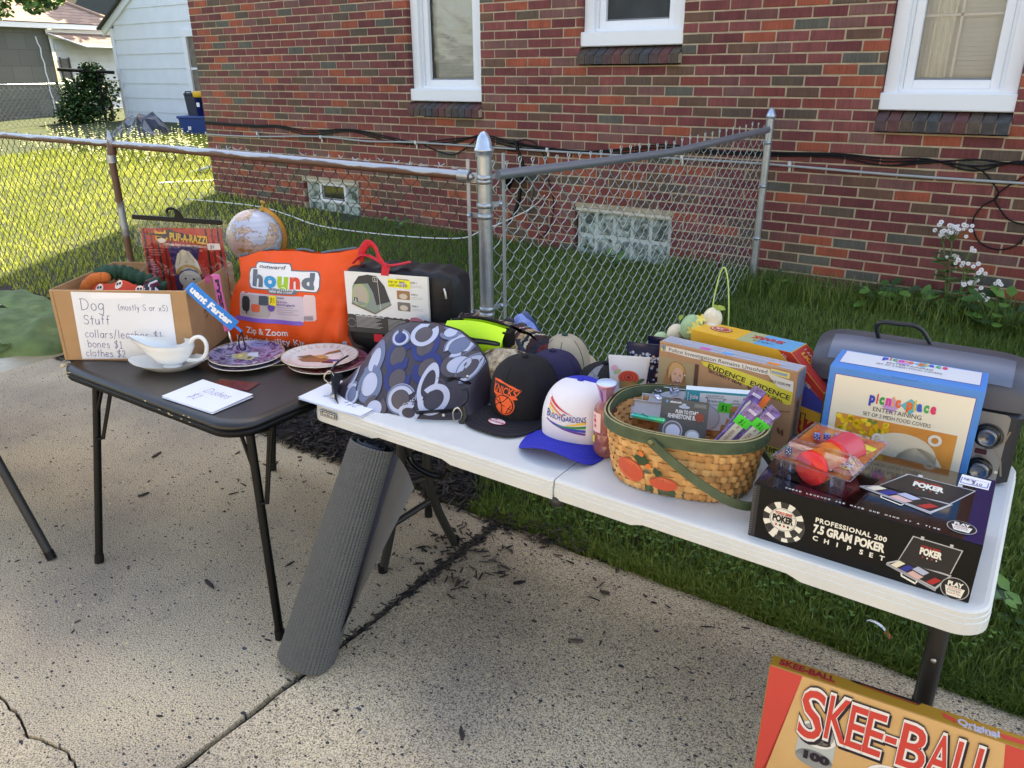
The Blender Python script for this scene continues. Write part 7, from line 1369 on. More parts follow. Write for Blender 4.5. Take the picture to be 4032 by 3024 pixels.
flatbox('drain_cover_box', 'white and teal drain cover box with a green price sticker, standing in the basket', 'box', (-.698, 1.795, .815), radians(21.6), .170, .03, .110, ink(214, 226, 232), joie)
SIL = mat('silver_tray', (206, 208, 214), .35, noise=.04)
for i, (x_, y_, z_, lb) in enumerate(((-.792, 1.795, .866, 'back white glitter tray of three, in the basket'), (-.808, 1.762, .852, 'middle white glitter tray of three, in the basket'), (-.822, 1.732, .842, 'front white glitter tray of three with a red dot, in the basket'))):
    t = thing('display_tray', lb, 'tray', (x_, y_, z_), radians(15), 'white trays leaning in the basket'); t.rotation_euler = (-.45, 0, radians(15)); k = MB(); k.box((.055, 0, .02), (.11, .003, .05), SIL); 
    for q in ((.055, -.004, .0445, .11, .009, .002), (.001, -.004, .02, .002, .009, .05), (.109, -.004, .02, .002, .009, .05)): k.box(q[:3], q[3:], SIL)
    k.build('body', t)
    if i: k = MB(); Pr(k, face((0, -.0016, 0), (1, 0, 0), (0, 0, 1)), .0005).ell(.093, .024 if i == 2 else .034, .012, .011, ink(150, 60, 50), 20); k.build('sticker', t)
t = thing('hair_clip', 'pale blue clear plastic clip lying on the white trays', 'hair clip', (-.762, 1.765, .897), .8); k = MB(); CPL = clearm('clear_blue_plastic', (.80, .86, 1), .25, .1); k.blob((0, 0, .004), (.010, .026, .006), CPL, 12, 6); k.box((.010, .026, .010), (.014, .016, .003), CPL); k.build('body', t)
t = thing('clear_knob', 'small clear lilac knob resting behind the trays in the basket', 'knob', (-.738, 1.815, .905), 0); k = MB(); k.lathe([(.0, -.008), (.012, -.006), (.014, .004), (.009, .012), (0, .013)], clearm('clear_blue_plastic'), 8, smooth=False); k.build('body', t)
def rhine(p):
    p.rect(0, 0, .118, .098, ink(84, 84, 82)); p.up(); p.text('electronic', .022, .088, .005, WHI, w=.028, bold=.04); p.poly([(.010, .090), (.014, .094), (.018, .090), (.014, .086)], ink(100, 150, 206)); p.ell(.058, .080, .014, .004, ink(180, 190, 206), 14); p.ell(.057, .084, .006, .005, ink(180, 190, 206), 12); p.text('PUSH TO START', .038, .063, .0088, WHI, w=.056, bold=.03); p.text('RHINESTONE BLING', .020, .050, .0105, WHI, w=.088, bold=.03); p.rect(.082, .082, .112, .092, ink(120, 120, 112)); p.text('$ BLING', .086, .085, .0045, ink(170, 170, 160)); p.ell(.035, .018, .025, .025, ink(190, 190, 200), 26); p.up(); p.ell(.035, .018, .022, .022, ink(120, 112, 110), 26); p.up(); p.ell(.036, .016, .018, .018, ink(220, 226, 244), 24); p.ell(.085, .010, .018, .016, ink(190, 190, 190), 24); p.up(); p.ell(.086, .009, .014, .013, ink(226, 238, 240), 20); p.k = 6; p.ell(.098, .058, .0115, .0115, ink(150, 66, 46), 22)
flatbox('blister_card', 'grey card reading Push to Start Rhinestone Bling, in the basket', 'card', (-.714, 1.668, .838), radians(16), .118, .003, .098, ink(84, 84, 82), rhine, tilt=.38)
t = thing('teal_bracelet', 'shiny teal and green strip on the basket rim in front of the trays', 'trinket', (-.752, 1.618, .898), radians(10)); k = MB(); k.bbox((.030, 0, .004), (.085, .016, .010), mat('teal_holo', (30, 170, 190), .2, metal=.5, rgb2=(90, 220, 150), nscale=25), .003, rz=-.05); k.build('strip', t); k = MB(); k.tube([(.012, .008, .010), (.018, -.002, .012), (.032, -.008, .010)], .0008, BLK, 5); k.build('wire', t)
PUB = mat('lavender_print', (70, 40, 110), .25, rgb2=(150, 126, 196), nscale=70, coat=.5); CRM2 = ink(236, 230, 206); GDL = ink(150, 110, 66)
def incense(st):
    def f(p):
        p.rect(0, 0, .030, .215, PUB); p.up(); p.poly([(.004, .04), (.009, .025), (.015, .032), (.021, .025), (.026, .04), (.026, .165), (.021, .180), (.015, .172), (.009, .180), (.004, .165)], CRM2); p.line([(.004, .04), (.009, .025), (.015, .032), (.021, .025), (.026, .04)], .0012, GDL); p.line([(.004, .165), (.009, .180), (.015, .172), (.021, .180), (.026, .165)], .0012, GDL); p.up(); p.text('LAVENDER', .018, .09, .0075, ink(170, 90, 60), w=.045, rot=pi/2); p.text('for U.S.', .018, .142, .006, BK_, w=.022, rot=pi/2); p.ell(.015, .055, .008, .010, ink(130, 124, 80), 18); p.rect(.004, .193, .026, .200, ink(226, 216, 240)); p.text('INCENSE STICKS', .006, .1945, .0035, ink(90, 40, 110), w=.018)
        if st: p.k = 6; p.poly([(-.004, .150), (.034, .154), (.033, .178), (-.005, .174)], st); p.up(); p.hand('$1', .008, .157, .012, .0012, ink(20, 60, 30))
    return f
for i, (bx, by, bz, tx, ty, tz, st, lb) in enumerate(((-.608, 1.640, .800, -.484, 1.700, .985, NG, 'left incense box of the front pair, purple and cream with a green sticker'), (-.572, 1.648, .800, -.448, 1.712, .975, NG, 'right incense box of the front pair, tilted most over the basket rim'), (-.592, 1.695, .80, -.505, 1.775, 1.002, None, 'rear incense box with an orange tab at its top, in the basket'))):
    A_ = Vector((bx, by, bz)); V_ = (Vector((tx, ty, tz))-A_).normalized(); nrm = (-fw-V_*(-fw).dot(V_)).normalized(); U_ = V_.cross(nrm); M = Matrix((( U_.x, -nrm.x, V_.x), (U_.y, -nrm.y, V_.y), (U_.z, -nrm.z, V_.z)))
    t = thing('incense_box', lb, 'incense box', A_, grp if False else 0, 'incense boxes leaning in the basket'); t.rotation_euler = M.to_euler(); k = MB(); k.bbox((.015, .008, .1075), (.030, .016, .215), PUB, .001); k.build('carton', t); k = MB(); incense(st)(Pr(k, face((0, 0, 0), (1, 0, 0), (0, 0, 1)), .0004)); k.build('front_print', t)
    if i == 2: k = MB(); k.box((.036, .004, .19), (.024, .001, .036), ink(250, 120, 50)); k.build('price_tab', t)
# ------------------------------------------------------------------ boxes at the right
BRC = mat('case_cardboard', (182, 138, 100), .6, noise=.08, nscale=18); YTP = ink(222, 206, 70); PGW = ink(226, 218, 206)
def police(p):
    p.k = 1; p.poly([(.008, .246), (.03, .247), (.32, .247), (.322, .232), (.30, .229), (.25, .231), (.2, .228), (.15, .231), (.1, .228), (.028, .231), (.01, .229)], PGW); p.rect(.006, .238, .02, .248, ink(150, 166, 180)); p.rect(.006, .229, .02, .238, ink(236, 222, 140)); p.poly([(.322, .250), (.372, .249), (.372, .233), (.322, .234)], ink(232, 214, 120)); p.up(); p.rect(.324, .238, .366, .245, ink(150, 166, 184)); p.text('Police Investigation Remains Unsolved', .030, .2335, .0105, ink(60, 52, 48), w=.284, shear=0)
    p.k = 1; p.poly([(.002, .213), (.108, .212), (.112, .120), (.0, .118)], ink(170, 150, 112)); p.rect(.112, .12, .124, .214, ink(90, 66, 56))
    # snapshot of a smiling blonde woman
    p.up(); HR, HR2, SKN, SKS = ink(176, 128, 78), ink(206, 164, 108), ink(222, 176, 148), ink(196, 140, 114); p.ell(.058, .175, .030, .034, HR, 26); p.poly([(.03, .18), (.02, .15), (.022, .12), (.05, .12), (.075, .12), (.088, .125), (.09, .15), (.086, .18)], HR); p.up(); p.poly([(.028, .12), (.05, .134), (.07, .134), (.10, .12)], ink(66, 50, 50)); p.poly([(.050, .12), (.052, .15), (.072, .15), (.076, .12)], SKS); p.ell(.062, .166, .0185, .026, SKN, 26, rot=-.12); p.up(); p.poly([(.036, .185), (.045, .202), (.06, .206), (.078, .198), (.086, .178), (.076, .186), (.064, .193), (.05, .186), (.044, .168), (.036, .15), (.034, .168)], HR2); p.ell(.0545, .171, .0033, .0016, ink(60, 40, 36), 10); p.ell(.0705, .169, .0033, .0016, ink(60, 40, 36), 10); p.line([(.050, .1755), (.054, .177), (.058, .1758)], .0010, HR); p.line([(.067, .175), (.071, .1757), (.075, .1735)], .0010, HR); p.poly([(.056, .1545), (.063, .152), (.071, .1535), (.0695, .1495), (.063, .147), (.058, .1495)], ink(176, 84, 80)); p.up(); p.poly([(.058, .1535), (.063, .1520), (.0695, .1530), (.068, .1505), (.063, .149), (.0595, .1507)], WHI); p.line([(.0635, .166), (.0650, .160), (.0620, .1592)], .0009, SKS); p.ell(.085, .174, .002, .003, WHI, 8)
    p.k = 1; p.line([(.120, .146), (.175, .147), (.196, .150), (.205, .140), (.30, .05)], .005, ink(140, 48, 42))
    p.k = 3; p.poly([(.312, .236), (.384, .229), (.386, .200), (.345, .205)], PGW); p.up(); p.text('CASE 05081998', .322, .214, .007, ink(60, 60, 60), w=.055, rot=-.02)
    p.k = 2; p.poly([(.128, .226), (.20, .228), (.386, .206), (.385, .166), (.375, .162), (.23, .196), (.138, .215)], YTP); p.up(); p.text('EVIDENCE  EVIDENCE', .150, .2115, .0135, ink(50, 48, 38), w=.232, bold=.02, rot=-.155); p.text('SECURITY SEAL   SECURITY SEAL', .152, .2005, .0075, ink(50, 48, 38), w=.215, bold=.015, rot=-.165)
    p.k = 1; p.rect(.29, .0, .389, .035, YTP); p.up(); p.text('EVIDENCE EVIDENCE', .292, .018, .014, ink(40, 38, 30), w=.10, bold=.05); p.text('SECURITY SEAL', .30, .005, .008, ink(40, 38, 30)); p.k = 1; p.line([(.34, .12), (.36, .14), (.385, .145)], .003, ink(140, 96, 66)); p.ell(.362, .085, .004, .010, ink(110, 72, 50), 10, rot=.4); p.ell(.372, .082, .004, .010, ink(110, 72, 50), 10, rot=.1)
def policetop(p):
    p.rect(.003, .006, .388, .056, ink(186, 190, 202)); p.up()
    for i in range(11): p.line([(.004, .009+i*.0042), (.387, .0085+i*.0042+.003*sin(i))], .0011, ink(132, 136, 150) if i % 2 else ink(214, 216, 224))
    p.up()
    for x_, w2, y_, c_ in ((.115, .03, .010, (216, 96, 176)), (.180, .028, .012, (96, 166, 226)), (.305, .032, .010, (236, 140, 50))): p.rect(x_, y_, x_+w2, y_+.016, ink(*c_))
def policeside(p): p.rect(.006, .18, .056, .253, ink(176, 180, 186)); p.up(); [p.rect(.010+i*.005, .18, .0115+i*.005, .253, ink(140, 142, 150)) for i in range(9)]; p.text('UNSOLVED FILES', .036, .02, .018, ink(110, 76, 56), w=.15, bold=.04, rot=pi/2)
flatbox('mystery_game_box', 'brown game box reading Police Investigation Remains Unsolved, behind the basket', 'game box', (-.839, 1.930, WZ), radians(-4.5), .392, .060, .256, BRC, police, policetop, policeside)
# shark puzzle box with a sloping shoulder
sh_ = thing('puzzle_box', 'yellow, blue and red shark puzzle box with a sloping end, behind the police box', 'puzzle box', (-.80, 2.06, WZ), radians(-8)); YLB = mat('puzzle_yellow', (232, 176, 56), .4); SBL = ink(62, 72, 160); SRD = ink(190, 52, 44)
O_ = [(0, 0), (.403, 0), (.403, .172), (.300, .262), (0, .262)]; dpt = .10; k = MB(); k.add([(x_, 0, z_) for x_, z_ in O_]+[(x_, dpt, z_) for x_, z_ in O_], [(0, 1, 2, 3, 4), (9, 8, 7, 6, 5)]+[(i, 5+i, 5+(i+1) % 5, (i+1) % 5) for i in range(5)], YLB); k.build('carton', sh_)
k = MB(); p = Pr(k, face((0, 0, 0), (1, 0, 0), (0, 0, 1)), .0005); p.poly([(.265, .262), (.300, .262), (.403, .172), (.403, .148)], SRD); p.poly([(.29, .235), (.403, .148), (.403, .115), (.28, .13)], SBL); p.up(); p.text("LI'L", .335, .085, .02, ink(40, 36, 30)); p.text('SHARK', .23, .045, .040, SRD, w=.17, bold=.05); p.text('100', .350, .185, .009, PGW, rot=-.7); p.text('POSTER SIZE', .326, .196, .006, PGW, w=.03, rot=-.7)
st_ = [(.318+(.014 if j % 2 else .022)*cos(j*pi/8)*.8, .196+(.014 if j % 2 else .024)*sin(j*pi/8)) for j in range(16)]; p.poly(st_, PGW); p.up(); p.text('Animal Shaped', .306, .198, .0045, SRD, w=.024); p.text('Puzzle', .311, .190, .0045, SRD); p.k = 2; p.text("LI'L", .277, .250, .008, PGW, rot=-.7); k.build('front_print', sh_)
k = MB(); p = Pr(k, face((0, 0, .262), (1, 0, 0), (0, 1, 0)), .0005); p.rect(.19, .002, .299, .098, ink(96, 166, 206)); p.rect(.14, .002, .19, .098, ink(170, 176, 130)); p.up(); p.text('SHARK', .255, .070, .024, SRD, w=.095, bold=.05, rot=pi); p.text("I AM LI'L", .235, .036, .014, ink(60, 50, 40), w=.06, rot=pi); p.ell(.065, .056, .034, .022, ink(160, 60, 40), 24); p.up(); p.ell(.065, .056, .030, .018, ink(230, 200, 180), 24); p.up(); p.ell(.065, .056, .026, .015, ink(190, 66, 50), 24); p.up(); p.text('XX', .075, .062, .012, PGW, rot=pi, bold=.04); k.build('top_print', sh_)
k = MB(); U_ = Vector((.403-.300, 0, .172-.262)).normalized(); p = Pr(k, lambda u, v, q: Vector((.300, 0, .262))+U_*u+Vector((0, v, 0))+Vector((-U_.z, 0, U_.x))*q, .0005); p.rect(.002, .002, .134, .098, SRD); p.up(); p.text("I AM LI'L", .012, .066, .013, PGW, w=.06); p.text('LION', .016, .040, .018, ink(232, 160, 60), w=.06, bold=.05); k.build('side_print', sh_)
# egg basket
eb = thing('egg_basket', 'spring decoration basket with pastel eggs, yellow flowers and a tall thin handle', 'basket', (-.800, 2.185, WZ)); TWG = mat('twig', (120, 100, 62), .9)
k = MB(); k.lathe([(.0, .0), (.05, .0), (.075, .10), (.085, .205)], TWG, 20); k.build('basket', eb)
k = MB()
for i in range(70): a = R.uniform(0, 2*pi); r_ = R.uniform(.05, .10); k.tube([(r_*cos(a), r_*sin(a)*.7, .205), (r_*cos(a+.5)*1.1, r_*sin(a+.5)*.7, .215+R.uniform(0, .02)), (r_*cos(a+1), r_*sin(a+1)*.7, .20)], .0009, TWG, 4)
k.build('nest', eb)
for (x_, y_, z_, r_, c_) in ((-.085, -.03, .205, .030, (222, 210, 184)), (-.030, -.045, .240, .037, (158, 186, 140)), (.022, -.02, .272, .030, (226, 214, 186)), (.030, -.04, .232, .033, (216, 204, 186)), (-.125, -.05, .18, .028, (176, 196, 150))): k = MB(); k.blob((x_, y_, z_), (r_*.95, r_*.95, r_*1.12), mat('egg %d' % c_[0], c_, .7, noise=.08, nscale=90), 20, 14); k.build('egg', eb)
k = MB(); k.tube(spl([(.015, .0, .20), (.012, 0, .30), (.022, 0, .39), (.035, .0, .425), (.05, .0, .39), (.062, 0, .30), (.068, 0, .20)], 6), .0022, mat('pale_green_wire', (176, 204, 120), .5), 8); k.build('handle', eb); k = MB(); YFL = mat('silk_yellow', (232, 226, 130), .7)
for c_ in ((-.002, -.082, .262), (.006, -.07, .282), (-.016, -.08, .245), (-.15, -.06, .165), (-.145, -.06, .185)):
    for j in range(5): a = j*1.257; leafq(k, c_, (cos(a), -.3, sin(a)), (0, -1, 0), .018, .010, YFL)
for c_ in ((.045, -.02, .30), (.06, -.02, .305), (-.07, -.06, .265)): leafq(k, c_, (R.uniform(-1, 1), -.2, .4), (0, -1, .3), .028, .014, mat('silk_leaf', (150, 176, 84), .7))
k.build('silk_flower', eb)
# grill appliance
gr = thing('countertop_grill', 'grey countertop grill with a domed lid and two knobs, behind the picnic box', 'grill', (-.455, 2.045, WZ), radians(2.5)); SLV = mat('brushed_steel', (84, 86, 94), .45, metal=.4, bump=.04, bscale=10); SLD = mat('gunmetal', (58, 58, 62), .4, metal=.4); W_g, D_g = .495, .205
k = MB(); k.bbox((W_g/2, D_g/2, .098), (W_g, D_g, .196), SLD, .012); k.build('base', gr)
def lid(u, v): a = pi*v; e = 1-abs(2*u-1)**9; return (W_g*u, D_g/2-(D_g/2+.004)*cos(a)*(.9+.1*e), .198+.108*sin(a)**.6*(.80+.20*e))
k = MB(); k.grid(lid, 40, 18, SLV); 
for u_ in (0, 1): k.add([lid(u_, j/18) for j in range(19)], [list(range(19))], SLD)
k.grid(lambda u, v: tuple(Vector(lid(.08+.84*u, .12+.30*v))+Vector((0, -.003, .003))), 20, 8, mat('lid_panel', (108, 116, 132), .42, metal=.4)); k.build('lid', gr)
k = MB(); P_ = Pr(k, face((0, -.001, 0), (1, 0, 0), (0, 0, 1)), .001); P_.rrect(.385, .008, .470, .190, .012, mat('panel_steel', (150, 148, 142), .35, metal=.5)); P_.up(); P_.ring(.432, .128, .034, .034, .006, mat('panel_dark', (70, 70, 72), .4), 28, -1.6, 2.8); P_.rrect(.412, .078, .438, .092, .003, ink(70, 10, 14, .2)); P_.text('RESET', .416, .071, .004, BK_); P_.text('GRILL/TOAST', .405, .006, .005, PGW, w=.05); P_.line([(.475, .15), (.468, .12), (.45, .10), (.470, .07), (.478, .03)], .004, mat('brass_line', (150, 140, 120), .4, metal=.6)); P_.ell(.466, .038, .0045, .0045, ink(226, 222, 200), 12); k.build('control_panel', gr)
for z_ in (.130, .040): k = MB(); k.lathe([(.029, .0), (.029, .010), (.024, .016), (.021, .014)], mat('black_gloss', (10, 10, 12), .08), 28, (.430, -.002, z_), (0, -1, 0)); k.lathe([(.0225, .012), (.022, .022), (.017, .026), (.015, .022), (0, .022)], mat('knob_chrome', (120, 122, 126), .25, metal=.9), 28, (.430, -.002, z_), (0, -1, 0)); k.build('knob', gr)
k = MB(); k.tube(spl([(.150, .09, .29), (.135, .08, .335), (.148, .075, .352), (.185, .08, .352), (.22, .085, .352), (.245, .095, .335), (.272, .10, .295)], 6), .0058, mat('cord_black', (24, 28, 34), .35), 8); k.build('cord', gr)
# picnic box
PBL = mat('picnic_blue', (66, 136, 210), .35, noise=.03); PPR = ink(110, 70, 160); PCR = ink(236, 228, 206, .4)
def plogo(p, x, y, s):
    p.poly([(x+.030*s, y-.012*s), (x+.05*s, y+.016*s), (x+.072*s, y), (x+.052*s, y-.026*s)], ink(196, 160, 214)); p.poly([(x+.068*s, y), (x+.088*s, y+.020*s), (x+.11*s, y+.004*s), (x+.09*s, y-.02*s)], ink(90, 180, 190)); p.up(); cx2 = x
    for ch, c_, w2, g in (('p', (50, 70, 180), .013, 0), ('i', (226, 50, 60), .0035, 0), ('c', (40, 160, 80), .011, 0), ('n', (226, 60, 150), .012, 0), ('i', (250, 170, 40), .0035, 0), ('c', (236, 110, 40), .011, .010), ('p', (236, 110, 40), .013, 0), ('l', (250, 200, 40), .0035, 0), ('a', (60, 90, 190), .011, 0), ('c', (60, 170, 90), .011, 0), ('e', (226, 50, 110), .012, 0)):
        p.text(ch, cx2, y-.006*s, .024*s, ink(*c_), w=w2*s, bold=.06); cx2 += (w2+.0028+g)*s
def picf(p):
    p.rect(.0142, .0, .3128, .2815, PPR); p.up(); p.rect(.0158, .0, .3112, .2798, PCR); p.up(); plogo(p, .098, .232, 1.0); p.text('ENTERTAINING', .110, .205, .011, GRT, w=.104); p.text('SET OF 2 MESH FOOD COVERS', .090, .190, .0095, GRT, w=.146)
    p.k = 3; p.rect(.032, .0, .293, .184, mat('wood_photo', (206, 132, 56), .35, rgb2=(226, 158, 80), nscale=12)); p.up(); r2 = random.Random(5)
    for i in range(44): 
        x_, y_ = .034+.11*r2.random()**1.3, .183-.055*r2.random()**1.2; p.k = 4+i % 3; p.ell(x_+.004, min(.176, y_), r2.uniform(.005, .011), r2.uniform(.004, .008), ink(*r2.choice([(240, 196, 30), (250, 214, 60), (226, 176, 30), (110, 140, 60)])), 9, rot=r2.uniform(0, 3))
    p.k = 7; DOM = ink(226, 214, 188); p.poly([(.133+.075-.075*cos(pi*i/20)-.02, .098+.066*sin(pi*i/20)**.8-.10*(i in (0, 20))) for i in range(21)], DOM); p.poly([(.165+.06-.062*cos(pi*i/20), .02+.115*sin(pi*i/20)**.7) for i in range(21)], DOM); p.up(); p.ring(.1315, .139, .013, .013, .0065, ink(232, 226, 214), 22); p.ring(.2505, .162, .0145, .0145, .007, ink(232, 226, 214), 22); p.ell(.145, .128, .005, .004, DOM, 10); p.line([(.14, .13), (.15, .127)], .003, DOM)
    p.k = 1; p.line([(.137, .299), (.138, .2955), (.189, .2955), (.191, .299)], .0010, ink(30, 80, 150))
def pict(p):
    p.rect(.0125, .036, .3145, .136, PPR); p.up(); p.rect(.014, .0375, .313, .1345, ink(220, 220, 224, .4)); p.up(); plogo(p, .100, .118, 1.0); p.text('ENTERTAINING', .113, .084, .012, GRT, w=.10); p.text('SET OF 2 MESH FOOD COVERS', .092, .066, .011, GRT, w=.142)
flatbox('food_cover_box', 'blue and cream box of mesh food covers, standing in front of the grill', 'box', (-.371, 1.870, WZ), radians(2.5), .327, .143, .299, PBL, picf, pict, None, .02)
# poker box
PKB = mat('poker_black', (4, 4, 5), .4, spec=.3); PWH = ink(232, 228, 214); PRD = ink(190, 40, 36)
def case(p, x0, y0, w, h, ex):
    """drawing of an open aluminium chip case; ex leans the lid"""
    AL, DKK = ink(190, 190, 192), ink(30, 28, 30); p.k = 1
    p.poly([(x0+.05*w, y0+.30*h), (x0+.16*w+ex, y0+h), (x0+.92*w+ex, y0+h*.98), (x0+.88*w, y0+.40*h)], AL); p.up(); p.poly([(x0+.065*w, y0+.32*h), (x0+.175*w+ex, y0+h*.98), (x0+.90*w+ex, y0+h*.96), (x0+.865*w, y0+.40*h)], DKK); p.up(); tx = x0+.33*w+ex*.6; ty = y0+.66*h
    p.text('WORLD SERIES', tx, ty+.15*h, .05*h, PRD, w=.30*w, bold=.03); p.text('POKER', tx, ty, .14*h, PWH, w=.34*w, bold=.06); [p.ell(tx+(.06+.07*i)*w, ty-.06*h, .012*w, .02*h, (PRD, PWH)[i % 2], 8) for i in range(4)]
    p.k = 2; p.poly([(x0-.10*w, y0+.24*h), (x0+.10*w, y0+.40*h), (x0+.90*w, y0+.38*h), (x0+.72*w, y0-.02*h)], AL); p.up(); p.poly([(x0-.06*w, y0+.235*h), (x0+.11*w, y0+.37*h), (x0+.86*w, y0+.35*h), (x0+.70*w, y0+.02*h)], ink(26, 22, 26)); p.up()
    for i, c_ in enumerate(((226, 220, 196), (40, 50, 140), None, None, (176, 36, 36))):
        a = x0+(-.03+.145*i)*w; b0 = y0+(.225-.035*i)*h
        if c_: p.poly([(a, b0), (a+.10*w, b0-.03*h), (a+.22*w, b0+.12*h), (a+.12*w, b0+.15*h)], ink(*c_))
    for j in range(2): p.poly([(x0+(.24+.07*j)*w, y0+(.14+.13*j)*h), (x0+(.42+.07*j)*w, y0+(.07+.13*j)*h), (x0+(.50+.07*j)*w, y0+(.17+.13*j)*h), (x0+(.32+.07*j)*w, y0+(.24+.13*j)*h)], ink(214, 176, 170) if not j else ink(176, 184, 206))
    p.poly([(x0-.10*w, y0+.24*h), (x0+.72*w, y0-.02*h), (x0+.72*w, y0-.07*h), (x0-.10*w, y0+.19*h)], ink(160, 160, 164)); p.line([(x0+.16*w, y0+.13*h), (x0+.17*w, y0+.05*h), (x0+.40*w, y0-.03*h), (x0+.42*w, y0+.05*h)], .004, PWH); [p.rect(x0+q*w+ex, y0+h*.97, x0+(q+.05)*w+ex, y0+h*1.05, AL) for q in (.28, .72)]
def playb(p, x, y, s, rx=1):
    p.k = 4; p.ell(x, y, .026*s*rx, .026*s, ink(190, 188, 180), 32); p.up(); p.ell(x, y, .0245*s*rx, .0245*s, BK_, 32); p.up(); p.text('PLAY', x, y+.006*s, .010*s, PWH, w=.028*s*rx, bold=.06, al='c'); p.poly([(x-.018*s*rx, y+.004*s), (x+.018*s*rx, y+.004*s), (x+.014*s*rx, y-.018*s), (x-.012*s*rx, y-.018*s)], PWH); p.up(); [p.text(w_, x, y-.0010*s-i*.0055*s, .0040*s, (PRD, ink(60, 60, 50), PRD)[i], w=.024*s*rx, al='c') for i, w_ in enumerate(('TEXAS HOLDEM', 'POKER', 'Rules & Tips'))]
def pokf(p):
    cx2, cy2, r_ = .070, .064, .043
    p.k = 1; p.ell(cx2+.004, cy2-.012, r_, r_*.97, ink(60, 58, 56), 40); p.up(); p.ell(cx2, cy2, r_, r_*.97, ink(44, 42, 42), 40); p.up()
    for i in range(8): a = i*pi/4+.4; p.ring(cx2, cy2, r_, r_*.97, .014, PWH, 5, a-.17, a+.17)
    for i in range(3): a = -2.2+i*.75; p.k = 2; p.ring(cx2+.004, cy2-.012, r_, r_*.97, .009, PWH, 5, a-.17, a+.17)
    p.k = 4; p.ell(cx2, cy2, .0285, .028, PWH, 36); p.up(); p.ring(cx2, cy2, .027, .0265, .0008, BK_, 36); p.text('WORLD SERIES', cx2, cy2+.012, .0058, PRD, w=.036, al='c', bold=.05); p.text('POKER', cx2, cy2-.006, .0145, BK_, w=.044, al='c', bold=.06); p.rect(cx2-.022, cy2+.0095, cx2+.022, cy2+.0102, BK_); p.rect(cx2-.022, cy2-.0085, cx2+.022, cy2-.0078, BK_)
    for i in range(4): p.ell(cx2-.013+i*.0085, cy2-.0145, .0024, .003, (PRD, BK_)[i % 2], 8)
    p.k = 2; p.text('PROFESSIONAL 200', .135, .0815, .0105, PWH, w=.138, bold=.035, sp=1.15); p.text('7.5 GRAM POKER', .133, .0565, .0185, PWH, w=.140, bold=.05)
    for ch, x_ in zip('CHIPSET', (.135, .158, .183, .204, .228, .247, .266)): p.text(ch, x_-(.0 if x_ < .21 else .0), .0375, .0105, PWH, bold=.035)
    case(p, .292, .012, .115, .100, .006); playb(p, .405, .024, .95)
    p.k = 1; p.rect(.0, .002, .014, .130, ink(38, 38, 42)); p.up(); [p.rect(.001, .008+i*.006, .006, .0105+i*.006, ink(90, 90, 92)) for i in range(20)]
def pokt(p):
    p.k = .4; p.rect(.002, .002, .431, .294, mat('poker_gloss', (8, 8, 12), .10, coat=1.0))
    p.k = 1; p.ell(.13, .06, .05, .04, ink(70, 22, 30, .25), 26); p.rect(.40, .0, .432, .295, ink(38, 30, 74, .25)); x_ = .062
    for i, ch in enumerate('WHERE LEGENDS ARE MADE ONE HAND AT A TIME'):
        if ch != ' ': p.k = 2; p.text(ch, x_+i*.0073, .0125, .0055, PWH, w=.0044 if ch != 'I' else .0012, bold=.02)
    case(p, .210, .075, .175, .150, .03); playb(p, .392, .045, .95, 1.05)
    p.k = 3; p.poly([(.366, .236), (.422, .238), (.424, .286), (.368, .288)], WHI); p.up(); p.poly([(.368, .243), (.420, .245), (.421, .272), (.369, .272)], ink(70, 110, 200)); p.up(); p.poly([(.370, .245), (.418, .247), (.419, .270), (.371, .270)], WHI); p.up(); p.hand('NEW', .374, .259, .010, .0013, PEN); p.hand('$10', .390, .248, .011, .0013, PEN)
flatbox('poker_set_box', 'long black poker chip set box at the front right of the white table', 'game box', (-.415, 1.509, WZ), radians(.6), .433, .296, .132, PKB, pokf, pokt, None)
# dice game blister on the poker box
dg = thing('dice_game_pack', 'clear blister pack of a dice game with a red cup, lying on the poker box', 'toy', (-.300, 1.60, .870), radians(-8)); CLB = clearm('blister_clear', (.92, .94, 1), .05, .05, .08); RCP = mat('red_cup', (226, 40, 36), .35); FLM = mat('flame_print', (200, 60, 30), .3, rgb2=(226, 160, 50), nscale=35)
k = MB(); P_ = Pr(k, face((-.088, -.045, .0445), (1, .0, 0), (0, 1, 0)), .0008); P_.rect(.0, .0, .158, .222, FLM); P_.up(); P_.text('Poker!', .085, .15, .020, ink(240, 200, 40), w=.06, bold=.06, rot=-.3); P_.poly([(.098, .168), (.150, .158), (.153, .182), (.101, .192)], ink(250, 240, 60)); P_.up(); P_.hand('$2', .112, .168, .014, .0013, ink(90, 80, 20), rot=-.15); P_.text('EXTRA', .105, .080, .011, ink(240, 226, 120), w=.040, bold=.05, rot=-.3); P_.text('DICE', .108, .063, .011, WHI, w=.036, bold=.05, rot=-.3); P_.text('IN CUP', .106, .047, .011, ink(240, 226, 120), w=.038, bold=.05, rot=-.3); P_.rect(.098, .006, .122, .018, BK_); P_.up(); P_.text('LGI', .101, .0085, .007, WHI, w=.017, bold=.05); k.build('card', dg)
k = MB(); k.bbox((-.009, .066, .046), (.172, .238, .0025), CLB, .001)
k.grid(lambda u, v: (-.092+.166*u, -.042+.075*v*(1), .048+.030*sin(pi*min(1, max(0, v)))**.4*(1 if 0 < u < 1 else 0)), 8, 6, CLB, smooth=False); k.grid(lambda u, v: (-.085+.150*u, -.046, .002+.044*v), 6, 1, CLB); k.grid(lambda u, v: (-.085+.150*u, -.046+.06*v, .002), 4, 2, CLB)
k.lathe([(.014, .0), (.015, .035)], CLB, 16, (-.068, -.03, .004)); k.lathe([(.014, .0), (.015, .035)], CLB, 16, (.045, -.03, .004)); k.build('blister', dg)
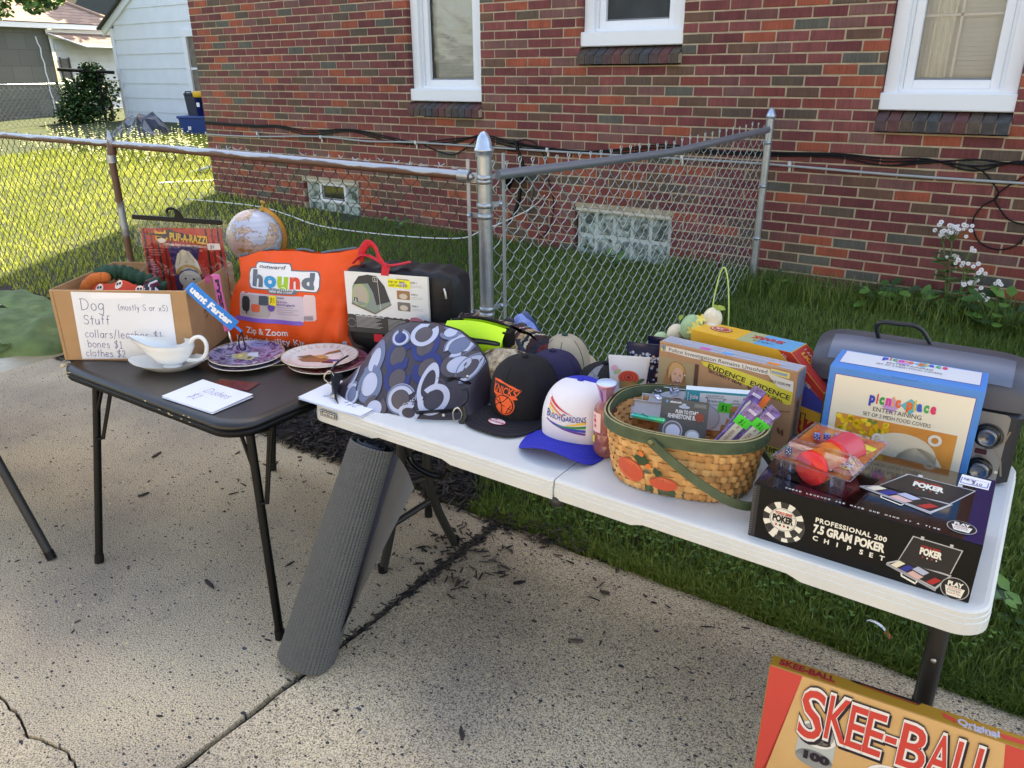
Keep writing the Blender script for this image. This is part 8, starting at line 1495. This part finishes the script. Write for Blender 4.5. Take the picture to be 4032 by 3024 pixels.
k = MB(); ca = Vector((-.012, -.038, .0385)); da = Vector((.22, 1, .05)).normalized(); k.lathe([(0, 0), (.0375, 0), (.038, .003), (.036, .075), (.0355, .076), (.037, .080), (.037, .145), (0, .147)], RCP, 36, tuple(ca), tuple(da)); k.lathe([(.0382, .012), (.0368, .070)], FLM, 36, tuple(ca), tuple(da)); k.lathe([(.0376+.0012*(i % 2), .082+i*.004) for i in range(16)], mat('pink_lid', (206, 70, 84), .35), 40, tuple(ca), tuple(da)); k.build('cup', dg)
DIE = mat('teal_dice', (30, 50, 66), .25); DOT = ink(236, 236, 236)
for i, (x_, y_, z_, m_) in enumerate(((-.070, -.022, .056, DIE), (-.052, .085, .058, mat('blue_dice', (50, 80, 150), .3)), (-.034, .098, .058, mat('blue_dice', (1, 1, 1))), (-.016, .110, .058, mat('blue_dice', (1, 1, 1))), (.0, .120, .058, DIE))):
    k = MB(); M = Matrix.Rotation(.4, 3, 'Z'); k.bbox((x_, y_, z_), (.014, .014, .014), m_, .0018, M=M)
    for dx_, dz_ in ((0, 0), (-.0035, .0035), (.0035, .0035), (-.0035, -.0035), (.0035, -.0035)): q = M @ Vector((dx_, -.0073, dz_)); k.lathe([(.0013, 0), (0, .0003)], DOT, 8, (x_+q.x, y_+q.y, z_+q.z), tuple(M @ Vector((0, -1, 0)))); q = M @ Vector((dx_, dz_, .0073)); k.lathe([(.0013, 0), (0, .0003)], DOT, 8, (x_+q.x, y_+q.y, z_+q.z))
    k.build('die', dg)
# ------------------------------------------------------------------ on the ground
YM = mat('mat_grey', (88, 89, 88), .7, noise=.05, nscale=20); YB = mat('mat_blue', (30, 38, 76), .8)
ym = thing('yoga_mat', 'loosely rolled grey yoga mat leaning against the front edge of the white table', 'yoga mat', (-1.632, 1.205, .0)); Ax = Vector((.078, .285, .655)); La = Ax.length; ax_ = Ax.normalized(); e1 = cr-ax_*cr.dot(ax_); e1 = e1.normalized(); e2 = ax_.cross(e1).normalized(); e2 = -e2 if e2.dot(fw) < 0 else e2    # e2 points away from the viewer
def roll(a, q, o=0, n_=True):
    R_ = .088*(1-q)+.069*q+o; return ax_*(La*q+.035*0)+e1*(R_*cos(a))+e2*(R_*sin(a))
k = MB(); k.grid(lambda u, v: roll(-pi*1.0+u*2*pi, v, .0016*(1 if int(u*84+.5) % 2 else -1)+.0008*(1 if int(v*150+.5) % 2 else -1)), 84, 150, YM, smooth=False)
def spiral(a, q): R_ = (.082*(1-q)+.060*q)*(1-.055*a); return ax_*(La*q)+e1*(R_*cos(a))+e2*(R_*sin(a))
k.grid(lambda u, v: spiral(u*14, v), 120, 4, mat('mat_inner', (58, 62, 76), .8)); k.grid(lambda u, v: tuple(Vector(spiral(u*14, 1))+ax_*.0-(Vector(spiral(u*14, 1))-ax_*La).normalized()*.005*v), 120, 1, YM); k.build('roll', ym)
def flap(u, v):       # outer turn hanging open to the right
    q = v; A_ = roll(-.25, q); B_ = Vector((-1.575, 1.235, .0)).lerp(Vector((-1.345, 1.435, .595)), q)-Vector(ym.location); p_ = Vector(A_).lerp(B_, u); return p_+e2*(.035*sin(pi*u)*q)+e1*0+(-e2)*(.0012*(1 if int(u*60*1+.5) % 2 else 0))+ax_*0
k = MB(); k.grid(flap, 60, 120, YM, smooth=False, mf=lambda u, v: YB if u < .30-.1*v and int(u*60) % 2 else YM); k.grid(lambda u, v: Vector(flap(1, v))+e2*.006*u, 1, 60, YM); k.build('flap', ym)
# skee ball box
GLDB = mat('gold_card', (176, 130, 40), .35, coat=.3); SRED = mat('skee_red', (214, 74, 62), .35, coat=.3); SWD = mat('skee_wood', (214, 168, 108), .4, rgb2=(226, 184, 124), nscale=8, coat=.3); SKR = ink(216, 70, 58); SKK = ink(40, 30, 44); SKW = ink(240, 234, 226)
def skee(p):
    Wd, Hh = .78, .45; p.k = 1; p.rect(.002, 0, Wd, Hh-.002, SWD, 10, 4); p.up(); p.poly([(.002, Hh-.002), (.072, Hh-.002), (.0, .04), (.002, .0)], SRED); p.poly([(.46, Hh-.002), (.56, Hh-.002), (.60, 0), (.52, 0)], SRED)
    p.up()
    for x_, y_, s_ in ((.124, .30, 1.0), (.278, .245, 1.15)): p.k = 3; p.ell(x_, y_-.06*s_, .040*s_, .024*s_, ink(150, 152, 150), 28); p.rect(x_-.040*s_, y_-.06*s_, x_+.040*s_, y_+.01, ink(190, 194, 190)); p.up(); p.ell(x_, y_+.01, .042*s_, .036*s_, ink(240, 238, 232), 30); p.up(); p.ell(x_, y_+.012, .034*s_, .028*s_, ink(170, 172, 168), 28); p.ell(x_+.004, y_-.006, .026*s_, .012*s_, ink(80, 62, 50), 22)
    p.k = 6; p.text('100', .102, .237, .020, SKK, w=.056, bold=.07); p.k = 3; p.ell(.18, .185, .055, .045, ink(190, 110, 44), 30); p.up(); p.ell(.172, .192, .036, .028, ink(214, 140, 66), 26)
    xs_ = [('S', .080, .050, .296, .130), ('K', .136, .046, .312, .118), ('E', .180, .034, .312, .112), ('E', .215, .036, .312, .112), ('-', .254, .022, .358, .06), ('B', .282, .052, .312, .112), ('A', .336, .044, .312, .112), ('L', .384, .034, .312, .112), ('L', .420, .034, .312, .112)]
    for ch, x_, w2, y_, h2 in xs_:
        for kk, dx_, dy_, m_, bo_ in ((7, .0045, -.006, SKK, .10), (8, .0, .0, SKK, .105), (9, 0, 0, SKW, .085), (10, 0, 0, SKR, .035)):
            p.k = kk
            if ch == '-': g = {.10: .004, .105: .0045, .085: .0035, .035: 0}[bo_]; p.rect(x_-g+dx_, y_-g+dy_, x_+w2+g+dx_, y_+.016+g+dy_, m_)
            else: g = {.10: .0028, .105: .0030, .085: .0021, .035: 0}[bo_]; bo_ = {.10: .055, .105: .060, .085: .045, .035: .008}[bo_]; p.text(ch, x_-g+dx_, y_-g*.6+dy_, h2+g*1.2, m_, w=w2+2*g, bold=bo_)
def skt(p):
    p.rect(.002, .002, .78, .038, GLDB, 4, 1); p.up(); p.text('SKEE-BALL', .018, .010, .021, SKR, w=.12, bold=.06); p.up(); p.text('SKEE-BALL', .019, .0115, .019, ink(140, 34, 40), w=.118, bold=.02); p.k = 2; p.poly([(.165, .034), (.172, .040), (.31, .040), (.30, .026), (.20, .030)], BK_); p.up(); p.poly([(.18, .034), (.30, .030), (.30, .027), (.20, .030)], ink(190, 80, 40)); p.k = 2; p.text('Original', .375, .010, .018, ink(190, 186, 206), w=.075, bold=.04); p.poly([(.345, .03), (.37, .024), (.375, .010), (.35, .016)], SKR); p.poly([(.45, .024), (.50, .026), (.49, .012), (.455, .010)], SKR); p.text('SKEE-BALL GAME', .385, .004, .006, WHI, w=.06)
flatbox('skee_ball_box', 'large red and gold game box reading Skee-Ball, standing on the concrete at the bottom right', 'game box', (-.318, 1.448, 0), radians(5.5), .78, .040, .450, GLDB, skee, skt, None, .05, ls=.0005, b=.002)
t = thing('peeled_sticker', 'small curled white and orange sticker lying in the grass by the table leg', 'litter', (-.20, 2.30, .03), -.3); k = MB(); k.grid(lambda u, v: (.035*cos(pi*(.15+.7*u))*-1, .012*v, .010+.020*sin(pi*(.15+.7*u))), 10, 1, WP); k.poly([(.03, 0, .015), (.05, .0, .0), (.055, .014, .0), (.034, .014, .018)], ink(230, 120, 60)); k.build('sticker', t)
# unseen house added behind the camera; its sunlit wall bounces light forward
nh = thing('added_house', 'unseen house added across the concrete to bounce sunlight, opposite the brick house', 'house', (-1, -4.7, 0)); CRS = mat('bounce_siding', (140, 137, 130), .7, noise=.05, nscale=2)
k = MB(); z = 0
while z < 4.2: k.add([(-8, .0, z), (8, .0, z), (8, -.02, z+.2), (-8, -.02, z+.2), (-8, -.02, z), (8, -.02, z)], [(1, 0, 3, 2), (0, 1, 5, 4)], CRS); z += .2
k.box((0, -4, 2.1), (15.9, 7.9, 4.2), CRS); k.build('wall', nh); k = MB(); k.poly([(-8.4, .5, 4.2), (8.4, .5, 4.2), (8.4, -4, 6.4), (-8.4, -4, 6.4)], RS); k.poly([(-8.4, -8.4, 4.2), (8.4, -8.4, 4.2), (8.4, -4, 6.4), (-8.4, -4, 6.4)], RS); k.build('roof', nh)
